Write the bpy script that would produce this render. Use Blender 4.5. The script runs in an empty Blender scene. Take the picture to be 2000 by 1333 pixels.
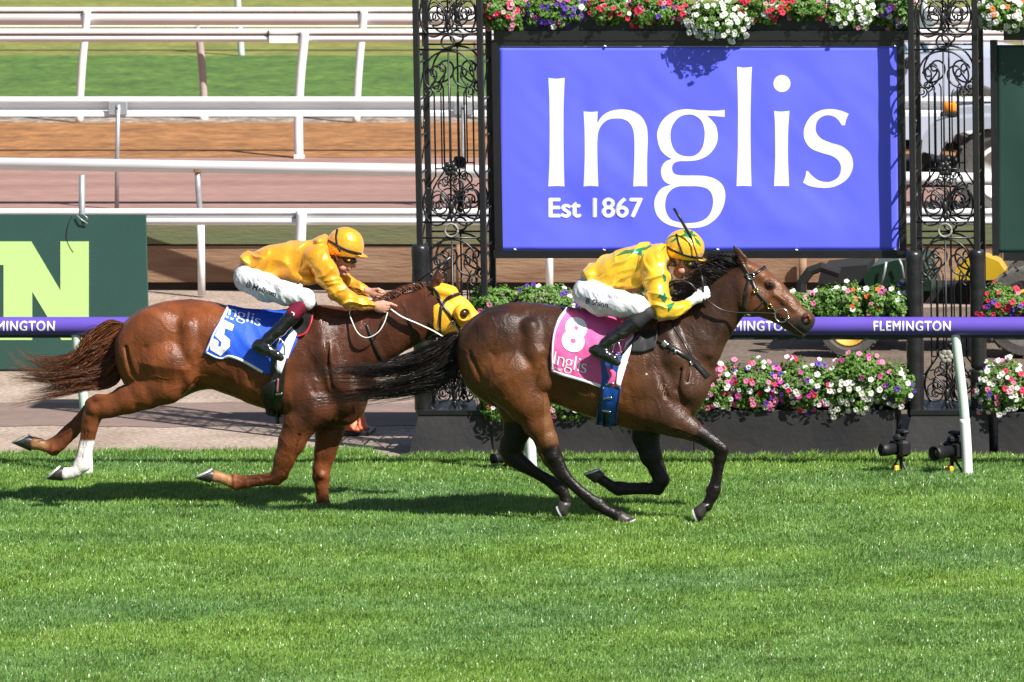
import bpy, math, random
import numpy as np
from mathutils import Vector, Matrix, noise as mnoise
from mathutils.bvhtree import BVHTree

S = bpy.context.scene
COL = S.collection
R = math.radians
rng = np.random.default_rng(7)
random.seed(7)

# ------------------------------------------------------------------ camera, sun, sky, exposure
FPX = 2000 * 300.0 / 36.0            # focal length in photograph pixels
PITCH = R(6.98)
DIST = 63.0
CAM_H = DIST * math.tan(PITCH + math.atan((1023 - 666.5) / FPX))
VPX = 3400.0                         # picture x of the direction straight across the course
CAM_X = DIST * (VPX - 1000) / FPX / math.cos(PITCH) * 1.0
cd = bpy.data.cameras.new('camera')
cam = bpy.data.objects.new('camera', cd)
COL.objects.link(cam)
cd.sensor_width = 36; cd.lens = 300; cd.shift_x = -(VPX - 1000) / 2000
cd.clip_start = 1; cd.clip_end = 4000
cam.location = (CAM_X, -DIST, CAM_H)
cam.rotation_euler = (math.pi / 2 - PITCH, 0, 0)
cd.dof.use_dof = True; cd.dof.focus_distance = DIST + 0.9; cd.dof.aperture_fstop = 7.1
S.camera = cam
CAM = np.array([CAM_X, -DIST, CAM_H])

SUN = Vector((0.73, -0.57, 1.0)).normalized()      # towards the sun
w = bpy.data.worlds.new('World'); S.world = w; w.use_nodes = True
nt = w.node_tree
sky = nt.nodes.new('ShaderNodeTexSky'); sky.sky_type = 'NISHITA'; sky.sun_disc = False
sky.sun_elevation = math.asin(SUN.z); sky.sun_rotation = math.atan2(SUN.x, SUN.y)
nt.links.new(sky.outputs[0], nt.nodes['Background'].inputs[0])
nt.nodes['Background'].inputs[1].default_value = 0.05
sl = bpy.data.lights.new('sun', 'SUN'); sl.energy = 5.0; sl.angle = R(0.53); sl.color = (1, 0.955, 0.88)
so = bpy.data.objects.new('sun', sl); COL.objects.link(so)
so.rotation_euler = SUN.to_track_quat('Z', 'Y').to_euler(); so.location = (20, -20, 40)
S.view_settings.view_transform = 'Standard'; S.view_settings.look = 'None'
S.view_settings.exposure = 0.85; S.view_settings.gamma = 1
S.render.film_transparent = False
try:
    S.cycles.max_bounces = 6; S.cycles.transparent_max_bounces = 8
    S.cycles.use_denoising = True
    S.cycles.sample_clamp_indirect = 6
except Exception: pass

# ------------------------------------------------------------------ picture <-> place
_cp, _sp = math.cos(PITCH), math.sin(PITCH)
def ray(px, py):
    xr = (px - VPX) / FPX; yr = (666.5 - py) / FPX
    return np.array([xr, yr * _sp + _cp, yr * _cp - _sp])
def P(px, py, Y):                    # the place seen at a picture point on the upright plane at depth Y
    d = ray(px, py); t = (Y + DIST) / d[1]
    return CAM + d * t
def G(px, py, z=0.0):                # the place seen at a picture point on the ground at height z
    d = ray(px, py); t = (z - CAM_H) / d[2]
    return CAM + d * t
def PXM(Y):                          # picture pixels per metre at depth Y
    return FPX * 1.0 / ((Y + DIST) * _cp + (CAM_H - 1) * _sp)

# ------------------------------------------------------------------ materials
MATS = {}
def mat(name, col, rough=0.6, metal=0.0, var=0.0, vscale=6.0, bump=0.0, bscale=40.0, col2=None, spec=0.5,
        coat=0.0, stretch=None, attr=None, sheen=0.0, vdetail=4.0, trans=0.0, speck=0.0, sscale=45.0):
    """A Principled material: a base colour broken up by noise, optional bump, optional vertex tint."""
    if name in MATS: return MATS[name]
    m = bpy.data.materials.new(name); m.use_nodes = True; MATS[name] = m
    t = m.node_tree; N = t.nodes; L = t.links
    b = N['Principled BSDF']
    b.inputs['Roughness'].default_value = rough; b.inputs['Metallic'].default_value = metal
    b.inputs['Specular IOR Level'].default_value = spec
    b.inputs['Coat Weight'].default_value = coat; b.inputs['Coat Roughness'].default_value = 0.2
    b.inputs['Sheen Weight'].default_value = sheen
    b.inputs['Base Color'].default_value = (*col, 1)
    geo = N.new('ShaderNodeNewGeometry'); vec = geo.outputs['Position']
    if stretch:
        mp = N.new('ShaderNodeMapping'); mp.inputs['Scale'].default_value = stretch
        L.new(vec, mp.inputs[0]); vec = mp.outputs[0]
    src = None
    if attr:
        a = N.new('ShaderNodeAttribute'); a.attribute_name = attr; src = a.outputs['Color']
    if var > 0 or col2:
        n = N.new('ShaderNodeTexNoise'); n.inputs['Scale'].default_value = vscale; n.inputs['Detail'].default_value = vdetail
        L.new(vec, n.inputs['Vector'])
        rp = N.new('ShaderNodeMapRange'); rp.inputs['From Min'].default_value = 0.3; rp.inputs['From Max'].default_value = 0.7
        L.new(n.outputs[0], rp.inputs[0])
        mx = N.new('ShaderNodeMix'); mx.data_type = 'RGBA'
        L.new(rp.outputs[0], mx.inputs['Factor'])
        if attr:
            mx.blend_type = 'MULTIPLY'; L.new(src, mx.inputs['A'])
            mx.inputs['B'].default_value = (1 - var, 1 - var, 1 - var, 1)
        else:
            c2 = col2 or tuple(c * (1 - var) for c in col)
            mx.inputs['A'].default_value = (*col, 1); mx.inputs['B'].default_value = (*c2, 1)
        src = mx.outputs['Result']
    if speck > 0 and src is not None:
        n5 = N.new('ShaderNodeTexNoise'); n5.inputs['Scale'].default_value = sscale; n5.inputs['Detail'].default_value = 3; L.new(vec, n5.inputs['Vector'])
        r5 = N.new('ShaderNodeMapRange'); r5.inputs['From Min'].default_value = .32; r5.inputs['From Max'].default_value = .68; r5.inputs['To Min'].default_value = 1 - speck; r5.inputs['To Max'].default_value = 1 + speck * .6
        L.new(n5.outputs[0], r5.inputs[0]); m5 = N.new('ShaderNodeMix'); m5.data_type = 'RGBA'; m5.blend_type = 'MULTIPLY'; m5.inputs['Factor'].default_value = 1
        L.new(src, m5.inputs['A']); L.new(r5.outputs[0], m5.inputs['B']); src = m5.outputs['Result']
    if src is not None: L.new(src, b.inputs['Base Color'])
    if bump > 0:
        n2 = N.new('ShaderNodeTexNoise'); n2.inputs['Scale'].default_value = bscale; n2.inputs['Detail'].default_value = 5
        L.new(vec, n2.inputs['Vector'])
        bp = N.new('ShaderNodeBump'); bp.inputs['Strength'].default_value = bump; bp.inputs['Distance'].default_value = 0.02
        L.new(n2.outputs[0], bp.inputs['Height']); L.new(bp.outputs[0], b.inputs['Normal'])
    if trans > 0:
        tr = N.new('ShaderNodeBsdfTranslucent'); ms = N.new('ShaderNodeMixShader'); ms.inputs[0].default_value = trans
        if src is not None: L.new(src, tr.inputs[0])
        else: tr.inputs[0].default_value = (*col, 1)
        L.new(b.outputs[0], ms.inputs[1]); L.new(tr.outputs[0], ms.inputs[2])
        L.new(ms.outputs[0], N['Material Output'].inputs[0])
    return m

# ------------------------------------------------------------------ mesh building
class MB:
    """Collects shapes; build() links them as ONE mesh object."""
    def __init__(self): self.v = []; self.f = []
    def add(self, vs, fs):
        o = len(self.v); self.v += [tuple(map(float, p)) for p in vs]
        self.f += [tuple(i + o for i in q) for q in fs]; return self
    def box(self, x0, x1, y0, y1, z0, z1):
        vs = [(x, y, z) for z in (z0, z1) for y in (y0, y1) for x in (x0, x1)]
        return self.add(vs, [(0, 2, 3, 1), (4, 5, 7, 6), (0, 1, 5, 4), (2, 6, 7, 3), (0, 4, 6, 2), (1, 3, 7, 5)])
    def cbox(self, c, d, r=0.0):     # centre, dims, chamfer
        x, y, z = c; a, b, h = d[0] / 2, d[1] / 2, d[2] / 2
        if r <= 0: return self.box(x - a, x + a, y - b, y + b, z - h, z + h)
        prof = [(-a + r, -b), (a - r, -b), (a, -b + r), (a, b - r), (a - r, b), (-a + r, b), (-a, b - r), (-a, -b + r)]
        rings = []
        for zz, k in ((-h, r), (-h + r, 0), (h - r, 0), (h, r)):
            rings.append([(x + px * (1 - k / a), y + py * (1 - k / b), z + zz) for px, py in prof])
        return self.loft(rings, caps=True)
    def loft(self, rings, caps=True, closed=True):
        n = len(rings[0]); vs = [p for r in rings for p in r]; fs = []
        m = n if closed else n - 1
        for i in range(len(rings) - 1):
            for j in range(m):
                a = i * n + j; b = i * n + (j + 1) % n
                fs.append((a, b, b + n, a + n))
        if caps and closed:
            fs.append(tuple(range(n - 1, -1, -1))); k = (len(rings) - 1) * n
            fs.append(tuple(range(k, k + n)))
        return self.add(vs, fs)
    def tube(self, pts, r, n=8, caps=True, flat=None):
        """pts 3-D polyline, r number or list, flat=(direction, scale) squashes the section."""
        pts = [Vector(p) for p in pts]; k = len(pts)
        rs = r if hasattr(r, '__len__') else [r] * k
        rings = []; up = None
        for i, p in enumerate(pts):
            t = (pts[min(i + 1, k - 1)] - pts[max(i - 1, 0)])
            if t.length < 1e-9: t = Vector((0, 0, 1))
            t.normalize()
            if up is None:
                up = Vector((0, 1, 0)) if abs(t.y) < 0.9 else Vector((1, 0, 0))
            u = (up - t * up.dot(t))
            if u.length < 1e-6: u = t.orthogonal()
            u.normalize(); v = t.cross(u); up = u
            fu = fv = 1.0
            if flat: fu, fv = flat
            rings.append([tuple(p + u * (math.cos(a) * rs[i] * fu) + v * (math.sin(a) * rs[i] * fv))
                          for a in (2 * math.pi * j / n for j in range(n))])
        return self.loft(rings, caps)
    def lathe(self, prof, c=(0, 0, 0), axis='z', n=24):
        """prof: (radius, height) pairs."""
        rings = []
        for r, h in prof:
            ring = []
            for j in range(n):
                a = 2 * math.pi * j / n; x, y = r * math.cos(a), r * math.sin(a)
                ring.append((c[0] + x, c[1] + y, c[2] + h) if axis == 'z' else
                            (c[0] + x, c[1] + h, c[2] + y) if axis == 'y' else (c[0] + h, c[1] + x, c[2] + y))
            rings.append(ring)
        return self.loft(rings, True)
    def ball(self, c, r, n=16, m=10):
        rr = r if hasattr(r, '__len__') else (r, r, r); rings = []
        for i in range(1, m):
            t = math.pi * i / m - math.pi / 2
            rings.append([(c[0] + rr[0] * math.cos(t) * math.cos(2 * math.pi * j / n), c[1] + rr[1] * math.cos(t) * math.sin(2 * math.pi * j / n),
                           c[2] + rr[2] * math.sin(t)) for j in range(n)])
        return self.loft(rings, True)
    def prism(self, poly, y0, y1, plane='xz'):
        n = len(poly)
        f = (lambda p, y: (p[0], y, p[1])) if plane == 'xz' else (lambda p, y: (p[0], p[1], y)) if plane == 'xy' else (lambda p, y: (y, p[0], p[1]))
        vs = [f(p, y0) for p in poly] + [f(p, y1) for p in poly]
        fs = [tuple(range(n)), tuple(range(2 * n - 1, n - 1, -1))]
        fs += [((i + 1) % n, i, i + n, (i + 1) % n + n) for i in range(n)]
        return self.add(vs, fs)
    def build(self, name, m, parent=None, smooth=False, flip=False):
        return mesh_obj(name, self.v, self.f, m, parent, smooth)

def mesh_obj(name, v, f, m, parent=None, smooth=False, attrs=None, fix=True):
    me = bpy.data.meshes.new(name)
    me.from_pydata([tuple(p) for p in v] if not isinstance(v, np.ndarray) else v.tolist(), [], f if not isinstance(f, np.ndarray) else f.tolist())
    if fix:
        import bmesh
        bm = bmesh.new(); bm.from_mesh(me); bmesh.ops.recalc_face_normals(bm, faces=bm.faces); bm.to_mesh(me); bm.free()
    return link_mesh(name, me, m, parent, smooth, attrs)

def link_mesh(name, me, m, parent=None, smooth=False, attrs=None):
    if m: me.materials.append(m)
    if smooth: me.polygons.foreach_set('use_smooth', np.ones(len(me.polygons), bool))
    if attrs:
        for an, data in attrs.items():
            at = me.color_attributes.new(an, 'FLOAT_COLOR', 'POINT')
            at.data.foreach_set('color', np.ascontiguousarray(data, dtype=np.float32).ravel())
    me.update()
    o = bpy.data.objects.new(name, me); COL.objects.link(o)
    if parent is not None: put_under(o, parent)
    return o

def put_under(o, parent):
    o.parent = parent
    o.matrix_parent_inverse = WM(parent).inverted()
def WM(o):
    m = o.matrix_basis.copy()
    if o.parent: m = WM(o.parent) @ o.matrix_parent_inverse @ m
    return m

def fast_mesh(name, V, F):           # V (n,3), F (m,3|4) numpy arrays
    me = bpy.data.meshes.new(name)
    V = np.ascontiguousarray(V, np.float32); F = np.ascontiguousarray(F, np.int32); k = F.shape[1]
    me.vertices.add(len(V)); me.vertices.foreach_set('co', V.ravel())
    me.loops.add(F.size); me.loops.foreach_set('vertex_index', F.ravel())
    me.polygons.add(len(F)); me.polygons.foreach_set('loop_start', np.arange(0, F.size, k, dtype=np.int32))
    me.update(calc_edges=True)
    return me

def tag(o, label=None, cat=None, group=None, kind=None):
    if label: o['label'] = label
    if cat: o['category'] = cat
    if group: o['group'] = group
    if kind: o['kind'] = kind
    return o
def thing(name, label, cat, loc=(0, 0, 0), group=None):
    o = bpy.data.objects.new(name, None); COL.objects.link(o)
    o.location = tuple(map(float, loc)); o.empty_display_size = 0.1
    return tag(o, label, cat, group)
def copy_tree(o, parent=None):
    c = o.copy(); COL.objects.link(c)
    if parent is not None: c.parent = parent
    for ch in o.children: copy_tree(ch, c)
    return c

# ------------------------------------------------------------------ curves, letters
def crom(pts, per=8, closed=False, corner=None):
    """Catmull-Rom through points; sharp turns (more than `corner` degrees) stay sharp."""
    p = np.array(pts, float); n = len(p); out = []
    def tan(i, side):
        a = p[(i - 1) % n] if (closed or i > 0) else p[i]
        b = p[(i + 1) % n] if (closed or i < n - 1) else p[i]
        if corner is not None and (closed or 0 < i < n - 1):
            u = p[i] - a; v = b - p[i]
            c = np.dot(u, v) / (np.linalg.norm(u) * np.linalg.norm(v) + 1e-12)
            if c < math.cos(R(corner)): return (v if side > 0 else u) * 0.9
        d = b - a; l = np.linalg.norm(d) + 1e-12
        q = p[(i + 1) % n] - p[i] if side > 0 else p[i] - p[(i - 1) % n]
        return d / l * np.linalg.norm(q)
    for i in range(n if closed else n - 1):
        j = (i + 1) % n; m0 = tan(i, 1); m1 = tan(j, -1)
        for k in range(per):
            t = k / per
            out.append((2 * t**3 - 3 * t**2 + 1) * p[i] + (t**3 - 2 * t**2 + t) * m0 + (-2 * t**3 + 3 * t**2) * p[j] + (t**3 - t**2) * m1)
    if not closed: out.append(p[-1])
    return np.array(out)
def lerp_list(vals, n):
    return np.interp(np.linspace(0, len(vals) - 1, n), np.arange(len(vals)), vals)

def fill_contours(contours):
    """2-D outlines (holes by even-odd) -> flat triangles/ngons: (verts2d, faces)."""
    cu = bpy.data.curves.new('outline', 'CURVE'); cu.dimensions = '2D'; cu.fill_mode = 'BOTH'
    for c in contours:
        s = cu.splines.new('POLY'); s.points.add(len(c) - 1)
        s.points.foreach_set('co', np.array([(q[0], q[1], 0, 1) for q in c], np.float32).ravel()); s.use_cyclic_u = True
    return _cu_mesh(cu)
def _cu_mesh(cu):
    o = bpy.data.objects.new('outline', cu); COL.objects.link(o)
    dg = bpy.context.evaluated_depsgraph_get(); dg.update()
    me = bpy.data.meshes.new_from_object(o.evaluated_get(dg))
    v = np.array([x.co[:2] for x in me.vertices]); f = [tuple(q.vertices) for q in me.polygons]
    bpy.data.objects.remove(o); bpy.data.curves.remove(cu); bpy.data.meshes.remove(me)
    return v, f
def text2d(s, bold=0.0, xs=1.0, space=1.0, shear=0.0):
    """Lettering scaled so that its height is 1 (capitals or tallest letter), left at 0, base at 0."""
    cu = bpy.data.curves.new('lettering', 'FONT'); cu.body = s; cu.size = 1; cu.offset = bold
    cu.space_character = space; cu.shear = shear; cu.fill_mode = 'BOTH' if hasattr(cu, 'fill_mode') else cu.fill_mode
    v, f = _cu_mesh(cu)
    v = v - v.min(0); v /= v[:, 1].max(); v[:, 0] *= xs
    return v, f

def bold_text(s, d=0.03, **kw):
    """lettering thickened by stacking shifted copies, each a hair above the last: (verts, faces, rank)"""
    v, f = text2d(s, **kw); V = []; F = []; K = []
    sh = [(0, 0), (d, 0), (d * 2, 0), (d, d * .7), (d, -d * .7)]
    for k, (a, b) in enumerate(sh):
        o = len(v) * k; V.append(v + np.array((a, b))); F += [tuple(i + o for i in t) for t in f]; K.append(np.full(len(v), k))
    return np.concatenate(V), F, np.concatenate(K)
def zA(p): return [(1040 + x / 3.809, 110 + y / 3.809) for x, y in p]
def zB(p): return [(1250 + x / 3.809, 110 + y / 3.809) for x, y in p]
GLYPHS = [zA([(118,162),(178,168),(240,162),(232,350),(230,560),(232,760),(238,970),(178,967),(118,970),(126,760),(128,560),(126,350)]),
 zA([(380,411),(430,416),(486,411),(481,500),(520,445),(580,410),(660,398),(740,408),(810,450),(848,520),(857,600),(853,760),(853,970),(800,967),(750,970),(757,780),(757,600),(740,525),(700,480),(632,464),(560,475),(510,520),(485,590),(483,780),(490,970),(435,967),(380,970),(388,780),(388,560)]),
 zB([(631,400),(560,406),(440,402),(340,396),(250,415),(170,475),(130,560),(130,620),(155,700),(200,745),(238,766),(190,785),(160,830),(160,890),(185,935),(228,958),(160,985),(115,1050),(107,1120),(130,1190),(190,1245),(280,1275),(370,1280),(480,1265),(570,1205),(620,1120),(635,1040),(620,970),(570,920),(490,893),(400,888),(285,886),(250,870),(238,832),(252,798),(290,783),(360,781),(440,770),(520,725),(570,650),(578,580),(560,510),(500,444),(560,447),(630,453)]),
 zB([(355,436),(290,455),(240,520),(226,590),(240,670),(280,725),(345,746),(410,738),(460,690),(480,610),(478,540),(455,480),(410,445)]),
 zB([(375,968),(270,975),(210,1020),(188,1090),(195,1160),(230,1215),(300,1238),(370,1242),(450,1230),(510,1190),(540,1120),(540,1050),(510,995),(450,972)]),
 zB([(722,80),(776,86),(833,80),(826,250),(822,500),(824,760),(829,968),(773,966),(718,968),(726,760),(729,500),(727,250)]),
 zB([(1056 + 63 * math.cos(a), 204 + 63 * math.sin(a)) for a in (2 * math.pi * i / 14 for i in range(14))]),
 zB([(998,408),(1055,413),(1112,408),(1104,520),(1100,700),(1104,850),(1109,968),(1053,966),(997,968),(1003,850),(1006,700),(1004,520)]),
 zB([(1553,430),(1500,408),(1420,394),(1340,405),(1265,455),(1222,540),(1225,620),(1270,685),(1350,720),(1430,745),(1480,785),(1495,840),(1475,900),(1425,932),(1380,937),(1320,920),(1270,880),(1250,856),(1236,856),(1232,890),(1213,942),(1270,970),(1360,981),(1450,970),(1530,925),(1575,860),(1585,790),(1560,720),(1500,670),(1420,645),(1350,615),(1312,570),(1308,520),(1325,475),(1370,445),(1420,442),(1465,465),(1503,515),(1524,515),(1535,470)])]
WORD = [crom(g, 5, True, 48) for g in GLYPHS]        # banner lettering outlines in picture pixels
word_v, word_f = fill_contours(WORD)
# the same word with its left foot at (0,0) and one unit tall, for the saddlecloths
wv = np.stack([(word_v[:, 0] - 1072) / 213.0, (365 - word_v[:, 1]) / 213.0], 1)
# ================================================================== THE SETTING
def sheet(name, xs, ys, z, m, kind='structure', edge=None):
    """A ground sheet between near line ys[0] and far line ys[1]; edge=(amplitude, seed) roughens its borders."""
    n = 240; X = np.linspace(xs[0], xs[1], n); v = []; f = []
    for k, x in enumerate(X):
        a = b = 0
        if edge:
            a = edge * (mnoise.noise((x * 2.1, z * 50 + 3, 0)) + 0.6 * mnoise.noise((x * 7.3, 5, z * 9)))
            b = edge * (mnoise.noise((x * 1.7, z * 50 + 9, 4)) + 0.6 * mnoise.noise((x * 6.1, 15, z * 9)))
        v += [(x, ys[0] + a, z), (x, (float(turf_edge(x)) if name == 'turf' else ys[1]) + b, z)]
        if k: f.append((2 * k - 2, 2 * k, 2 * k + 1, 2 * k - 1))
    return tag(mesh_obj(name, v, f, m, fix=False), kind=kind)

m_earth = mat('pale earth', (0.39, 0.305, 0.255), 0.95, col2=(0.25, 0.185, 0.14), vscale=1.6, bump=0.6, bscale=26, vdetail=10, speck=0.35, sscale=22)
m_path = mat('worn earth', (0.215, 0.150, 0.130), 0.95, col2=(0.17, 0.12, 0.10), vscale=3, bump=0.4, bscale=40, stretch=(0.3, 1.5, 1), vdetail=8, speck=0.2, sscale=30)
m_soil = mat('turf soil', (0.055, 0.115, 0.022), 0.95, col2=(0.035, 0.075, 0.015), vscale=8)
m_pink = mat('pink crushed rock', (0.33, 0.195, 0.165), 0.95, col2=(0.215, 0.115, 0.10), vscale=1.1, bump=0.5, bscale=25, stretch=(0.25, 1.6, 1), vdetail=10, speck=0.25, sscale=20)
m_sand = mat('orange sand', (0.345, 0.155, 0.050), 0.95, col2=(0.19, 0.080, 0.025), vscale=2.6, bump=1.0, bscale=5, stretch=(1.0, 1.3, 1), vdetail=10, speck=0.35, sscale=9)
m_gravel = mat('grey gravel', (0.40, 0.33, 0.27), 0.95, col2=(0.13, 0.10, 0.08), vscale=7, bump=0.8, bscale=16, speck=0.5, sscale=16)
m_far = mat('far turf', (0.088, 0.170, 0.024), 0.95, col2=(0.044, 0.105, 0.013), vscale=1.5, bump=1.0, bscale=9, stretch=(1, 1.2, 1), vdetail=12, speck=0.45, sscale=8)
m_dry = mat('dry grass', (0.215, 0.215, 0.048), 0.95, col2=(0.130, 0.150, 0.028), vscale=1.3, bump=0.6, bscale=12, stretch=(1, 1.4, 1), vdetail=10, speck=0.3, sscale=9)

WALL_Y = G(800, 568)[1]
TERR = float(P(800, 441, WALL_Y)[2])
YF = float(G(1500, 892)[1])                      # face of the black planter walls
YT = YF + 0.16                                   # front of the lattice towers
TURF_Y = float(G(1500, 898)[1])
XT0, XT1 = float(G(700, 870)[0]), float(G(800, 870)[0])
def turf_edge(x):                     # the turf reaches farther out left of the winning post
    t = np.clip((XT1 - np.asarray(x, float)) / (XT1 - XT0), 0, 1); return TURF_Y + 0.42 * t * t * (3 - 2 * t) - 0.22 * np.clip((XT0 - np.asarray(x, float)) / 2.6, 0, 1)
v = [(-400, -300, 0), (400, -300, 0), (400, WALL_Y + 0.1, 0), (-400, WALL_Y + 0.1, 0), (400, WALL_Y + 0.1, TERR), (-400, WALL_Y + 0.1, TERR), (400, 1500, TERR), (-400, 1500, TERR)]
tag(mesh_obj('ground', v, [(0, 1, 2, 3), (3, 2, 4, 5), (5, 4, 6, 7)], m_earth, fix=False), kind='structure')
def YG(py, z=0.0): return float(G(1000, py, z)[1])
sheet('turf', (-30, 30), (-70, TURF_Y), 0.004, m_soil, edge=0.05)
sheet('path', (-30, -0.9), (YG(834), YG(788)), 0.004, m_path, edge=0.12)
m_bed = mat('dark shaded soil', (0.15, 0.112, 0.085), 0.95, col2=(0.095, 0.068, 0.05), vscale=3, bump=0.7, bscale=22, vdetail=10, speck=0.4, sscale=24)
sheet('shaded_dirt', (float(G(1010, 700)[0]), 30), (YF + 0.3, YG(600)), 0.004, m_bed, edge=0.2)  # dark soil, deepened further to hold the shade behind the lower flowers
sheet('track', (-60, 60), (WALL_Y + 0.35, YG(308, TERR)), TERR + 0.004, m_pink)
sheet('sand_track', (-60, 60), (YG(309, TERR), YG(241, TERR)), TERR + 0.008, m_sand, edge=0.12)
sheet('gravel_strip', (-60, 60), (YG(242, TERR), YG(222, TERR)), TERR + 0.004, m_gravel, edge=0.05)
sheet('far_turf', (-60, 60), (YG(221, TERR), YG(110, TERR)), TERR + 0.008, m_far, edge=0.1)
sheet('dry_grass', (-90, 90), (YG(111, TERR), 400), TERR + 0.004, m_dry)

def refine(v, f, maxlen, rank=None):
    """Split triangles of a flat outline until their edges are short, so lettering follows a curved cloth."""
    import bmesh
    bm = bmesh.new(); vs = [bm.verts.new((p[0], p[1], 0 if rank is None else float(rank[i]))) for i, p in enumerate(v)]
    for t in f:
        try: bm.faces.new([vs[i] for i in t])
        except ValueError: pass
    bmesh.ops.triangulate(bm, faces=bm.faces)
    for _ in range(5):
        e = [x for x in bm.edges if x.calc_length() > maxlen]
        if not e: break
        bmesh.ops.subdivide_edges(bm, edges=e, cuts=1); bmesh.ops.triangulate(bm, faces=bm.faces)
    bm.verts.index_update()
    V = np.array([x.co[:2] for x in bm.verts]); Z_ = np.array([round(x.co[2]) for x in bm.verts]); Fc = [tuple(x.index for x in q.verts) for q in bm.faces]; bm.free()
    return (V, Fc) if rank is None else (V, Fc, Z_)

# ------------------------------------------------------------------ timber retaining wall with a green top board
m_wood = mat('weathered timber', (0.30, 0.19, 0.12), 0.9, col2=(0.15, 0.075, 0.04), vscale=2.6, bump=0.5, bscale=20, stretch=(0.35, 1, 2.2), vdetail=10)
m_moss = mat('green board', (0.085, 0.115, 0.05), 0.9, col2=(0.13, 0.125, 0.065), vscale=1.4, bump=0.4, bscale=20, stretch=(0.4, 1, 2), vdetail=9)
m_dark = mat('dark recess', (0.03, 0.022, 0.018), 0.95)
W = thing('retaining_wall', 'low timber retaining wall with a green painted top board behind the horses', 'wall', (0, WALL_Y, 0))
zt = lambda py: float(P(800, py, WALL_Y)[2])
MB().box(-30, 30, WALL_Y - 0.05, WALL_Y + 0.07, zt(476), TERR + 0.012).build('green_board', m_moss, W)
b = MB(); x = -30.0
while x < 30:
    l = random.uniform(2.3, 3.2); dy = random.uniform(-0.012, 0.012)
    b.box(x + 0.005, x + l - 0.005, WALL_Y - 0.02 + dy, WALL_Y + 0.07, zt(551), zt(480)); x += l
b.build('timber_boards', m_wood, W)
MB().box(-30, 30, WALL_Y + 0.03, WALL_Y + 0.095, 0.002, zt(551)).build('gap_shade', m_dark, W)  # near-black fill paints the shade of the gap under the boards

# ------------------------------------------------------------------ white running rails
m_white = mat('white rail', (0.80, 0.80, 0.81), 0.35, var=0.14, vscale=1.7, stretch=(1, 3, 6), vdetail=9)
m_grey = mat('galvanised and shade grey', (0.42, 0.44, 0.46), 0.45, 0.5, var=0.2, vscale=9)
m_greyp = mat('grey rail recess', (0.50, 0.50, 0.53), 0.5, var=0.1)
m_brownp = mat('rusty brown', (0.22, 0.12, 0.07), 0.8)
def section_rail(name, prof, a, b, m, parent, smooth=False):
    """prof (across, up) swept from a to b (both points on the rail's datum)."""
    a = Vector(a); b = Vector(b); d = (b - a).normalized(); s = d.cross(Vector((0, 0, 1)))
    r = [[tuple(p - s * q[0] + Vector((0, 0, q[1]))) for q in prof] for p in (a, b)]
    return MB().loft(r, True).build(name, m, parent, smooth)
def rprof(w, h, r=0.012, zc=0.0):
    return [(x, z + zc) for x, z in [(-w/2+r, -h/2), (w/2-r, -h/2), (w/2, -h/2+r), (w/2, h/2-r), (w/2-r, h/2), (-w/2+r, h/2), (-w/2, h/2-r), (-w/2, -h/2+r)]]
def oval(w, h, zc=0.0, n=14):
    return [(w/2*math.cos(t), zc + h/2*math.sin(t)) for t in (2*math.pi*i/n for i in range(n))]
def post_px(mb, pts, Y, r=0.032, flat=(1, 1), n=10):
    q = crom([(p[0], p[1]) for p in pts], 6)
    mb.tube([P(px, py, Y) for px, py in q], r, n, flat=flat)

# nearest thick rail, in front of the wall
YA = float(G(393, 577)[1]); zA_ = float(P(393, 323, YA)[2])
F = thing('running_rail', 'thick white rail sloping a little on white posts shaded grey at the top before the timber wall', 'rail', P(393, 577, YA), 'white rails across the course')
a, bb = G(0, 320, zA_), G(815, 333, zA_); d = (bb - a) / (bb - a)[0]
section_rail('rail', oval(0.105, 0.115), a - d * 9, a + d * 22, m_white, F, True)
for x in (393, 1073, 1757):
    o = G(x, 333, zA_); Y = float(np.interp(o[0], [a[0], bb[0]], [a[1], bb[1]]))
    mb = MB(); mb.tube([P(x - 7, 335, Y), P(x - 6, 372, Y), P(x - 3, 405, Y), P(x - 1, 430, Y)], 0.026, 10)
    p_ = mb.build('post', m_grey, F, True)  # grey here paints the rail's shade on a white post
    MB().tube([P(x - 1, 430, Y), P(x, 500, Y), P(x + 1, 577, Y)], 0.034, 10).build('lower_post', m_white, p_, True)  # same white post below the painted shade
    MB().cbox(P(x - 7, 333, Y), (0.06, 0.08, 0.05), 0.01).build('bracket', m_brownp, p_)
# double lipped rail passing behind the green billboard
YB = 11.2
F = thing('running_rail', 'white double lipped rail running level behind the green billboard and the banner', 'rail', P(585, 680, YB), 'white rails across the course')
def level_rail(y0, y1, Y, name, m, par, depth=0.08, x0=-14, x1=14, kind='r'):
    z0 = float(P(1000, y0, Y)[2]); z1 = float(P(1000, y1, Y)[2]); h = z0 - z1
    pr = rprof(depth, h, min(0.014, h * 0.3)) if kind == 'r' else oval(depth, h)
    return section_rail(name, pr, (x0, Y, (z0 + z1) / 2), (x1, Y, (z0 + z1) / 2), m, par, kind != 'r')
level_rail(408, 418.5, YB, 'upper_lip', m_white, F, 0.075)
level_rail(418.6, 424.6, YB, 'recess', m_greyp, F, 0.045)
level_rail(424.7, 440, YB, 'lower_tube', m_white, F, 0.095, kind='o')
for x in (-120, 588, 1296):
    mb = MB(); post_px(mb, [(x + 1, 412), (x - 1, 470), (x - 7, 560), (x - 9, 690)], YB - 0.06, 0.045)
    p_ = mb.build('post', m_white, F, True)
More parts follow.
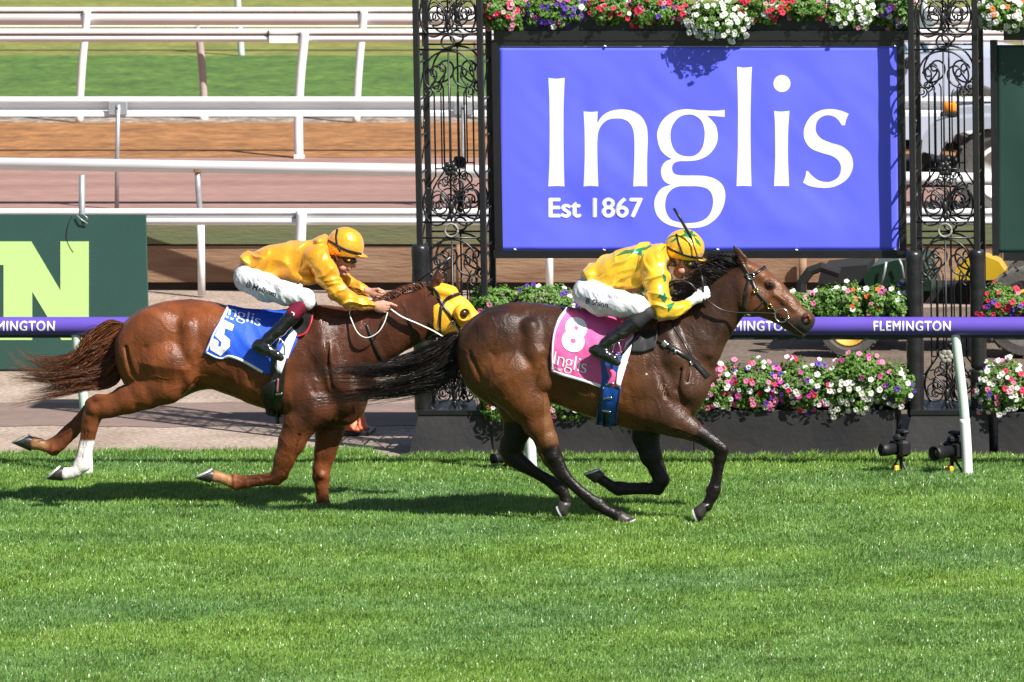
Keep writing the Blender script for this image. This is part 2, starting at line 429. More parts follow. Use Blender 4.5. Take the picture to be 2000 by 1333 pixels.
# crash barrier with hollow face
YC = float(G(900, 409, TERR)[1])
F = thing('running_rail', 'white barrier rail with a hollow grey face on thin galvanised posts', 'rail', P(230, 409, YC), 'white rails across the course')
zc = lambda py: float(P(900, py, YC)[2])
pr = [(-0.05, zc(190)), (-0.05, zc(197)), (0.03, zc(202)), (0.03, zc(214)), (-0.05, zc(219)), (-0.05, zc(227)), (0.055, zc(227)), (0.055, zc(190))]
section_rail('rail', pr, (-14, YC, 0), (14, YC, 0), m_white, F)
for x in (230, 905):
    MB().tube([P(x + 1, 205, YC - 0.09), P(x - 1, 300, YC - 0.07), P(x - 2, 409, YC - 0.05)], 0.020, 10).build('post', m_grey, F, True)
    MB().cbox(P(x, 212, YC - 0.075), (0.18, 0.03, 0.13), 0.008).build('bracket', m_grey, F)
    MB().ball(P(x, 212, YC - 0.095), 0.016, 8, 6).build('bolt', m_dark, F)
# jointed double rail beside the sand
YD = float(G(590, 309, TERR)[1])
F = thing('running_rail', 'white double rail with a sleeve joint standing on the near edge of the orange sand', 'rail', P(585, 309, YD), 'white rails across the course')
level_rail(57, 66.5, YD, 'upper_lip', m_white, F, 0.07)
level_rail(66.6, 70, YD, 'recess', m_brownp, F, 0.04)
level_rail(70.1, 82.5, YD, 'lower_tube', m_white, F, 0.09, kind='o')
x0 = P(527, 60, YD)[0]
MB().box(x0, x0 + 0.30, YD - 0.052, YD + 0.05, float(P(500, 83.5, YD)[2]), float(P(500, 70, YD)[2])).build('joint_sleeve', m_white, F)
MB().box(x0 - 0.008, x0, YD - 0.055, YD + 0.05, float(P(500, 84, YD)[2]), float(P(500, 58, YD)[2])).build('joint_gap', m_dark, F)
for x in (-110, 595, 1300, 2005):
    mb = MB(); post_px(mb, [(x, 62), (x - 2, 90), (x - 8, 150), (x - 12, 230), (x - 11, 310)], YD - 0.05, 0.044)
    p_ = mb.build('post', m_white, F, True)
    MB().cbox(P(x - 11, 307, YD - 0.05), (0.10, 0.10, 0.05), 0.01).build('foot', m_white, p_)
# broad rail on the far side of the sand
YE = float(G(160, 240, TERR)[1])
F = thing('running_rail', 'broadest white rail at the top left on posts planted in the gravel strip', 'rail', P(160, 240, YE), 'white rails across the course')
level_rail(15, 23, YE, 'upper_lip', m_white, F, 0.07)
level_rail(23.1, 26.4, YE, 'recess', m_brownp, F, 0.04)
level_rail(26.5, 50, YE, 'lower_tube', m_white, F, 0.13, kind='o')
for x in (-384, 165, 706, 1247, 1788, 2330):
    mb = MB(); post_px(mb, [(x + 5, 20), (x + 2, 60), (x - 3, 110), (x - 8, 180), (x - 10, 240)], YE - 0.06, 0.040)
    mb.build('post', m_white, F, True)
# leaner posts behind it, shade painted into their brownish colour
YE2 = YE + 0.35
F = thing('running_rail', 'white rail hidden close behind the broadest rail carried by brownish shaded posts', 'rail', P(400, 238, YE2), 'white rails across the course')
level_rail(50, 53, YE2, 'rail', m_white, F, 0.06)
m_mauve = mat('shade mauve post', (0.42, 0.33, 0.32), 0.6, var=0.2, vscale=4)
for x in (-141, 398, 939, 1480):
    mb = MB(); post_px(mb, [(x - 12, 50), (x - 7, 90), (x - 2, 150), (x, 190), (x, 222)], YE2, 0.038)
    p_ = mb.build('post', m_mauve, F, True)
    MB().tube([P(x, 222, YE2), P(x, 241, YE2)], 0.044, 10).build('lower_post', m_white, p_, True)  # white foot of the post, outside its painted shade
# farthest rail, its tube above the picture
YGf = float(G(468, 110, TERR)[1])
F = thing('running_rail', 'farthest rail of which a leaning grey white post stands on the dry grass', 'rail', P(470, 110, YGf), 'white rails across the course')
level_rail(-112, -96, YGf, 'rail', m_white, F, 0.1)
for x in (-200, 470, 1140, 1810):
    mb = MB(); post_px(mb, [(x - 10, -105), (x - 8, -40), (x - 4, 30), (x, 85), (x + 2, 110)], YGf, 0.036)
    mb.build('post', mat('grey white post', (0.60, 0.61, 0.63), 0.5, var=0.15), F, True)

# ------------------------------------------------------------------ purple running rail of the race track
YR = float(G(1888, 932)[1]) + 0.02
m_purple = mat('purple rail', (0.115, 0.072, 0.42), 0.35, var=0.12, vscale=5, spec=0.5)
m_letter = mat('white lettering', (0.85, 0.85, 0.85), 0.5)
F = thing('running_rail', 'purple race track rail lettered in white on leaning pale posts at the turf edge', 'rail', P(1888, 932, YR), None)
zr0, zr1 = float(P(1700, 619.5, YR)[2]), float(P(1700, 655.5, YR)[2]); zrc = (zr0 + zr1) / 2; rr = (zr0 - zr1) / 2
b = MB(); rings = []
for X in np.linspace(-12, 12, 25): rings.append([(X, YR + rr * math.cos(t), zrc + rr * math.sin(t)) for t in (2 * math.pi * i / 28 for i in range(28))])
b.loft(rings, True).build('rail', m_purple, F, True)
m_blackp = mat('black plastic', (0.012, 0.012, 0.014), 0.45, var=0.2)
MB().box(-12, 12, YR - 0.012, YR + 0.012, zrc - rr - 0.018, zrc - rr + 0.004).build('keel', m_blackp, F)
tv, tf, tk = bold_text('FLEMINGTON', 0.035, space=1.14); tv, tf, tk = refine(tv, tf, 0.22, tk)
for xe in (107, 1547, 1857):
    wpx = 151.0; sc = wpx / tv[:, 0].max(); hpx = 18.5
    v = []
    for p, kk in zip(tv, tk):
        q = P(xe - wpx + p[0] * sc, 646.5 - p[1] * hpx, YR - rr); z = q[2] - zrc
        y = -math.sqrt(max(rr * rr - z * z, 0)) - 0.0022 - 0.0004 * kk
        v.append((q[0], YR + y, q[2]))
    mesh_obj('lettering', v, tf, m_letter, F, fix=False)
m_pmint = mat('pale green white post', (0.56, 0.66, 0.60), 0.5, var=0.12, vscale=3)
for x in (-697, 170, 1037, 1888, 2755):
    mb = MB(); post_px(mb, [(x - 22, 650), (x - 18, 690), (x - 11, 745), (x - 6, 790), (x - 3.5, 820)], YR, 0.037, n=12)
    p_ = mb.build('post', m_pmint, F, True)
    mb = MB(); post_px(mb, [(x - 4, 818), (x - 1, 865), (x + 1, 905), (x + 2, 938)], YR, 0.041, n=12)
    mb.build('lower_post', m_white, p_, True)  # white plastic sleeve on the lower post

# ------------------------------------------------------------------ green billboard on the left
m_bgreen = mat('dark green hoarding', (0.021, 0.075, 0.062), 0.6, var=0.15, vscale=2, bump=0.1, bscale=60)
m_lime = mat('pale lime print', (0.47, 0.68, 0.25), 0.6, var=0.06, vscale=2)
m_board_edge = mat('aluminium edge', (0.25, 0.27, 0.27), 0.4, 0.6)
YBB = float(G(150, 726)[1])
BBd = thing('billboard', 'dark green hoarding with a big pale lime letter N behind the purple rail', 'billboard', P(150, 726, YBB))
x1 = P(288, 600, YBB)[0]; x0 = x1 - 5.2; z0, z1 = 0.02, P(150, 420, YBB)[2]
MB().box(x0, x1, YBB, YBB + 0.05, z0, z1).build('panel', m_bgreen, BBd)
N_ = [(-26,472),(61,472),(118,568),(118,472),(173.5,472),(173.5,664.5),(120,664.5),(63,570),(63,664.5),(-26,664.5),(-26,620),(7,620),(7,518),(-26,518)]
MB().prism([(lambda q: (q[0], q[2]))(P(a, b_, YBB)) for a, b_ in N_], YBB - 0.004, YBB + 0.01).build('letter', m_lime, BBd)
for x in (160, -520): MB().tube([P(x, 342, YBB + 0.09), P(x, 432, YBB + 0.09), (P(x, 432, YBB)[0], YBB + 0.09, 0)], 0.026, 10).build('pole', m_grey, BBd, True)
b = MB(); b.tube([P(150, 421, YBB - 0.02), P(160, 430, YBB - 0.03), P(171, 437, YBB - 0.02)], 0.006, 6)
b.tube([P(162, 419, YBB - 0.02), P(171, 426, YBB - 0.03), P(168, 431, YBB - 0.02)], 0.006, 6)
b.build('clip', m_grey, BBd, True)
cq = crom([(141, 421), (133, 440), (130, 465), (136, 482), (143, 493)], 6)
MB().tube([P(x, y, YBB - 0.006) for x, y in cq], 0.0022, 6).build('wire', m_blackp, BBd, True)

# ------------------------------------------------------------------ wrought iron towers
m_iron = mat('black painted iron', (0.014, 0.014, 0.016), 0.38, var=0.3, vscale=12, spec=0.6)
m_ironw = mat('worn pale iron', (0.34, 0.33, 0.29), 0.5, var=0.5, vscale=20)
m_vinyl = mat('black vinyl padding', (0.015, 0.015, 0.017), 0.33, var=0.2, vscale=6, bump=0.5, bscale=9)
m_black = mat('matt black board', (0.013, 0.013, 0.016), 0.6, col2=(0.028, 0.027, 0.028), vscale=2.5, bump=0.25, bscale=15, vdetail=8)
PX0 = P(882, 450, YT); SX = float(P(883, 450, YT)[0] - PX0[0]); SZ = float(PX0[2] - P(882, 451, YT)[2])
def spiral(c, r0, r1, a0, turns, n=26):
    return [(c[0] + (r0 + (r1 - r0) * t) * math.cos(a0 + 2 * math.pi * turns * t), c[1] + (r0 + (r1 - r0) * t) * math.sin(a0 + 2 * math.pi * turns * t)) for t in np.linspace(0, 1, n)]
def lattice_panel():
    """One storey of scrolls, in picture pixels about its ring (x right, y down) turned into metres."""
    mb = MB()
    def tb(pts, r=0.0065, sm=True):
        r *= 1.08
        q = crom(pts, 5) if sm else pts
        mb.tube([(p[0] * SX, 0, -p[1] * SZ) for p in q], r, 6)
    for y in (-16, 15): mb.box(-60 * SX, 60 * SX, -0.009, 0.009, -(y + 1.6) * SZ, -(y - 1.6) * SZ)
    for s in (-1, 1):
        f = lambda pts: [(s * a, b) for a, b in pts]
        tb(f([(0, 18), (18, 21), (34, 31), (45, 48), (49, 66), (45, 82), (37, 89), (25, 87), (13, 78), (8, 64), (12, 52), (22, 47), (32, 51), (35, 60), (31, 67), (25, 66)]), 0.0078)
        tb(f([(37, 89), (30, 79), (24, 70), (24, 60), (28, 54), (36, 54), (41, 62)]), 0.0068)
        tb(spiral((s * 42, 97), 11, 3.5, math.pi / 2, s * 1.4), 0.006, False)
        tb(f([(29, 262), (29, 100), (33, 92), (40, 90)]), 0.0068, False)
        tb(f([(16, 246), (16, 100), (20, 92)]), 0.0058, False)
        tb(f([(29, 246), (29, 262), (44, 284)]), 0.0068, False)
        tb(f([(44, 284), (52, 300), (54, 322), (47, 345), (33, 357), (18, 355), (8, 345), (3, 330)]), 0.0078)
        tb(spiral((s * 21, 320), 19, 4, math.pi * (0.5 - 0.75 * s) if s > 0 else math.pi * 1.25, s * 1.55), 0.0072, False)
        tb(f([(3, 324), (8, 308), (20, 298), (33, 302), (38, 314), (32, 324), (24, 322), (24, 314)]), 0.0066)
        tb(f([(1, 316), (6, 300), (16, 290), (24, 282), (20, 270), (10, 268), (6, 277), (13, 282)]), 0.006)
        tb(f([(2, 310), (14, 297), (26, 290), (32, 293), (36, 288), (44, 290)]), 0.0052)
        tb(spiral((s * 8, 270), 9, 2.5, math.pi / 2, -s * 1.3), 0.005, False)
        mb.box(s * 29 * SX if s < 0 else 0, 0 if s < 0 else 29 * SX, -0.006, 0.006, -248.2 * SZ, -246 * SZ)
    tb([(0, 16), (0, 350)], 0.0075, False)
    mb.ball((0, 0, -322 * SZ), (0.024, 0.02, 0.05), 10, 8); mb.ball((0, 0, -340 * SZ), (0.018, 0.016, 0.03), 10, 6)
    return mb
def rosette():
    mb = MB()
    for k in range(6):
        a = k * math.pi / 3; mb.ball((0.034 * math.cos(a), -0.012, 0.034 * math.sin(a)), (0.026, 0.012, 0.026), 8, 6)
    mb.ball((0, -0.02, 0), (0.014, 0.012, 0.014), 8, 6)
    return mb
def ring_mesh():
    mb = MB(); c = [(12.7 * SX * math.cos(t), -0.012, 12.7 * SX * math.sin(t)) for t in np.linspace(0, 2 * math.pi, 25)]
    return mb.tube(c, 0.0085, 8)
STOREY = 367 * SZ; TD = 0.47; HALFW = 62 * SX; Z450 = float(PX0[2])
def tower(cx, label, sleeves):
    T = thing('iron_tower', label, 'tower', (cx, YT, 0), 'wrought iron towers of the winning post')
    lat = lattice_panel(); me_lat = me_ros = me_ring = None
    for k in (-1, 0, 1, 2):
        for yy in (YT, YT + TD):
            z = Z450 + k * STOREY - (0 if k > -1 else 0)
            if k == -1: continue
            def inst(name, mk, m, cached, dz, dy=0.0):
                if cached is None:
                    o = mk().build(name, m, None, True); cached = o.data
                else:
                    o = bpy.data.objects.new(name, cached); COL.objects.link(o)
                o.location = (cx, yy + dy, z + dz); put_under(o, T); return cached
            me_lat = inst('lattice_panel', lambda: lat, m_iron, me_lat, 0)
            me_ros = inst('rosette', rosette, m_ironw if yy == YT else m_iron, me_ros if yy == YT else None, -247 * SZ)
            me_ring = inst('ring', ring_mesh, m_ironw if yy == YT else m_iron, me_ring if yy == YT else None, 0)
    zb = float(P(882, 806, YT)[2]); ztp = Z450 + 2 * STOREY + 0.16
    for sx in (-1, 1):
        for yy in (YT, YT + TD):
            MB().cbox((cx + sx * HALFW, yy, (zb + ztp) / 2), (0.048, 0.048, ztp - zb), 0.006).build('corner_post', m_iron, T)
        b = MB(); z = zb + 0.15; k = 0
        while z < ztp - 0.1:
            b.box(cx + sx * HALFW - 0.006, cx + sx * HALFW + 0.006, YT + 0.02, YT + TD - 0.02, z - 0.007, z + 0.007)
            if k % 2 == 0:
                b.tube([(cx + sx * HALFW, YT + 0.03, z), (cx + sx * HALFW, YT + TD - 0.03, z + 0.29)], 0.006, 6)
            else: b.tube([(cx + sx * HALFW, YT + TD * .5 + 0.09 * math.cos(t), z + 0.14 + 0.09 * math.sin(t)) for t in np.linspace(0, 6.283, 20)], 0.006, 6)
            z += 0.29; k += 1
        b.build('side_lattice', m_iron, T)
    MB().box(cx - HALFW - 0.06, cx + HALFW + 0.06, YT - 0.06, YT + TD + 0.06, ztp, ztp + 0.06).build('cap', m_iron, T)
    b = MB(); za = float(P(882, 807, YT)[2])
    fb = (cx - HALFW - 0.10, cx + HALFW + 0.09); ft = (cx - HALFW - 0.02, cx + HALFW + 0.085)
    b.loft([[(fb[0], YF, 0), (fb[1], YF, 0), (fb[1], YT + TD + 0.14, 0), (fb[0], YT + TD + 0.14, 0)],
            [(ft[0], YF + 0.05, za), (ft[1], YF + 0.05, za), (ft[1], YT + TD + 0.08, za), (ft[0], YT + TD + 0.08, za)]], True)
    b.build('plinth', m_black, T)
    MB().box(ft[0] - 0.01, ft[1] + 0.01, YF + 0.04, YT + TD + 0.09, za + 0.001, za + 0.035).build('base_plate', m_iron, T)
    for sx, yt, yb, rad, dy in sleeves:
        rings = []; n = 26; zt_, zb_ = float(P(882, yt, YT)[2]), float(P(882, yb, YT)[2]); K = 44
        for i in range(K + 1):
            z = zt_ + (zb_ - zt_) * i / K; seam = min(abs((i / K) * 3.0 - round((i / K) * 3.0)), 1)
            r_ = rad * (1 - 0.10 * math.exp(-(seam / 0.03) ** 2)) * (0.93 if i in (0, K) else 1)
            rings.append([(cx + sx * HALFW + (r_ + 0.004 * mnoise.noise((math.cos(t) * 2, math.sin(t) * 2, z * 9))) * math.cos(t), YT + dy + r_ * math.sin(t), z) for t in (2 * math.pi * j / n for j in range(n))])
        MB().loft(rings, True).build('padding', m_vinyl, T, True)
    return T
CXL = float(P(882, 450, YT)[0]); CXR = float(P(1846, 450, YT)[0])
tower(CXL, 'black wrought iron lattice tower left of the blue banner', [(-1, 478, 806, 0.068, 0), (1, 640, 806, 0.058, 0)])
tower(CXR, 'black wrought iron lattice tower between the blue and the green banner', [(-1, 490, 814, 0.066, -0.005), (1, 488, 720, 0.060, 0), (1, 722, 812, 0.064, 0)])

# ------------------------------------------------------------------ winning post frame, banner, green banner, flower troughs
YBN = YT + 0.20
def bx(b, xa, xb, ya, yb, Y0, Y1, Yr=None):
    q0 = P(xa, yb, Yr or Y0); q1 = P(xb, ya, Yr or Y0)
    return b.box(q0[0], q1[0], Y0, Y1, q0[2], q1[2])
FR = thing('display_stand', 'black metal frame carrying the blue banner between the two iron towers', 'stand', P(1366, 880, YBN))
for (xa, xb, ya, yb, nm) in ((964, 1786, 61, 79, 'top_beam'), (964, 1786, 490, 505, 'bottom_beam')):
    bx(MB(), xa, xb, ya, yb, YBN - 0.03, YBN + 0.10).build(nm, m_iron, FR)
bx(MB(), 967, 975, 79.5, 489.5, YBN - 0.02, YBN + 0.05).build('side_rail', m_iron, FR)
bx(MB(), 1757, 1765, 79.5, 489.5, YBN - 0.02, YBN + 0.05).build('side_rail', m_iron, FR)
bx(MB(), 975.5, 1756.5, 80, 91, YBN - 0.022, YBN + 0.03).build('header', m_iron, FR)
FR2 = thing('display_stand', 'black metal frame carrying the dark green banner at the right edge', 'stand', P(2100, 880, YBN))
for (xa, xb, ya, yb, nm) in ((1960, 2700, 61, 79, 'top_beam'), (1960, 2700, 494, 510, 'bottom_beam')):
    bx(MB(), xa, xb, ya, yb, YBN - 0.03, YBN + 0.10).build(nm, m_iron, FR2)
bx(MB(), 1938, 1947, 79.5, 500, YBN - 0.02, YBN + 0.05).build('side_rail', m_iron, FR2)

def banner(name, xa, xb, ya, yb, m, label, amp=0.013):
    nx, ny = 90, 46; v = []; f = []
    for j in range(ny + 1):
        for i in range(nx + 1):
            q = P(xa + (xb - xa) * i / nx, ya + (yb - ya) * j / ny, YBN)
            e = min(i / 8, (nx - i) / 8, j / 6, (ny - j) / 6, 1)
            wv_ = amp * e * (1.6 * mnoise.noise((q[0] * 1.3 + q[2] * .8, q[2] * 1.6, 3)) + 0.7 * mnoise.noise((q[0] * 4.2, q[2] * 1.1, 8)) + 0.3 * mnoise.noise((q[0] * 6 + q[2] * 5, q[2] * 3, 1)))
            v.append((q[0], YBN - 0.012 + wv_, q[2]))
    for j in range(ny):
        for i in range(nx):
            a = j * (nx + 1) + i; f.append((a, a + nx + 1, a + nx + 2, a + 1))
    o = mesh_obj(name, v, f, m, None, True, fix=False)
    md = o.modifiers.new('thickness', 'SOLIDIFY'); md.thickness = 0.002; md.offset = 1
    return tag(o, label, 'banner'), BVHTree.FromPolygons([tuple(p) for p in v], f)
m_blue = mat('blue violet vinyl', (0.130, 0.150, 1.0), 0.45, var=0.05, vscale=1.5, spec=0.4)
m_gban = mat('dark green vinyl', (0.016, 0.050, 0.040), 0.5, var=0.12, vscale=2)
BN, bvh = banner('banner', 975, 1757, 91, 489, m_blue, 'blue banner with white lettering hung between the iron towers')
def on_bvh(bvh, px, py, lift, miss=None):
    d = Vector(ray(px, py)).normalized(); h = bvh.ray_cast(Vector(CAM), d)
    if h[0] is None: return miss
    return h[0] - d * lift
def decal(name, v2, f2, bvh, m, parent, lift=0.004, Yd=0.0):
    out = []; last = None; bad = set()
    for i, p in enumerate(v2):
        q = on_bvh(bvh, p[0], p[1], lift[i] if hasattr(lift, '__len__') else lift)
        if q is None:
            bad.add(i); q = last if last is not None else Vector(P(p[0], p[1], Yd))
        last = q; out.append(tuple(q))
    ff = [t for t in f2 if not any(i in bad for i in t)]
    return mesh_obj(name, out, ff, m, parent, fix=False)
for tx_, ty_ in ((1006, 487), (1180, 488), (1402, 487), (1556, 488), (1748, 487), (1182, 90), (1420, 91), (1749, 90)):
    MB().tube([P(tx_ - 2.2, ty_, YBN - 0.025), P(tx_ + 2.2, ty_ + 1.2, YBN - 0.025)], 0.006, 6).build('tie', m_letter, BN)
rv, rf = refine(word_v, word_f, 26)
decal('lettering', rv, rf, bvh, m_letter, BN)
ev, ef, ek = bold_text('Est 1867', 0.045)
ev = np.stack([1071 + ev[:, 0] * 185 / ev[:, 0].max(), 424.5 - ev[:, 1] * 37], 1)
decal('small_lettering', ev, ef, bvh, m_letter, BN, 0.004 + 0.0005 * ek)
banner('banner', 1947, 2700, 88, 494, m_gban, 'plain dark green banner cut off by the right edge')

m_trough = mat('dark green trough', (0.012, 0.022, 0.020), 0.5, var=0.3)
TROUGHS = []
def trough(xa, xb, ya, yb, label, name='flower_trough', Y0=YT + 0.06, Y1=YT + 0.38, m=m_trough):
    b = MB(); q0 = P(xa, yb, Y0); q1 = P(xb, ya, Y0); t = 0.02
    x0, x1, z0, z1 = q0[0], q1[0], q0[2], q1[2]
    prof = [(Y0, z0), (Y1, z0), (Y1, z1), (Y1 - t, z1), (Y1 - t, z1 - 0.05), (Y0 + t, z1 - 0.05), (Y0 + t, z1), (Y0, z1)]
    b.prism(prof, x0, x1, 'yz')
    o = tag(b.build(name, m), label, 'flower trough' if name == 'flower_trough' else 'planter', 'flower troughs of the winning post'); return o
trough(966, 1786, 14, 60, 'dark trough above the blue banner overflowing with petunias', Y0=YT + 0.22, Y1=YT + 0.50)
trough(966, 1780, 600, 664, 'dark trough just under the blue banner half hidden behind the purple rail')
trough(964, 1772, 764, 801, 'long dark trough on the black planter wall below the purple rail')
trough(1936, 2700, 14, 60, 'dark trough above the green banner full of white petunias')
trough(1940, 2700, 600, 664, 'dark trough under the green banner with a row of red petunias')
trough(1945, 2700, 768, 805, 'dark trough at the lower right corner of the green banner bay')
for xa, xb, yt, lab in ((962, 1746, 802, 'long matt black planter wall under the blue banner bay'), (1948, 2700, 806, 'matt black planter wall at the right edge beside a gap')):
    q0 = P(xa, 892, YF); q1 = P(xb, yt, YF)
    b = MB(); xs = np.linspace(q0[0], q1[0], 3)
    for i in range(2): b.cbox(((xs[i] + xs[i + 1]) / 2, YF + 0.30, q1[2] / 2), (xs[i + 1] - xs[i] - 0.004, 0.6, q1[2]), 0.006)
    tag(b.build('planter_wall', m_black), lab, 'planter', 'black planter walls')

# ------------------------------------------------------------------ small things at the turf edge
m_orange = mat('orange cone', (0.75, 0.13, 0.035), 0.5, var=0.1)
m_cam = mat('camera body', (0.010, 0.010, 0.012), 0.5, var=0.2, spec=0.4)
m_glass = mat('camera glass', (0.01, 0.012, 0.02), 0.05, spec=0.8)
m_yellow = mat('yellow strap', (0.80, 0.45, 0.02), 0.6)
def cone(px, py, s, label):
    g = G(px, py); c = thing('traffic_cone', label, 'cone', g, 'orange traffic cones')
    b = MB(); b.cbox((g[0], g[1], 0.02 * s), (0.36 * s, 0.36 * s, 0.04 * s), 0.01); b.build('base', m_blackp, c)
    b = MB(); b.lathe([(0.155 * s, 0.041 * s), (0.14 * s, 0.06 * s), (0.125 * s, 0.075 * s), (0.03 * s, 0.70 * s), (0.022 * s, 0.71 * s)], g, n=24); b.build('cone_body', m_orange, c, True)
    b = MB(); b.lathe([(0.0945 * s, 0.29 * s), (0.0705 * s, 0.45 * s)], (g[0], g[1], 0), n=24); b.build('reflective_band', m_letter, c, True)
cone(687, 847, 0.95, 'orange traffic cone showing its foot behind the chestnut horse')
cone(1838, 562, 0.55, 'small orange cone by the timber wall seen through the lattice')
def remote_camera(px, py, az, label, lens=0.10, hood=False, h=0.12, sc=1.0):
    g = G(px, py); c = thing('remote_camera', label, 'camera', g, 'remote cameras in the turf')
    M_ = Matrix.Translation(Vector((g[0], g[1], 0))) @ Matrix.Rotation(az, 4, 'Z') @ Matrix.Scale(sc, 4)
    def tr(b): b.v = [tuple(M_ @ Vector(p)) for p in b.v]; return b
    b = MB(); b.cbox((0, 0.03, h + 0.055), (0.145, 0.075, 0.10), 0.016); b.cbox((0, 0.02, h + 0.12), (0.06, 0.075, 0.045), 0.014); b.cbox((-0.055, -0.015, h + 0.05), (0.03, 0.05, 0.09), 0.012)
    b.cbox((0, 0.045, h + 0.155), (0.10, 0.05, 0.022), 0.008); tr(b).build('camera_body', m_cam, c)
    b = MB(); b.lathe([(0.036, 0), (0.036, -lens * 0.4), (0.040, -lens * 0.42), (0.040, -lens * 0.8), (0.046 if hood else 0.040, -lens), (0.040 if hood else 0.034, -lens), (0.030, -lens * 0.8)], (0, -0.008, h + 0.05), 'y', 20)
    l_ = tr(b).build('lens', m_cam, c, True)
    b = MB(); b.ball((0, -0.008 - lens * 0.82, h + 0.05), (0.030, 0.008, 0.030), 14, 8); tr(b).build('front_glass', m_glass, l_, True)
    b = MB()
    for k in range(3):
        a = k * 2.1 + 0.4; b.tube([(0, 0.02, h + 0.01), (0.07 * math.cos(a), 0.02 + 0.07 * math.sin(a), 0.004)], 0.008, 6)
    b.ball((0, 0.02, h), 0.022, 10, 6); tr(b).build('mini_tripod', m_cam, c)
    b = MB(); b.cbox((-0.01, -0.005, h * 0.42), (0.05, 0.03, 0.035), 0.006); tr(b).build('strap', m_yellow, c)
remote_camera(1752, 930, R(-60), 'small black remote camera pointing left on a yellow strapped stand', 0.10, False, 0.12, 1.25)
remote_camera(1858, 930, R(-38), 'black remote camera with hooded lens right beside the rail post', 0.14, True, 0.10, 1.3)
remote_camera(986, 920, R(-70), 'black remote camera low in the turf behind the hind legs', 0.10, False, 0.05)
st = MB(); st.tube([P(897, 575, 14.9), P(897, 478, 14.9)], 0.03, 8)
tag(st.build('wooden_stake', m_wood, None, True), 'tan wooden stake by the wall seen through the left tower', 'stake', 'stakes before the wall')
st = MB(); st.tube([P(1568, 575, 14.9), P(1568, 500, 14.9)], 0.036, 8)
tag(st.build('wooden_stake', m_wood, None, True), 'tan stake under the blue banner by the tractor', 'stake', 'stakes before the wall')
tp = thing('water_tap', 'small grey water tap on the wall above the yellow jockey', 'tap', P(544, 470, WALL_Y + 0.02))
MB().tube([P(545, 472, WALL_Y + 0.04), P(544, 447, WALL_Y + 0.04)], 0.024, 8).build('standpipe', m_grey, tp, True)
b = MB(); b.tube([P(531, 466, WALL_Y + 0.0), P(545, 462, WALL_Y + 0.0), P(560, 467, WALL_Y + 0.0)], 0.02, 8); b.build('valve', m_blackp, tp, True)
# ------------------------------------------------------------------ vehicles behind the winning post
m_tyre = mat('tyre rubber', (0.075, 0.072, 0.070), 0.9, var=0.3, vscale=8, bump=0.4, bscale=30)
m_tyred = mat('dusty tyre', (0.085, 0.078, 0.073), 0.95, var=0.3, vscale=8, bump=0.4, bscale=30)
m_jd = mat('tractor green', (0.006, 0.026, 0.014), 0.35, var=0.2)
m_jy = mat('tractor yellow', (0.46, 0.30, 0.012), 0.4, var=0.1)
m_hubo = mat('ochre hub', (0.72, 0.40, 0.07), 0.5, var=0.15)
m_gfen = mat('grey blue fender', (0.36, 0.39, 0.45), 0.4, var=0.1)
m_amber = mat('amber beacon', (0.85, 0.25, 0.01), 0.25)
m_utew = mat('pale vehicle paint', (0.42, 0.48, 0.62), 0.22, coat=0.5)
m_uteg = mat('tinted windscreen', (0.05, 0.10, 0.13), 0.08, spec=0.8)
m_chass = mat('black chassis', (0.007, 0.007, 0.008), 0.8, var=0.3)
def wheel(parent, c, r, wd, mt, mh, lugs=22, hub=0.52):
    b = MB(); h = wd / 2
    b.lathe([(r * hub, -h * 0.7), (r * 0.72, -h), (r * 0.92, -h * 0.95), (r * 0.97, -h * 0.6), (r * 0.97, h * 0.6), (r * 0.92, h * 0.95), (r * 0.72, h), (r * hub, h * 0.7)], c, 'y', 36)
    for k in range(lugs):
        a = 2 * math.pi * k / lugs
        for s in (-1, 1):
            a2 = a + 0.09 * s
            p0 = Vector((c[0] + r * 0.985 * math.cos(a2), c[1], c[2] + r * 0.985 * math.sin(a2)))
            p1 = Vector((c[0] + r * 0.96 * math.cos(a2 + 0.16), c[1] + s * h * 0.97, c[2] + r * 0.96 * math.sin(a2 + 0.16)))
            b.tube([p0, p1], r * 0.035, 4)
    w_ = b.build('wheel', mt, parent)
    b = MB(); b.lathe([(r * hub, -h * 0.72), (r * hub * 0.86, -h * 0.74), (r * hub * 0.7, -h * 0.35), (r * 0.16, -h * 0.3), (r * 0.15, -h * 0.5), (0.01, -h * 0.52)], c, 'y', 28)
    b.lathe([(r * hub, h * 0.72), (r * hub * 0.7, h * 0.4), (0.02, h * 0.4)], c, 'y', 28)
    b.build('rim', mh, w_, True)
    return w_
# low green and yellow tractor close behind the winning post
g = G(1660, 698); YV = float(g[1])
T = thing('tractor', 'green and yellow compact tractor parked behind the blue banner bay', 'tractor', (g[0], YV + 0.5, 0))
r1 = float(P(1660, 640, YV)[2]); r1 = 0.265
wheel(T, (g[0], YV, r1), r1, 0.24, m_tyred, m_hubo, hub=0.64); wheel(T, (g[0], YV + 1.0, r1), r1, 0.24, m_tyred, m_hubo, hub=0.64)
g2 = P(2010, 600, YV); r2 = 0.40
wheel(T, (g2[0], YV - 0.02, r2), r2, 0.3, m_tyred, m_hubo); wheel(T, (g2[0], YV + 1.02, r2), r2, 0.3, m_tyred, m_hubo)
def pxz(l, Y): return [(float(P(a, b, Y)[0]), float(P(a, b, Y)[2])) for a, b in l]
MB().prism(pxz([(1600, 600), (1600, 572), (1960, 566), (1960, 600)], YV), YV + 0.25, YV + 0.78).build('chassis', m_chass, T)
MB().prism(pxz([(1690, 572), (1683, 545), (1700, 524), (1745, 512), (1800, 510), (1820, 572)], YV), YV + 0.12, YV + 0.90).build('engine_cover', m_jd, T)
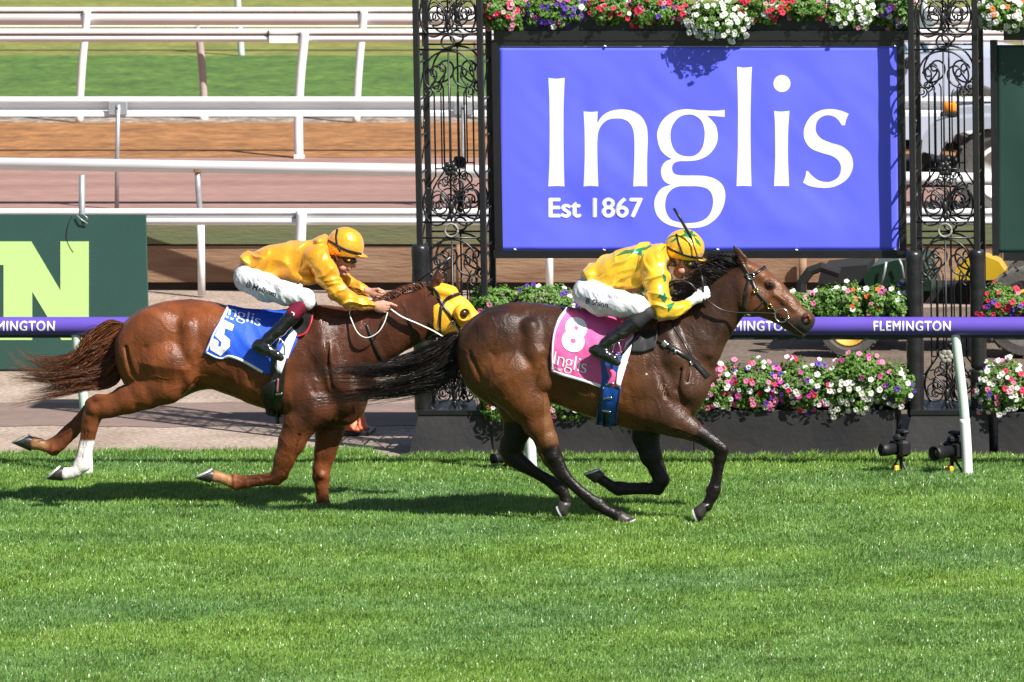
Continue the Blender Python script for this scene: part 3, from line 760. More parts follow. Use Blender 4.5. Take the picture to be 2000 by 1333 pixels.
MB().prism(pxz([(1592, 560), (1600, 530), (1690, 522), (1690, 560)], YV), YV + 0.18, YV + 0.84).build('nose', m_chass, T)
b = MB(); b.prism(pxz([(1864, 548), (1866, 528), (1880, 508), (1910, 499), (1926, 502), (1950, 512), (1962, 530), (1962, 546), (1930, 548)], YV), YV + 0.02, YV + 0.30)
b.build('rear_fender', m_jy, T)
MB().prism(pxz([(1866, 600), (1862, 560), (1900, 552), (1930, 556), (1930, 600)], YV), YV + 0.2, YV + 0.8).build('seat', m_chass, T)
for yy in (YV + 0.05, YV + 0.55):
    MB().tube([P(1562, 590, yy), P(1566, 552, yy), P(1582, 530, yy), P(1604, 522, yy), P(1640, 534, yy)], 0.036, 8, flat=(1, 1.2)).build('loader_arm', m_chass, T)

b = MB(); b.tube([P(1722, 555, YV + 0.05), P(1728, 530, YV + 0.05), P(1731, 512, YV + 0.05)], 0.012, 6); b.tube([P(1766, 545, YV + 0.05), P(1762, 520, YV + 0.05), P(1756, 506, YV + 0.05)], 0.010, 6)
b.build('hose', m_grey, T, True)
# grey tractor on the pink track with an amber beacon
gB = G(1962, 436, TERR); YQ = float(gB[1])
T = thing('tractor', 'grey fendered tractor with an amber beacon on the pink track', 'tractor', (gB[0], YQ + 0.6, TERR))
pxm = 1 / float(P(1001, 350, YQ)[0] - P(1000, 350, YQ)[0])
rw = 99 / pxm; cz = TERR + rw
wheel(T, (gB[0], YQ, cz), rw, 0.30, m_tyred, m_letter, 20, 0.58); wheel(T, (gB[0], YQ + 1.15, cz), rw, 0.36, m_tyred, m_letter, 20, 0.58)
gF = P(1560, 380, YQ); rf_ = rw * 0.7
wheel(T, (gF[0], YQ, TERR + rf_), rf_, 0.26, m_tyred, m_letter, 18, 0.55); wheel(T, (gF[0], YQ + 1.15, TERR + rf_), rf_, 0.26, m_tyred, m_letter, 18, 0.55)
fq = pxz([(1804, 292), (1806, 262), (1822, 240), (1850, 230), (1900, 226), (1960, 224), (2020, 226), (2020, 246), (1960, 246), (1905, 250), (1872, 258), (1850, 274), (1838, 300)], YQ)
MB().prism(fq, YQ - 0.2, YQ + 0.2).build('fender', m_gfen, T); MB().prism(fq, YQ + 0.95, YQ + 1.3).build('fender', m_gfen, T)
c = P(1854, 226, YQ)
MB().cbox((c[0], YQ + 0.02, c[2] + 0.012), (0.16, 0.16, 0.035), 0.008).build('beacon_base', m_chass, T)
MB().lathe([(0.066, 0.03), (0.066, 0.10), (0.058, 0.122), (0.02, 0.126)], (c[0], YQ + 0.02, c[2]), n=20).build('beacon', m_amber, T, True)
MB().prism(pxz([(1490, 372), (1500, 330), (1800, 318), (1900, 330), (1900, 372)], YQ), YQ + 0.25, YQ + 0.9).build('chassis', m_chass, T)
MB().prism(pxz([(1490, 330), (1494, 262), (1520, 246), (1720, 240), (1740, 328)], YQ), YQ + 0.24, YQ + 0.91).build('bonnet', m_gfen, T)
b = MB(); b.tube([P(1740, 396, YQ - 0.1), P(1775, 352, YQ - 0.1), P(1812, 302, YQ - 0.1)], 0.045, 8); b.tube([P(1780, 340, YQ), P(1800, 345, YQ), P(1812, 330, YQ)], 0.02, 6)
b.build('step_arm', m_chass, T)
# pale utility vehicle beyond the sand
gU = G(1840, 300, TERR); YU = float(gU[1]) + 0.25
U = thing('utility_vehicle', 'pale blue white utility vehicle standing by the sand behind the right tower', 'utility vehicle', (gU[0], YU + 0.8, TERR))
pxu = 1 / float(P(1001, 250, YU)[0] - P(1000, 250, YU)[0])
def ub(l, y0, y1): return MB().prism(pxz(l, YU), YU + y0, YU + y1)
ub([(1430, 270), (1430, 120), (1500, 118), (1770, 108), (1830, 106), (1900, 108), (1975, 122), (1992, 150), (1996, 230), (1990, 275)], 0, 1.75).build('body', m_utew, U)
ub([(1560, 112), (1590, 10), (1610, -8), (1720, -8), (1745, 6), (1800, 104)], 0.12, 1.62).build('cab', m_utew, U)
w_ = ub([(1752, 14), (1758, 12), (1813, 104), (1806, 104)], 0.18, 1.56).build('windscreen', m_uteg, U)
ub([(1600, 100), (1618, 10), (1724, 10), (1772, 100)], 0.108, 1.635).build('side_window', m_uteg, U)
b = MB(); b.cbox((float(P(1775, 128, YU)[0]), YU - 0.09, float(P(1775, 122, YU)[2])), (0.07, 0.14, 0.11), 0.02); b.build('mirror', m_chass, U)
for xx in (1520, 1905):
    for yy in (0.05, 1.7): wheel(U, (float(P(xx, 200, YU)[0]), YU + yy, TERR + 0.34), 0.34, 0.22, m_tyre, m_grey, 0, 0.6)
# ================================================================== FIGURES: smooth bodies grown from fields
class Field:
    """Signed distance on a grid; parts blend smoothly into one skin."""
    def __init__(self, lo, hi, res):
        self.lo = np.array(lo, float); self.res = res
        self.n = np.ceil((np.array(hi) - self.lo) / res).astype(int) + 1
        self.f = np.full(self.n, 1.0, np.float32)
    def sub(self, lo, hi):
        a = np.clip(np.floor((np.array(lo) - self.lo) / self.res).astype(int), 0, self.n - 1)
        b = np.clip(np.ceil((np.array(hi) - self.lo) / self.res).astype(int) + 1, 1, self.n)
        if np.any(b <= a): return None
        ax = [(self.lo[i] + self.res * np.arange(a[i], b[i])).astype(np.float32) for i in range(3)]
        return (slice(a[0], b[0]), slice(a[1], b[1]), slice(a[2], b[2])), ax[0][:, None, None], ax[1][None, :, None], ax[2][None, None, :]
    def put(self, sl, d, k, mode):
        a = self.f[sl]
        if mode == 'add':
            if k > 0:
                h = np.maximum(k - np.abs(a - d), 0) / k; r = np.minimum(a, d) - h * h * k * 0.25
            else: r = np.minimum(a, d)
        else:                                # carve
            d = -d
            if k > 0:
                h = np.maximum(k - np.abs(a - d), 0) / k; r = np.maximum(a, d) + h * h * k * 0.25
            else: r = np.maximum(a, d)
        self.f[sl] = r
    def chain(self, pts, k=0.03, mode='add'):
        """pts: (x, y, z, r, ys): tapered limb, ys squashes it sideways."""
        for p, q in zip(pts[:-1], pts[1:]):
            p = np.array(p, float); q = np.array(q, float); m = max(p[3], q[3]) + k + self.res * 2
            s = self.sub(np.minimum(p[:3], q[:3]) - m, np.maximum(p[:3], q[:3]) + m)
            if s is None: continue
            sl, X, Y, Z = s; dx, dz = q[0] - p[0], q[2] - p[2]; dy = q[1] - p[1]
            l2 = dx * dx + dz * dz + dy * dy + 1e-9
            t = np.clip(((X - p[0]) * dx + (Z - p[2]) * dz + (Y - p[1]) * dy) / l2, 0, 1)
            ys = p[4] + (q[4] - p[4]) * t
            d = np.sqrt((X - p[0] - t * dx) ** 2 + (Z - p[2] - t * dz) ** 2 + ((Y - p[1] - t * dy) / ys) ** 2) - (p[3] + (q[3] - p[3]) * t)
            self.put(sl, d.astype(np.float32), k, mode)
    def ell(self, c, r, rot=0.0, k=0.03, mode='add'):
        """Ellipsoid, turned by rot in the x-z plane."""
        m = max(r) + k + self.res * 2; s = self.sub(np.array(c) - m, np.array(c) + m)
        if s is None: return
        sl, X, Y, Z = s; ca, sa = math.cos(rot), math.sin(rot)
        u = (X - c[0]) * ca + (Z - c[2]) * sa; v = -(X - c[0]) * sa + (Z - c[2]) * ca
        q = np.sqrt((u / r[0]) ** 2 + ((Y - c[1]) / r[1]) ** 2 + (v / r[2]) ** 2)
        q2 = np.sqrt((u / r[0] ** 2) ** 2 + ((Y - c[1]) / r[1] ** 2) ** 2 + (v / r[2] ** 2) ** 2) + 1e-6
        self.put(sl, (q * (q - 1) / q2).astype(np.float32), k, mode)
    def torso(self, xs, zt, zb, w, yc, k=0.03, pw=2.25):
        xs = np.array(xs); s = self.sub((xs[0] - 0.06, yc - max(w) - 0.08, min(zb) - 0.08), (xs[-1] + 0.06, yc + max(w) + 0.08, max(zt) + 0.08))
        sl, X, Y, Z = s; dense = np.linspace(0, len(xs) - 1, 400)
        sm = lambda a: crom([(i, v) for i, v in enumerate(a)], 12)[:, 1]
        xd = sm(xs); x = np.clip(X, xs[0], xs[-1])
        T, B, W_ = (np.interp(x, xd, sm(a)).astype(np.float32) for a in (zt, zb, w))
        c = (T + B) / 2; h = (T - B) / 2
        u = np.abs((Z - c) / h); v = np.abs((Y - yc) / W_)
        q = (u ** pw + v ** pw) ** (1 / pw)
        g = np.sqrt((u / h) ** 2 + (v / W_) ** 2) / np.maximum(np.sqrt(u * u + v * v), 1e-5)
        d = (q - 1) / np.maximum(g, 1e-4) + np.abs(X - x)
        self.put(sl, d.astype(np.float32), k, 'add')
    def surface(self):
        """Surface nets."""
        f = self.f; f[0] = f[-1] = 1; f[:, 0] = f[:, -1] = 1; f[:, :, 0] = f[:, :, -1] = 1
        ins = f < 0; n = self.n
        cnt = np.zeros(n - 1, np.int8)
        for i in (0, 1):
            for j in (0, 1):
                for k in (0, 1): cnt += ins[i:n[0] - 1 + i, j:n[1] - 1 + j, k:n[2] - 1 + k]
        act = (cnt > 0) & (cnt < 8); idx = np.argwhere(act); ids = np.full(n - 1, -1, np.int32); ids[act] = np.arange(len(idx))
        acc = np.zeros((len(idx), 3)); num = np.zeros(len(idx)); c8 = {}
        for o in [(i, j, k) for i in (0, 1) for j in (0, 1) for k in (0, 1)]:
            c8[o] = f[idx[:, 0] + o[0], idx[:, 1] + o[1], idx[:, 2] + o[2]]
        for a in c8:
            for ax in range(3):
                if a[ax] == 0:
                    b = list(a); b[ax] = 1; b = tuple(b); fa, fb = c8[a], c8[b]; m = (fa < 0) != (fb < 0)
                    t = np.where(m, fa / np.where(m, fa - fb, 1), 0)
                    p = np.repeat(np.array(a, float)[None], len(idx), 0); p[:, ax] += t
                    acc += p * m[:, None]; num += m
        V = self.lo + (idx + acc / num[:, None]) * self.res
        Q = []
        for ax in range(3):
            u, v = (ax + 1) % 3, (ax + 2) % 3
            s0 = [slice(1, None)] * 3; s0[ax] = slice(0, -1); s1 = [slice(1, None)] * 3
            A = ins[:-1, :-1, :-1] if False else None
            lo = [slice(1, n[i] - 1) for i in range(3)]; lo[ax] = slice(0, n[ax] - 1)
            hi = list(lo); hi[ax] = slice(1, n[ax])
            a, b = ins[tuple(lo)], ins[tuple(hi)]; e = np.argwhere(a != b)
            if not len(e): continue
            off = np.array([1, 1, 1]); off[ax] = 0; e2 = e + off
            sgn = a[e[:, 0], e[:, 1], e[:, 2]]
            def cid(du, dv):
                q = e2.copy(); q[:, u] += du; q[:, v] += dv; return ids[q[:, 0], q[:, 1], q[:, 2]]
            quad = np.stack([cid(-1, -1), cid(0, -1), cid(0, 0), cid(-1, 0)], 1)
            quad[~sgn] = quad[~sgn][:, ::-1]; Q.append(quad)
        return V, np.concatenate(Q)

tmpb = [None]
def vnormals(V, F):
    a = V[F[:, 2]] - V[F[:, 0]]; b = V[F[:, 3]] - V[F[:, 1]]; n = np.cross(a, b); N = np.zeros_like(V)
    for k in range(4): np.add.at(N, F[:, k], n)
    return N / (np.linalg.norm(N, axis=1)[:, None] + 1e-12)
def relax(V, F, it=2, w=0.5):
    for _ in range(it):
        s = np.zeros_like(V); c = np.zeros(len(V))
        for k in range(4):
            np.add.at(s, F[:, k], V[F[:, (k + 1) % 4]]); np.add.at(c, F[:, k], 1)
            np.add.at(s, F[:, k], V[F[:, k - 1]]); np.add.at(c, F[:, k], 1)
        V = V * (1 - w) + w * s / c[:, None]
    return V
def nz(V, sc, seed=0.0):
    sc = np.array(sc if hasattr(sc, '__len__') else (sc, sc, sc)); W_ = V * sc + seed
    return np.array([mnoise.noise(p) for p in W_])
def skin(fld, name, m, parent, it=1, disp=None, attr=None):
    V, F = fld.surface(); V = relax(V, F, it); tmpb[0] = None
    if disp is not None:
        N = vnormals(V, F); V = V + N * disp(V, N)[:, None]
    me = fast_mesh(name, V, F); bv = BVHTree.FromPolygons([Vector(p) for p in V], F.tolist()); tmpb[0] = bv
    o = link_mesh(name, me, m, parent, True, {'tint': attr(V)} if attr else None)
    return o, bv, V
def seg_dist(V, pts):
    """distance to a limb's surface (for coat markings)"""
    best = np.full(len(V), 9.0)
    for p, q in zip(pts[:-1], pts[1:]):
        p = np.array(p); q = np.array(q); d = q[:3] - p[:3]; t = np.clip(((V - p[:3]) @ d) / (d @ d + 1e-9), 0, 1)
        dd = np.linalg.norm(V - p[:3] - t[:, None] * d, axis=1) - (p[3] + (q[3] - p[3]) * t); best = np.minimum(best, dd)
    return best
def sstep(a, b, x):
    t = np.clip((x - a) / (b - a), 0, 1); return t * t * (3 - 2 * t)

def veins(V, seed, sc=5.5, amp=0.0042):
    a = nz(V, (sc, sc * .6, sc * .75), seed); b = nz(V, 2.2, seed + 5)
    return amp * np.clip(1 - np.abs(a) * 9, 0, 1) ** 1.5 * np.clip(0.3 + b * 1.6, 0, 1)
class Px:
    """Points given where the photograph shows them, on the upright plane at depth yc + offset."""
    def __init__(self, yc): self.yc = yc; self.m = float(P(1001, 700, yc)[0] - P(1000, 700, yc)[0])
    def __call__(self, px, py, dy=0.0): return P(px, py, self.yc + dy)
    def ch(self, l):                 # (px, py, r_px, dy[, ys])
        out = []
        for q in l:
            p = self(q[0], q[1], q[3]); out.append((p[0], p[1], p[2], q[2] * self.m, q[4] if len(q) > 4 else 0.85))
        return out

# ------------------------------------------------------------------ shared coat shader
def coat_mat(name, rough=0.36):
    m = bpy.data.materials.new(name); m.use_nodes = True; t = m.node_tree; N = t.nodes; L = t.links; b = N['Principled BSDF']
    a = N.new('ShaderNodeAttribute'); a.attribute_name = 'tint'
    g = N.new('ShaderNodeNewGeometry')
    n = N.new('ShaderNodeTexNoise'); n.inputs['Scale'].default_value = 9; n.inputs['Detail'].default_value = 8; L.new(g.outputs['Position'], n.inputs['Vector'])
    mr = N.new('ShaderNodeMapRange'); mr.inputs['From Min'].default_value = .3; mr.inputs['From Max'].default_value = .7; mr.inputs['To Min'].default_value = 0.75; mr.inputs['To Max'].default_value = 1.2; L.new(n.outputs[0], mr.inputs[0])
    mx = N.new('ShaderNodeMix'); mx.data_type = 'RGBA'; mx.blend_type = 'MULTIPLY'; mx.inputs['Factor'].default_value = 1; L.new(a.outputs['Color'], mx.inputs['A']); L.new(mr.outputs[0], mx.inputs['B'])
    L.new(mx.outputs['Result'], b.inputs['Base Color'])
    mp = N.new('ShaderNodeMapping'); mp.inputs['Scale'].default_value = (60, 60, 200); mp.inputs['Rotation'].default_value = (0, 0.5, 0); L.new(g.outputs['Position'], mp.inputs[0])
    n2 = N.new('ShaderNodeTexNoise'); n2.inputs['Scale'].default_value = 1; n2.inputs['Detail'].default_value = 3; L.new(mp.outputs[0], n2.inputs['Vector'])
    n3 = N.new('ShaderNodeTexNoise'); n3.inputs['Scale'].default_value = 21; n3.inputs['Detail'].default_value = 6; n3.inputs['Distortion'].default_value = 1.5; L.new(g.outputs['Position'], n3.inputs['Vector'])
    b1 = N.new('ShaderNodeBump'); b1.inputs['Strength'].default_value = 0.6; b1.inputs['Distance'].default_value = 0.005; L.new(n2.outputs[0], b1.inputs['Height'])
    b2 = N.new('ShaderNodeBump'); b2.inputs['Strength'].default_value = 0.38; b2.inputs['Distance'].default_value = 0.010; L.new(n3.outputs[0], b2.inputs['Height']); L.new(b1.outputs[0], b2.inputs['Normal'])
    L.new(b2.outputs[0], b.inputs['Normal'])
    n4 = N.new('ShaderNodeTexNoise'); n4.inputs['Scale'].default_value = 5; n4.inputs['Detail'].default_value = 5; L.new(g.outputs['Position'], n4.inputs['Vector'])
    m4 = N.new('ShaderNodeMapRange'); m4.inputs['From Min'].default_value = .35; m4.inputs['From Max'].default_value = .65; m4.inputs['To Min'].default_value = rough - .07; m4.inputs['To Max'].default_value = rough + .12; L.new(n4.outputs[0], m4.inputs[0])
    gl = N.new('ShaderNodeMath'); gl.operation = 'MULTIPLY_ADD'; gl.inputs[1].default_value = -0.17; L.new(a.outputs['Alpha'], gl.inputs[0]); L.new(m4.outputs[0], gl.inputs[2]); L.new(gl.outputs[0], b.inputs['Roughness']); b.inputs['Specular IOR Level'].default_value = 0.30
    return m
m_hoof = mat('horn', (0.026, 0.023, 0.021), 0.42, col2=(0.055, 0.048, 0.042), vscale=20, stretch=(1, 1, 0.2))
m_shoe = mat('aluminium shoe', (0.60, 0.60, 0.61), 0.45, 0.3)
m_eye = mat('dark eye', (0.008, 0.005, 0.004), 0.06, spec=0.8)
m_pinkn = mat('nostril lining', (0.50, 0.09, 0.09), 0.5)
m_black_l = mat('black leather', (0.014, 0.013, 0.013), 0.36, var=0.25, vscale=30, spec=0.6)
m_steel = mat('bright steel', (0.62, 0.62, 0.64), 0.2, 1.0)
m_brass = mat('brass fitting', (0.65, 0.45, 0.16), 0.25, 1.0)

def hoof(px, cf, cb, heel, toe, dy, parent):
    c = [np.array(px(q[0], q[1], dy)) for q in (cf, cb, heel, toe)]
    n = 22; rings = []
    for s, wd in ((0.0, 0.040), (0.25, 0.045), (0.6, 0.051), (1.0, 0.057)):
        f_ = c[0] * (1 - s) + c[3] * s; b_ = c[1] * (1 - s) + c[2] * s; m = (f_ + b_) / 2; h = (f_ - b_) / 2
        rings.append([tuple(m + h * math.cos(t) * (1.0 if math.cos(t) > 0 else 0.92) + np.array((0, wd * math.sin(t), 0))) for t in (2 * math.pi * i / n for i in range(n))])
    o = MB().loft(rings, True).build('hoof', m_hoof, parent, True)
    f_, b_ = c[3], c[2]; m = (f_ + b_) / 2; h = (f_ - b_) / 2
    ax = np.cross(h, (0, 1, 0)); ax = ax / np.linalg.norm(ax)
    up = (c[0] + c[1]) / 2 - m
    if np.dot(ax, up) > 0: ax = -ax
    b = MB(); sec = []
    for t in np.linspace(-2.7, 2.7, 26):
        e = h * math.cos(t) + np.array((0, 0.0575 * math.sin(t), 0)); i_ = e * 0.72
        sec.append([tuple(m + e * 1.01 + ax * -0.002), tuple(m + e * 1.01 + ax * 0.010), tuple(m + i_ + ax * 0.010), tuple(m + i_ + ax * -0.002)])
    b.loft(sec, True).build('shoe', m_shoe, o)
    return o

def strands(name, roots_fn, n, seg, r0, m, parent, tint_fn, seed=1):
    """hair: thin tapering three-sided strands; roots_fn(i, rnd) -> list of points, width scale"""
    rnd = random.Random(seed); V = []; F = []; T = []
    for i in range(n):
        pts, ws = roots_fn(i, rnd); pts = crom(pts, max(2, seg // max(1, len(pts) - 1))); k = len(pts); c = tint_fn(i, rnd)
        o = len(V)
        for j, p in enumerate(pts):
            t = pts[min(j + 1, k - 1)] - pts[max(j - 1, 0)]; t = t / (np.linalg.norm(t) + 1e-9)
            u = np.cross(t, (0.2, 1, 0.1)); u /= np.linalg.norm(u) + 1e-9; v = np.cross(t, u)
            s = j / (k - 1); r = r0 * ws * (1 - s ** 2 * 0.9) * min(1, 0.5 + s * 4)
            for a in (0, 2.094, 4.189): V.append(p + u * r * math.cos(a) + v * r * math.sin(a)); T.append((*[x * (1.0 - 0.0 * s) for x in c], 1))
            if j:
                a = o + j * 3
                for q in range(3): F.append((a + q, a + (q + 1) % 3, a - 3 + (q + 1) % 3, a - 3 + q))
    me = fast_mesh(name, np.array(V), np.array(F))
    return link_mesh(name, me, m, parent, True, {'tint': np.array(T)})
def hair_mat(name):
    m = bpy.data.materials.new(name); m.use_nodes = True; t = m.node_tree; b = t.nodes['Principled BSDF']
    a = t.nodes.new('ShaderNodeAttribute'); a.attribute_name = 'tint'; t.links.new(a.outputs['Color'], b.inputs['Base Color'])
    b.inputs['Roughness'].default_value = 0.38; b.inputs['Specular IOR Level'].default_value = 0.45
    return m
m_hair = hair_mat('horse hair')
m_bay = coat_mat('bay coat', 0.40); m_chest = coat_mat('chestnut coat', 0.38)

def bfield(px, x0, x1, y0, y1, hw, res):
    a = px(x0, y1); b = px(x1, y0)
    return Field((a[0], px.yc - hw, a[2]), (b[0], px.yc + hw, b[2]), res)
def both(l): return [l, [(q[0], q[1], q[2], -q[3], *q[4:]) for q in l]]

# ------------------------------------------------------------------ the leading bay horse
H8 = Px(0.0)
def build_bay():
    px = H8; root = thing('horse', 'dark bay horse in front at full gallop with a pink number 8 cloth', 'horse', G(1200, 1035), None)
    f = bfield(px, 870, 1610, 465, 1045, 0.44, 0.0066)
    st = [(893, 672, 690, .05), (898, 655, 716, .12), (908, 634, 748, .18), (928, 618, 774, .225), (955, 603, 790, .255), (985, 595, 800, .27), (1020, 591, 800, .268), (1060, 594, 788, .262),
          (1100, 600, 795, .272), (1150, 609, 813, .285), (1200, 618, 831, .285), (1250, 622, 843, .262), (1290, 619, 846, .235), (1325, 628, 838, .205), (1355, 655, 815, .165), (1378, 690, 780, .11), (1388, 715, 752, .05)]
    cx = [px(s[0], (s[1] + s[2]) / 2)[0] for s in st]
    f.torso(cx, [px(s[0], s[1])[2] for s in st], [px(s[0], s[2])[2] for s in st], [s[3] for s in st], px.yc, 0.03)
    neck = px.ch([(1315, 690, 66, 0, .62), (1352, 672, 57, 0, .56), (1392, 625, 44, 0, .52), (1424, 582, 41, 0, .50), (1450, 556, 38, 0, .52)])
    f.chain(neck, 0.06)
    head = px.ch([(1458, 560, 40, 0, .52), (1478, 572, 43, 0, .50), (1503, 583, 39, 0, .54), (1530, 603, 31.5, 0, .56), (1553, 622, 25, 0, .62), (1566, 630, 22.5, 0, .70)])
    f.chain(head, 0.03)
    f.ell(px(1574, 627), (15.5 * px.m, .058, 19 * px.m), -0.9, 0.03)
    f.chain(px.ch([(1535, 631, 11, 0, .9), (1556, 646, 9, 0, 1.1), (1567, 653, 6, 0, 1.6)]), 0.012)
    f.chain(px.ch([(1458, 522, 14, 0, 1.3), (1488, 540, 16, 0, 1.4)]), 0.04)
    for s in (-1, 1):
        m = px.m
        def C(l, k=0.03, mode='add'): f.chain(px.ch([(q[0], q[1], q[2], s * q[3], *q[4:]) for q in l]), k, mode)
        def E(x, y, dy, rx, ry, rz, rot=0.0, k=0.03, mode='add'): f.ell(px(x, y, s * dy), (rx * m, ry, rz * m), rot, k, mode)
        # head features
        C([(1512, 574, 7, .066), (1532, 590, 6, .062), (1550, 606, 4, .055)], 0.02)
        E(1504, 556, .072, 11, .022, 8, -0.6, 0.02)
        E(1505, 557, .098, 6.0, .016, 4.0, -0.6, 0.006, 'carve')
        E(1467, 585, .075, 27, .03, 27, 0, 0.03)
        E(1452, 600, .105, 8, .018, 30, -0.5, 0.02, 'carve')
        E(1576, 623, .060, 8.5, .026, 8.5, -0.5, 0.012); E(1575, 624, .076, 5.2, .026, 6.2, -0.5, 0.006, 'carve')
        C([(1572, 647, 1.6, .05, 1), (1558, 641, 1.6, .06, 1), (1545, 634, 1.4, .062, 1)], 0.004, 'carve')
        C([(1456, 518, 9, .045, .6), (1450, 506, 9, .05, .45), (1441, 492, 6.5, .054, .4), (1433, 481, 1.8, .056, .4)], 0.010)
        C([(1455, 512, 5, .066, .5), (1446, 498, 4, .068, .4), (1440, 490, 2, .068, .4)], 0.004, 'carve')
        # haunch, shoulder and flank muscles
        E(968, 660, .17, 62, .115, 52, 0.5, 0.05); E(940, 700, .15, 40, .12, 60, 0.15, 0.05); E(1005, 735, .175, 52, .11, 66, -0.35, 0.05)
        E(1052, 742, .19, 24, .08, 46, -0.25, 0.04)
        C([(1036, 640, 14, .225), (1046, 690, 13, .238), (1060, 745, 14, .22)], 0.05)
        C([(916, 690, 3.5, .265, 1), (938, 742, 4.5, .272, 1), (982, 790, 4.5, .255, 1), (1022, 824, 3, .2, 1)], 0.022, 'carve'); C([(960, 690, 2.5, .293, 1), (985, 740, 3, .292, 1), (1018, 790, 3, .262, 1)], 0.03, 'carve'); C([(1062, 690, 3, .283, 1), (1050, 725, 3.5, .292, 1), (1036, 770, 3, .28, 1)], 0.02, 'carve')
        C([(1010, 660, 3, .30, 1), (1022, 720, 4, .305, 1), (1045, 790, 3, .27, 1)], 0.04, 'carve')
        C([(1302, 650, 22, .12), (1318, 700, 26, .155), (1338, 760, 26, .15)], 0.04)
        E(1278, 765, .185, 48, .085, 44, 0.5, 0.04); E(1350, 762, .09, 32, .085, 42, -0.3, 0.06); E(1268, 800, .18, 38, .08, 30, 0.2, 0.03)
        C([(1300, 668, 3, .225, 1), (1284, 720, 4.5, .268, 1), (1300, 775, 4, .262, 1), (1326, 802, 3, .23, 1)], 0.022, 'carve'); C([(1256, 690, 3.5, .30, 1), (1246, 745, 4.5, .31, 1), (1256, 815, 4.5, .285, 1), (1282, 838, 3.5, .25, 1)], 0.022, 'carve'); C([(1330, 720, 2, .215, 1), (1322, 760, 2.5, .235, 1), (1340, 800, 2, .2, 1)], 0.03, 'carve')
        C([(1228, 700, 4, .31, 1), (1224, 760, 5, .305, 1), (1236, 812, 4, .27, 1)], 0.04, 'carve')
        C([(1352, 700, 2.5, .185, 1), (1340, 745, 3, .21, 1)], 0.02, 'carve')
        C([(1432, 598, 5, .05), (1408, 640, 6, .07), (1384, 690, 8, .09)], 0.04)
        for i in range(6):
            x = 1085 + i * 24; C([(x, 690, 1.2, .30, 1), (x + 5, 735, 1.4, .308, 1), (x + 12, 785, 1.0, .27, 1)], 0.03, 'carve')
    nh = [(1000, 735, 62, -.16, .75), (1030, 785, 44, -.165, .75), (1050, 830, 28.5, -.165, .8), (1066, 858, 21, -.165, .8), (1078, 882, 16.5, -.165, .75), (1086, 901, 15.5, -.165, .68), (1101, 928, 12.2, -.165, .68),
          (1124, 951, 9.8, -.16, .8), (1150, 972, 10, -.155, .8), (1168, 985, 13.2, -.15, .75), (1180, 995, 10.5, -.15, .8), (1194, 1002, 10, -.15, .85), (1206, 1008, 12, -.15, .95)]
    fh = [(1000, 735, 62, .15, .75), (1012, 790, 42, .15, .75), (1010, 840, 27, .15, .8), (1002, 868, 21, .15, .75), (1000, 887, 17, .145, .65), (1020, 906, 13, .14, .68), (1050, 924, 10.2, .14, .8), (1080, 942, 10.2, .135, .8),
          (1094, 953, 13, .13, .75), (1103, 968, 10, .13, .8), (1105, 982, 10.5, .13, .9)]
    nf = [(1290, 800, 44, -.15, .7), (1318, 822, 30, -.155, .75), (1345, 836, 21, -.155, .8), (1372, 850, 15.5, -.15, .8), (1396, 866, 13.2, -.15, .8), (1409, 880, 14, -.15, .75), (1407, 896, 12, -.15, .75), (1405, 915, 9.2, -.15, .8), (1401, 940, 9, -.15, .8),
          (1396, 956, 12.5, -.15, .75), (1391, 968, 11.5, -.15, .8), (1385, 979, 9.5, -.15, .85), (1380, 988, 11, -.15, .95)]
    ff = [(1270, 800, 42, .13, .7), (1261, 850, 27, .135, .75), (1272, 890, 21, .14, .8), (1285, 918, 15, .14, .8), (1292, 938, 16, .14, .78), (1284, 953, 13.5, .14, .78), (1262, 956, 9.8, .14, .8), (1228, 957, 9.2, .14, .8),
          (1208, 956, 12, .14, .75), (1195, 950, 9.8, .14, .8), (1180, 940, 9.5, .14, .9), (1172, 935, 11, .14, .95)]
    for l in (nh, fh, nf, ff): f.chain(px.ch(l[:5]), 0.022); f.chain(px.ch(l[4:]), 0.011)
    f.chain(px.ch([(1106, 937, 1.5, -.197, 1), (1128, 959, 1.6, -.193, 1), (1154, 981, 1.4, -.188, 1)]), 0.006, 'carve'); f.chain(px.ch([(1400, 908, 1.5, -.182, 1), (1397.5, 930, 1.6, -.181, 1), (1391, 951, 1.4, -.181, 1)]), 0.006, 'carve')
    # hock points, tendons, elbow, knees
    f.chain(px.ch([(1052, 862, 8, -.165), (1059, 884, 8, -.165), (1071, 902, 9, -.165), (1092, 929, 6.5, -.165), (1140, 972, 5.5, -.155), (1160, 988, 8, -.15)]), 0.012)
    f.chain(px.ch([(985, 858, 8, .15), (981, 880, 8, .15), (993, 899, 9, .145), (1020, 914, 7, .14), (1075, 948, 5.5, .135), (1087, 958, 7, .13)]), 0.012)
    f.chain(px.ch([(1392, 900, 5, -.15), (1396, 917, 4.5, -.15), (1391, 942, 4.5, -.15), (1384, 958, 6.5, -.15)]), 0.010)
    f.chain(px.ch([(1262, 947, 4.5, .14), (1230, 948, 4.5, .14), (1207, 946, 6, .14)]), 0.010)
    f.chain(px.ch([(1286, 838, 10, -.17), (1320, 847, 9, -.165), (1362, 858, 7, -.155), (1390, 874, 5, -.15)]), 0.012)
    f.chain(px.ch([(1296, 833, 1.6, -.225, 1), (1330, 843, 1.6, -.215, 1), (1368, 857, 1.4, -.19, 1)]), 0.010, 'carve')
    f.ell(px(1413, 876, -.16), (7 * px.m, .03, 8 * px.m), 0, 0.02); f.ell(px(1297, 932, .13), (7 * px.m, .03, 9 * px.m), 0, 0.02)
    f.ell(px(1078, 893, -.20), (10 * px.m, .02, 9 * px.m), 0, 0.02)
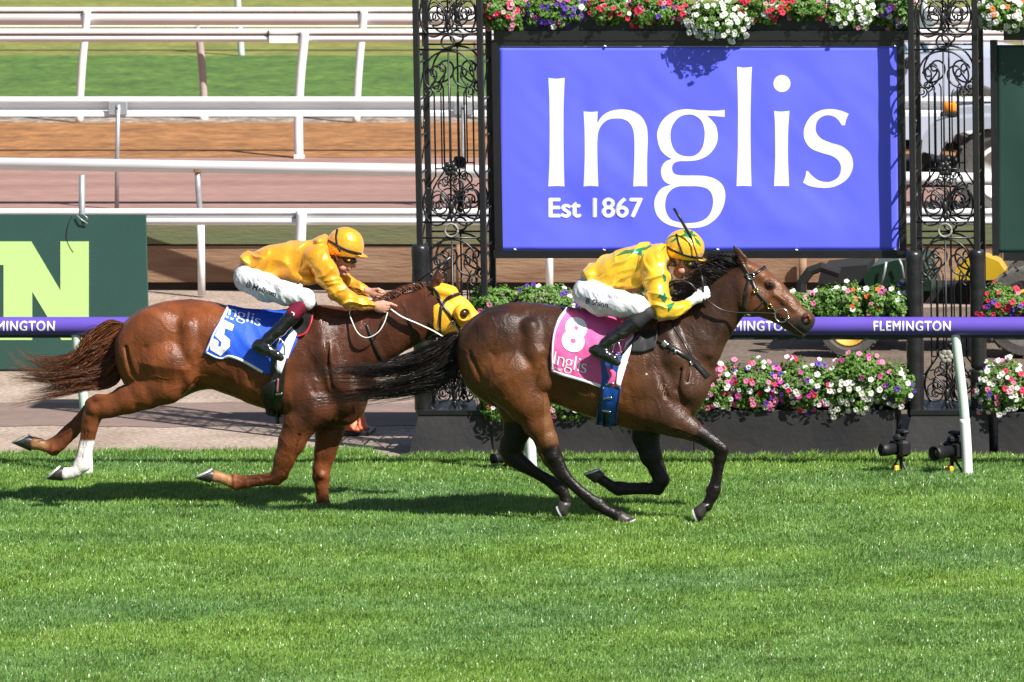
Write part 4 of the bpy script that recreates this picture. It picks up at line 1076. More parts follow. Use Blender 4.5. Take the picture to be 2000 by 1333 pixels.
    low = [px.ch(nh[4:]), px.ch(fh[2:]), px.ch(nf[3:]), px.ch(ff[1:])]  # far hind blackened higher up, its shade put into the coat colour
    hx = px.ch([(1550, 625, 18, 0), (1572, 632, 24, 0), (1560, 650, 14, 0), (1538, 642, 10, 0)])
    def disp(V, N):
        return 0.0035 * nz(V, 5, 3) + 0.0010 * nz(V, (30, 30, 14), 11) + veins(V, 31) + veins(V, 77, 9, 0.0024) + 0.0065 * np.clip(nz(V, (4.5, 4.5, 3.2), 51), -.6, .6) + 0.0025 * nz(V, (16, 12, 9), 55) + 0.007 * nz(V, (10, 5, 2.6), 61) * sstep(px(1020, 700)[0], px(1045, 700)[0], V[:, 0]) * sstep(px(1090, 700)[0], px(1066, 700)[0], V[:, 0])
    def tint(V):
        n = nz(V, 2.3, 5) * 0.5 + 0.5; n2 = nz(V, 5.5, 9) * 0.5 + 0.5
        brown = np.array((0.118, 0.041, 0.013)); dark = np.array((0.030, 0.0135, 0.0090)); black = np.array((0.012, 0.009, 0.009)); red = np.array((0.112, 0.042, 0.018)); tan = np.array((0.20, 0.098, 0.045))
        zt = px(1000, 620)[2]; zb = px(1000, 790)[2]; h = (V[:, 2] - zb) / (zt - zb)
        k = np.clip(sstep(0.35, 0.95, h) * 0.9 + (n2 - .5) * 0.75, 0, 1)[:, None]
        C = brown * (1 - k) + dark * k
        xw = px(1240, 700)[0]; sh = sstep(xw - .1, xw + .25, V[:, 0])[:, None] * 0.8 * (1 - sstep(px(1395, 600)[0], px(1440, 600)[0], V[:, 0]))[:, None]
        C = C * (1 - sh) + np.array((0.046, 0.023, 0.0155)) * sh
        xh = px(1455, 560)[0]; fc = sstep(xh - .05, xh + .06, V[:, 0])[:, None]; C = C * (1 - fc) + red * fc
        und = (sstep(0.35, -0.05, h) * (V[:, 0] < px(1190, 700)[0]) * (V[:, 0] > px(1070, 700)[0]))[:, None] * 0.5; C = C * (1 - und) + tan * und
        d = np.min([seg_dist(V, l) for l in low], axis=0); fade = px(1000, 842)[2]
        b = sstep(0.035, -0.004, d)[:, None]; C = C * (1 - b) + black * 0.75 * b
        mz = sstep(0.02, -0.02, seg_dist(V, hx))[:, None]; C = C * (1 - mz) + np.array((0.035, 0.028, 0.026)) * mz
        ey = sstep(0.055, 0.02, np.minimum(np.linalg.norm(V - px(1505, 557, -.09), axis=1), np.linalg.norm(V - px(1505, 557, .09), axis=1)))[:, None]; C = C * (1 - ey * .85) + np.array((0.02, 0.014, 0.012)) * ey * .85
        C = C * (0.8 + 0.4 * n[:, None])
        for (a, b_, r_) in ((1263, 731, .010),):
            q = on_bvh(tmpb[0], a, b_, 0); 
            if q is not None: k_ = sstep(r_, r_ * .35, np.linalg.norm(V - np.array(q), axis=1))[:, None]; C = C * (1 - k_) + np.array((.55, .5, .45)) * k_
        g = (0.2 + 0.3 * sstep(px(1240, 700)[0] - .1, px(1300, 700)[0], V[:, 0]) + 0.35 * n2)[:, None]
        return np.concatenate([C, np.clip(g, 0, 1)], 1)
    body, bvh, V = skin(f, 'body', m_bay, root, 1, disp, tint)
    hoof(px, (1213.5, 998), (1201, 1014), (1202, 1027), (1241, 1014), -.15, root)
    hoof(px, (1116, 983), (1092, 978), (1088, 987), (1104, 1016), .13, root)
    hoof(px, (1392, 985), (1370, 981), (1354, 993), (1366, 1023), -.15, root)
    hoof(px, (1162, 945), (1182, 926), (1173, 917), (1140, 928), .14, root)
    for s in (-1, 1):
        MB().ball(px(1505, 557, s * .083), (0.021, 0.014, 0.017), 14, 10).build('eye', m_eye, root, True)
        MB().ball(px(1575.5, 624.5, s * .058), (0.017, 0.010, 0.020), 12, 8).build('nostril', m_pinkn, root, True)
    U = [(903, 652), (882, 660), (842, 686), (790, 708), (730, 720), (670, 716), (585, 716)]
    L_ = [(903, 708), (891, 748), (860, 764), (806, 778), (742, 792), (672, 808), (565, 818)]
    def tail(i, rd):
        ii = rd.randrange(18); lk = random.Random(ii * 7 + 5); uc = lk.gauss(0.42, 0.27); u = min(max(uc + rd.gauss(0, 0.04 if rd.random() < .8 else .14), -.12), 1.12); e = min(1.0, lk.uniform(0.70, 1.05) * rd.uniform(.55, 1.05)); wob = lk.uniform(-1, 1) + rd.uniform(-.25, .25); dy0 = lk.uniform(-.05, .05) + rd.uniform(-.012, .012); i = lk.uniform(0, 6); pts = []
        for k in range(len(U)):
            s = k / (len(U) - 1) * e * (len(U) - 1); a = int(min(s, len(U) - 1.001)); t = s - a
            c0 = np.array(U[a]) * (1 - t) + np.array(U[a + 1]) * t; c1 = np.array(L_[a]) * (1 - t) + np.array(L_[a + 1]) * t
            uu = u + 0.10 * wob * math.sin(s * 1.3 + i); q = c0 * (1 - uu) + c1 * uu
            if k == 0: q = np.array((903 + rd.uniform(-2, 3), 657 + u * 34))
            q = q + np.array((rd.uniform(-4, 4), rd.uniform(-3.5, 3.5))) * (k / 6)
            pts.append(px(q[0], q[1], dy0 * (0.5 + k * .25) - 0.03 + 0.01 * rd.uniform(-1, 1) * k))
        return pts, rd.uniform(.5, 1.4)
    def dk(i, rd):
        v = rd.uniform(.5, 1.6); return (0.010 * v, 0.0075 * v, 0.007 * v) if rd.random() > .16 else (0.035, 0.02, 0.014)
    strands('tail', tail, 1500, 24, 0.0021, m_hair, root, dk, 3)
    def wisps(i, rd):
        x0, y0 = rd.uniform(850, 905), rd.uniform(735, 770); dx = rd.uniform(-70, -10); dyy = rd.uniform(10, 60)
        return [px(903, 700, -.04), px(x0, y0, -.05), px(x0 + dx * .5, y0 + dyy * .4, -.06), px(x0 + dx, y0 + dyy, -.05)], rd.uniform(.4, .9)
    strands('tail_wisps', wisps, 140, 14, 0.0018, m_hair, root, dk, 5)
    cr = crom([(1334, 612), (1352, 598), (1368, 582), (1385, 556), (1405, 536), (1428, 517), (1448, 508)], 10)
    def mane(i, rd):
        t = rd.random(); lk = random.Random(int(t * 22) * 5 + rd.randrange(4)); p = cr[int(t * (len(cr) - 1))] + np.array((rd.uniform(-2, 3), rd.uniform(-4, 13))); l = lk.uniform(45, 100) * (0.7 + 0.4 * t) * rd.uniform(.6, 1.05); up = lk.uniform(-0.30, 0.30) + rd.uniform(-.06, .06)
        dy = lk.uniform(-.045, .04) + rd.uniform(-.012, .012); a = lk.uniform(-.5, .5)
        q = [px(p[0], p[1], dy * .6)]
        for k in (0.3, 0.65, 1.0):
            q.append(px(p[0] - l * k, p[1] - l * up * k * (1.2 - k * .6) - 10 * math.sin(k * 3.1) + a * 22 * k * k, dy + rd.uniform(-.02, .02)))
        return q, rd.uniform(.6, 1.3)
    strands('mane', mane, 1600, 14, 0.0021, m_hair, root, dk, 9)
    def fore(i, rd):
        dy = rd.uniform(-.03, .03); x = rd.uniform(-2, 6); l = rd.uniform(10, 26)
        return [px(1452 + x, 508 + x * .4, dy), px(1447 + x - l * .5, 503 - rd.uniform(0, 4), dy), px(1442 + x - l, 500 + rd.uniform(-6, 8), dy)], .8
    strands('forelock', fore, 60, 8, 0.0028, m_hair, root, dk, 2)
    return root, bvh
BAY, BVH8 = build_bay()

# ------------------------------------------------------------------ the chestnut behind
H5 = Px(0.70)
HEAD5 = [(846, 606, 43, 0, .50), (866, 609, 43, 0, .50), (890, 617, 35, 0, .55), (917, 636, 27, 0, .58), (942, 653, 22.5, 0, .62), (957, 662, 20, 0, .70)]
def build_chestnut():
    px = H5; root = thing('horse', 'chestnut horse galloping second in a yellow hood and blue number 5 cloth', 'horse', G(560, 1005), None)
    f = bfield(px, 5, 1000, 515, 1030, 0.44, 0.0068)
    st = [(225, 668, 690, .05), (229, 655, 712, .11), (238, 638, 740, .17), (254, 620, 764, .215), (277, 604, 778, .25), (310, 593, 786, .27), (345, 587, 782, .268), (375, 586, 768, .26), (410, 591, 760, .262),
          (445, 598, 770, .272), (490, 606, 789, .285), (540, 609, 806, .275), (585, 604, 822, .25), (622, 597, 836, .225), (655, 602, 838, .20), (685, 622, 828, .165), (708, 655, 808, .11), (718, 690, 780, .05)]
    f.torso([px(s[0], (s[1] + s[2]) / 2)[0] for s in st], [px(s[0], s[1])[2] for s in st], [px(s[0], s[2])[2] for s in st], [s[3] for s in st], px.yc, 0.03)
    f.chain(px.ch([(655, 675, 70, 0, .62), (692, 668, 66, 0, .55), (742, 650, 53, 0, .50), (792, 627, 49, 0, .46), (836, 607, 47, 0, .46)]), 0.06)
    f.chain(px.ch(HEAD5), 0.03)
    f.ell(px(966, 660), (14 * px.m, .056, 18 * px.m), -0.9, 0.03)
    f.chain(px.ch([(925, 664, 10, 0, .9), (945, 677, 8, 0, 1.2), (957, 684, 6, 0, 1.6)]), 0.012)
    for s in (-1, 1):
        m = px.m
        def C(l, k=0.03, mode='add'): f.chain(px.ch([(q[0], q[1], q[2], s * q[3], *q[4:]) for q in l]), k, mode)
        def E(x, y, dy, rx, ry, rz, rot=0.0, k=0.03, mode='add'): f.ell(px(x, y, s * dy), (rx * m, ry, rz * m), rot, k, mode)
        E(902, 610, .075, 11, .022, 8, -.6, 0.02); E(862, 620, .075, 26, .03, 26, 0, 0.03)
        C([(848, 560, 9, .045, .6), (852, 548, 9, .05, .45), (857, 537, 6.5, .052, .4), (859, 527, 1.8, .054, .4)], 0.010)
        C([(853, 556, 5, .066, .5), (857, 545, 4, .068, .4), (859, 536, 2, .068, .4)], 0.004, 'carve')
        E(298, 655, .17, 62, .115, 50, 0.5, 0.05); E(262, 695, .15, 36, .12, 55, 0.15, 0.05); E(320, 720, .175, 56, .11, 58, -0.45, 0.05)
        E(360, 728, .19, 26, .08, 40, -0.2, 0.04)
        C([(366, 638, 13, .225), (374, 690, 13, .238), (368, 735, 13, .22)], 0.05)
        C([(247, 680, 3.5, .255, 1), (256, 732, 4.5, .265, 1), (285, 766, 4, .255, 1)], 0.022, 'carve'); C([(285, 680, 2.5, .293, 1), (305, 725, 3, .292, 1), (318, 765, 3, .27, 1)], 0.03, 'carve'); C([(384, 680, 3, .288, 1), (372, 715, 3.5, .292, 1), (352, 758, 3, .27, 1)], 0.02, 'carve')
        C([(330, 650, 3, .305, 1), (345, 700, 4, .31, 1), (352, 750, 3, .28, 1)], 0.04, 'carve')
        C([(385, 690, 4, .30, 1), (390, 730, 4, .28, 1), (380, 752, 3, .22, 1)], 0.03, 'carve')
        C([(622, 640, 22, .12), (632, 690, 26, .155), (655, 745, 26, .15)], 0.04)
        E(590, 768, .18, 46, .085, 42, 0.5, 0.04); E(676, 770, .10, 32, .09, 40, -0.3, 0.04)
        C([(608, 656, 3, .235, 1), (597, 705, 4.5, .268, 1), (612, 765, 4, .262, 1), (640, 800, 3, .22, 1)], 0.022, 'carve'); C([(575, 690, 3.5, .29, 1), (566, 740, 4.5, .30, 1), (572, 800, 4.5, .275, 1), (596, 826, 3.5, .25, 1)], 0.022, 'carve')
        C([(640, 660, 2.2, .215, 1), (640, 715, 3.0, .228, 1), (648, 760, 2.5, .225, 1)], 0.02, 'carve')
        C([(660, 665, 2.0, .20, 1), (664, 720, 2.6, .205, 1)], 0.02, 'carve')
        C([(552, 700, 4, .31, 1), (548, 750, 5, .305, 1), (556, 795, 4, .27, 1)], 0.04, 'carve')
        for i in range(6):
            x = 405 + i * 24; C([(x, 670, 1.2, .30, 1), (x + 5, 705, 1.4, .308, 1), (x + 12, 752, 1.0, .27, 1)], 0.03, 'carve')
    f.ell(px(388, 735, 0), (24 * px.m, .06, 10 * px.m), -0.3, 0.03)
    nh = [(325, 715, 62, -.16, .75), (320, 748, 42, -.17, .75), (285, 766, 32, -.17, .8), (250, 782, 26.5, -.17, .8), (214, 795, 21, -.17, .8), (188, 802, 17, -.17, .72), (180, 818, 15.5, -.165, .68), (177, 838, 12.5, -.165, .75),
          (173, 865, 11.2, -.16, .8), (168, 888, 11.5, -.16, .8), (163, 907, 15.5, -.155, .75), (150, 920, 11, -.155, .8), (138, 925, 10.5, -.155, .85), (128, 926, 12.5, -.155, .95)]
    fh = [(325, 715, 60, .15, .75), (318, 748, 42, .15, .75), (280, 766, 32, .15, .8), (245, 780, 26, .15, .8), (208, 794, 20, .15, .8), (182, 803, 15, .145, .7), (165, 817, 13, .14, .7), (140, 845, 12.2, .14, .8), (118, 867, 12, .135, .8),
          (104, 876, 14.5, .13, .75), (90, 873, 10.5, .13, .8), (78, 868, 11, .13, .85), (66, 866, 13, .13, .95)]
    nf = [(610, 795, 46, -.15, .7), (588, 824, 33, -.155, .75), (571, 862, 26, -.16, .78), (555, 898, 19, -.16, .8), (547, 924, 16, -.16, .78), (538, 936, 12.5, -.16, .78), (507, 940, 9.8, -.16, .8), (482, 943.5, 9.6, -.16, .8),
          (460, 944, 12.5, -.155, .75), (446, 940, 10.5, -.155, .8), (430, 933, 10, -.155, .88), (420, 931, 12, -.155, .95)]
    ff = [(645, 795, 44, .12, .7), (643, 846, 27, .10, .75), (635, 885, 20.5, .09, .8), (628, 915, 16, .09, .8), (627, 932, 16, .09, .78), (629, 950, 12.5, .09, .78), (631, 970, 10, .09, .8), (634, 990, 12, .09, .78), (640, 1000, 10, .09, .85), (644, 1005, 10.5, .09, .95)]
    for l in (nh, fh, nf, ff): f.chain(px.ch(l[:5]), 0.022); f.chain(px.ch(l[4:]), 0.011)
    f.chain(px.ch([(171, 842, 1.6, -.198, 1), (166, 868, 1.6, -.195, 1), (160, 893, 1.4, -.192, 1)]), 0.006, 'carve'); f.chain(px.ch([(526, 934, 1.5, -.191, 1), (500, 936.5, 1.6, -.191, 1), (472, 940, 1.4, -.19, 1)]), 0.006, 'carve')
    f.chain(px.ch([(215, 778, 8, -.17), (190, 778, 8, -.17), (176, 788, 9, -.165), (169, 812, 7, -.165), (163, 850, 5.5, -.16), (155, 890, 6, -.16), (150, 908, 8, -.155)]), 0.012)
    f.chain(px.ch([(208, 778, 8, .15), (180, 784, 8, .15), (168, 800, 8, .145), (150, 820, 6.5, .14), (110, 858, 6, .135), (97, 866, 8, .13)]), 0.012)
    f.chain(px.ch([(530, 927, 5, -.16), (505, 931, 5, -.16), (475, 935, 5, -.16), (458, 933, 7, -.155)]), 0.010)
    f.chain(px.ch([(621, 950, 4.5, .09), (622, 970, 4.5, .09), (624, 990, 6, .09)]), 0.010)
    f.chain(px.ch([(584, 850, 1.6, -.235, 1), (572, 890, 1.6, -.215, 1), (560, 915, 1.4, -.20, 1)]), 0.012, 'carve')
    f.ell(px(550, 928, -.17), (8 * px.m, .03, 8 * px.m), 0, 0.02); f.ell(px(628, 928, .05), (8 * px.m, .03, 9 * px.m), 0, 0.02)
    f.ell(px(183, 800, -.205), (10 * px.m, .02, 9 * px.m), 0, 0.02)
    sock = px.ch(nh[8:])
    pst = [px.ch(fh[10:]), px.ch(nf[9:])]
    def disp(V, N): return 0.0035 * nz(V, 5, 13) + 0.0010 * nz(V, (30, 30, 14), 21) + veins(V, 131) + veins(V, 177, 9, 0.0024) + 0.0065 * np.clip(nz(V, (5.0, 4.5, 2.6), 151), -.6, .6) + 0.0025 * nz(V, (16, 12, 9), 155) + 0.009 * nz(V, (13, 5, 2.0), 161) * sstep(px(585, 700)[0], px(625, 700)[0], V[:, 0]) * sstep(px(735, 700)[0], px(690, 700)[0], V[:, 0])
    def tint(V):
        n = nz(V, 2.3, 15) * 0.5 + 0.5; n2 = nz(V, 5.5, 19) * 0.5 + 0.5
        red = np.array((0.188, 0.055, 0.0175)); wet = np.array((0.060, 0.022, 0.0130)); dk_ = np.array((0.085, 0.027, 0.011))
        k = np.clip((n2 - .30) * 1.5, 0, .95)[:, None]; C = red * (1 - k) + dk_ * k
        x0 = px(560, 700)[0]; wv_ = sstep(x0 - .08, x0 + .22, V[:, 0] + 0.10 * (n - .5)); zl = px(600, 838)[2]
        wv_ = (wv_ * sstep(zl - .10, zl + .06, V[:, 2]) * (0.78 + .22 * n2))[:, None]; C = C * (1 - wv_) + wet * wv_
        so_ = (sstep(0.03, -0.004, seg_dist(V, sock)) * sstep(px(180, 852)[2], px(180, 858)[2], V[:, 2]) * (V[:, 1] < px.yc))[:, None]
        wh = np.array((0.78, 0.74, 0.70)) * (0.9 + .2 * n2[:, None]); C = C * (1 - so_) + wh * so_
        ps = sstep(0.02, -0.005, np.min([seg_dist(V, l) for l in pst], axis=0))[:, None] * .6; C = C * (1 - ps) + np.array((0.40, 0.22, 0.10)) * ps
        C = C * (0.82 + 0.36 * n[:, None])
        return np.concatenate([C, np.clip(0.15 + 0.25 * n2[:, None] + 0.8 * wv_, 0, 1)], 1)
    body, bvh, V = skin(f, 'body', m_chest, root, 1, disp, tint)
    hoof(px, (122, 940), (133, 914), (119, 911), (91, 937), -.155, root)
    hoof(px, (60, 882), (70, 854), (58, 850), (24, 866), .13, root)
    hoof(px, (410, 944), (428, 923), (416, 917), (381, 935), -.155, root)
    hoof(px, (656, 1004), (634, 1003), (632, 1013), (664, 1013), .09, root)
    for s in (-1, 1): MB().ball(px(904, 611, s * .087), (0.021, 0.014, 0.017), 14, 10).build('eye', m_eye, root, True)
    U = [(239, 628), (206, 638), (174, 662), (148, 698), (100, 706), (52, 694), (8, 655)]
    L_ = [(241, 690), (233, 730), (206, 752), (170, 756), (122, 768), (72, 776), (18, 786)]
    def tail(i, rd):
        ii = rd.randrange(26); lk = random.Random(ii * 11 + 3); uc = (ii + .5) / 26 * 1.1 - .05; u = min(max(uc + rd.gauss(0, 0.05), -.08), 1.08); e = min(1.0, lk.uniform(0.75, 1.08) * rd.uniform(.62, 1.06)); wob = lk.uniform(-1.4, 1.4) + rd.uniform(-.25, .25); dy0 = lk.uniform(-.05, .05) + rd.uniform(-.012, .012); i = lk.uniform(0, 6); pts = []
        for k in range(len(U)):
            s = k / (len(U) - 1) * e * (len(U) - 1); a = int(min(s, len(U) - 1.001)); t = s - a
            c0 = np.array(U[a]) * (1 - t) + np.array(U[a + 1]) * t; c1 = np.array(L_[a]) * (1 - t) + np.array(L_[a + 1]) * t
            uu = u + 0.12 * wob * math.sin(s * 1.5 + i); q = c0 * (1 - uu) + c1 * uu
            if k == 0: q = np.array((240 + rd.uniform(-3, 3), 633 + u * 30))
            q = q + np.array((rd.uniform(-4, 4), rd.uniform(-3.5, 3.5))) * (k / 6)
            pts.append(px(q[0], q[1], dy0 * (0.5 + k * .25) + 0.012 * rd.uniform(-1, 1) * k))
        return pts, rd.uniform(.5, 1.4)
    def rc(i, rd):
        v = rd.uniform(.5, 1.5); return (0.20 * v, 0.066 * v, 0.024 * v) if rd.random() > .42 else (0.045 * v, 0.017 * v, 0.010 * v)
    strands('tail', tail, 1600, 26, 0.0022, m_hair, root, rc, 3)
    cr = crom([(612, 600), (650, 602), (690, 604), (730, 594), (768, 578), (805, 562), (838, 554)], 10)
    def mane(i, rd):
        t = rd.random(); p = cr[int(t * (len(cr) - 1))]; l = rd.uniform(10, 26); dy = rd.uniform(-.04, .05)
        return [px(p[0], p[1] + 7, dy), px(p[0] - l * .45, p[1] - rd.uniform(0, 5), dy), px(p[0] - l, p[1] + rd.uniform(-5, 8), dy + rd.uniform(-.02, .02))], rd.uniform(.6, 1.3)
    strands('mane', mane, 420, 8, 0.0030, m_hair, root, rc, 9)
    return root, bvh
CHE, BVH5 = build_chestnut()
# ================================================================== TACK AND RIDERS
m_satin_g = None
def satin(name, col, dark, rough=0.30):
    m = mat(name, col, rough, col2=dark, vscale=5, bump=0.0, spec=0.55, sheen=0.25, vdetail=3)
    t = m.node_tree; N = t.nodes; L = t.links; b = N['Principled BSDF']; b.inputs['Metallic'].default_value = 0.30; g = N.new('ShaderNodeNewGeometry')
    n = N.new('ShaderNodeTexNoise'); n.inputs['Scale'].default_value = 17; n.inputs['Detail'].default_value = 4; n.inputs['Distortion'].default_value = 2.2
    mp = N.new('ShaderNodeMapping'); mp.inputs['Scale'].default_value = (0.7, 1, 1.3); mp.inputs['Rotation'].default_value = (0, 0.7, 0)
    L.new(g.outputs['Position'], mp.inputs[0]); L.new(mp.outputs[0], n.inputs['Vector'])
    bp = N.new('ShaderNodeBump'); bp.inputs['Strength'].default_value = 0.35; bp.inputs['Distance'].default_value = 0.010
    L.new(n.outputs[0], bp.inputs['Height']); L.new(bp.outputs[0], b.inputs['Normal'])
    return m
m_gold = satin('gold satin', (0.88, 0.43, 0.022), (0.74, 0.30, 0.010))
m_gyel = satin('yellow satin', (0.90, 0.555, 0.026), (0.78, 0.42, 0.014))
m_green = satin('green satin', (0.012, 0.24, 0.10), (0.008, 0.15, 0.06))
m_skin = mat('skin', (0.55, 0.285, 0.20), 0.5, col2=(0.44, 0.20, 0.14), vscale=18, spec=0.4)
m_brch = mat('white breeches', (0.66, 0.66, 0.70), 0.5, var=0.05, vscale=8, bump=0.4, bscale=28)
m_boot = mat('polished boot', (0.010, 0.010, 0.011), 0.16, var=0.2, spec=0.7, coat=0.6, bump=0.12, bscale=22)
m_sock = mat('black sock', (0.014, 0.014, 0.016), 0.7, bump=0.2, bscale=90)
m_maroon = mat('maroon leather', (0.17, 0.012, 0.035), 0.35)
m_goggle = mat('dark goggles', (0.010, 0.010, 0.012), 0.12, spec=0.7)
m_lens = mat('yellow lens', (0.75, 0.52, 0.03), 0.15)
m_lensg = mat('yellow green lens', (0.48, 0.52, 0.06), 0.15)
m_glove = mat('white glove', (0.74, 0.76, 0.82), 0.6, var=0.08, vscale=20, bump=0.3, bscale=50)
m_cuffb = mat('pale blue cuff', (0.50, 0.72, 0.76), 0.6)
m_hairb = mat('brown hair', (0.06, 0.03, 0.015), 0.6, bump=0.5, bscale=80)
m_cloth_b = mat('blue saddlecloth', (0.010, 0.085, 0.62), 0.62, var=0.12, vscale=5, bump=0.3, bscale=14)
m_cloth_p = mat('pink saddlecloth', (0.70, 0.105, 0.32), 0.62, var=0.12, vscale=5, bump=0.3, bscale=14)
m_trim = mat('white trim', (0.78, 0.78, 0.80), 0.6, var=0.06)
m_girthb = mat('blue girth', (0.006, 0.06, 0.30), 0.4, var=0.15, vscale=9)
m_redpipe = mat('red piping', (0.42, 0.015, 0.03), 0.5)
m_hoody = mat('yellow hood cloth', (0.86, 0.42, 0.015), 0.6, var=0.10, vscale=10, bump=0.2, bscale=40)
m_wrein = mat('white rein', (0.76, 0.76, 0.74), 0.5)
m_ink = mat('dark ink', (0.03, 0.035, 0.06), 0.6)
m_greyink = mat('pale grey ink', (0.42, 0.43, 0.47), 0.6)

def grow(l, e): return [(p[0], p[1], p[2], p[3] + e, *p[4:]) for p in l]
def resample(pl, n):
    pl = np.array(pl, float); d = np.r_[0, np.cumsum(np.linalg.norm(np.diff(pl, axis=0), axis=1))]; s = np.linspace(0, d[-1], n)
    return np.stack([np.interp(s, d, pl[:, k]) for k in range(2)], 1)
def coons(top, right, bot, left, nu, nv):
    """top, bottom run left to right, left and right run top to bottom (picture points)."""
    T, B = resample(top, nu), resample(bot, nu); L, Rr = resample(left, nv), resample(right, nv); g = np.empty((nv, nu, 2))
    for j in range(nv):
        v = j / (nv - 1)
        for i in range(nu):
            u = i / (nu - 1)
            g[j, i] = (1 - v) * T[i] + v * B[i] + (1 - u) * L[j] + u * Rr[j] - ((1 - u) * (1 - v) * T[0] + u * (1 - v) * T[-1] + (1 - u) * v * B[0] + u * v * B[-1])
    return g
def drape(name, g, bvh, yc, lift, m, parent, thick=0.003, mirror=False, wave=0.0, seed=0, bridge=False, Yfall=None):
    """A cloth laid on the near side of a body; rows that miss the body hang straight from the last that hit."""
    nv, nu = g.shape[:2]; V = np.empty((nv, nu, 3)); lastY = np.full(nu, np.nan); first = {}
    for j in range(nv):
        for i in range(nu):
            q = on_bvh(bvh, g[j, i, 0], g[j, i, 1], lift)
            if q is not None and abs(q.y - yc) > 0.6: q = None
            if q is None:
                y = lastY[i] if not np.isnan(lastY[i]) else (Yfall if Yfall is not None else yc - 0.2); q = P(g[j, i, 0], g[j, i, 1], y)
            else:
                if np.isnan(lastY[i]) and bridge: V[:j, i] = q
                lastY[i] = q.y
            V[j, i] = q
    if wave:
        for j in range(nv):
            for i in range(nu):
                p = V[j, i]; V[j, i, 1] -= wave * (0.8 * mnoise.noise((p[0] * 6 + seed + p[2] * 5, p[2] * 2.5, seed)) + 0.5 * mnoise.noise((p[0] * 15 + p[2] * 9, p[2] * 5, seed + 4)) + 0.35) * (0.3 + 0.7 * j / nv)
    fs = [(j * nu + i, (j + 1) * nu + i, (j + 1) * nu + i + 1, j * nu + i + 1) for j in range(nv - 1) for i in range(nu - 1)]
    vv = V.reshape(-1, 3)
    VA = vv; FA = list(fs)
    if mirror:
        mv = vv.copy(); mv[:, 1] = 2 * yc - mv[:, 1]; o = len(vv); VA = np.concatenate([vv, mv]); FA += [tuple(o + i for i in reversed(q)) for q in fs]
        if bridge:
            K = 9; rows = [list(range(nu))]
            for k in range(1, K):
                t = k / K; row = []
                for i in range(nu):
                    a, b_ = vv[i], mv[i]; y = a[1] * (1 - t) + b_[1] * t
                    h = bvh.ray_cast(Vector((a[0], y, a[2] + 0.6)), Vector((0, 0, -1)))
                    z = max(h[0].z + lift if h[0] is not None else a[2], a[2] - 0.02)
                    row.append(len(VA) + len(row)); 
                    rows_pt = (a[0], y, z)
                    if i == 0: pts = []
                    pts.append(rows_pt)
                VA = np.concatenate([VA, np.array(pts)]); rows.append(row)
            rows.append([o + i for i in range(nu)])
            for r0, r1 in zip(rows[:-1], rows[1:]): FA += [(r0[i], r0[i + 1], r1[i + 1], r1[i]) for i in range(nu - 1)]
    ob = mesh_obj(name, VA, FA, m, parent, True, fix=False)
    md = ob.modifiers.new('thickness', 'SOLIDIFY'); md.thickness = thick; md.offset = 0
    return ob, BVHTree.FromPolygons([Vector(p) for p in VA], FA)
def strap(name, pts, wpx, bvh, yc, m, parent, lift=0.006, per=7, across=3, Yfall=None, thick=0.004, mirror=False):
    q = crom(pts, per); n = len(q); ws = lerp_list(wpx, n) if hasattr(wpx, '__len__') else [wpx] * n; g = np.empty((n, across, 2))
    for i in range(n):
        t = q[min(i + 1, n - 1)] - q[max(i - 1, 0)]; t /= np.linalg.norm(t) + 1e-9; nn = np.array((-t[1], t[0]))
        for k in range(across): g[i, k] = q[i] + nn * ws[i] * (k / (across - 1) - .5)
    return drape(name, g, bvh, yc, lift, m, parent, thick, mirror, Yfall=Yfall)[0]
def pmap(v, org, ux, uy):           # flat lettering units -> picture points
    return np.stack([org[0] + v[:, 0] * ux[0] + v[:, 1] * uy[0], org[1] + v[:, 0] * ux[1] + v[:, 1] * uy[1]], 1)
def cord(name, l, px, r, m, parent, n=7, flat=None):
    return MB().tube([tuple(p) for p in crom([tuple(px(a, b, c)) for a, b, c in l], 8)], r, n, flat=flat).build(name, m, parent, True)

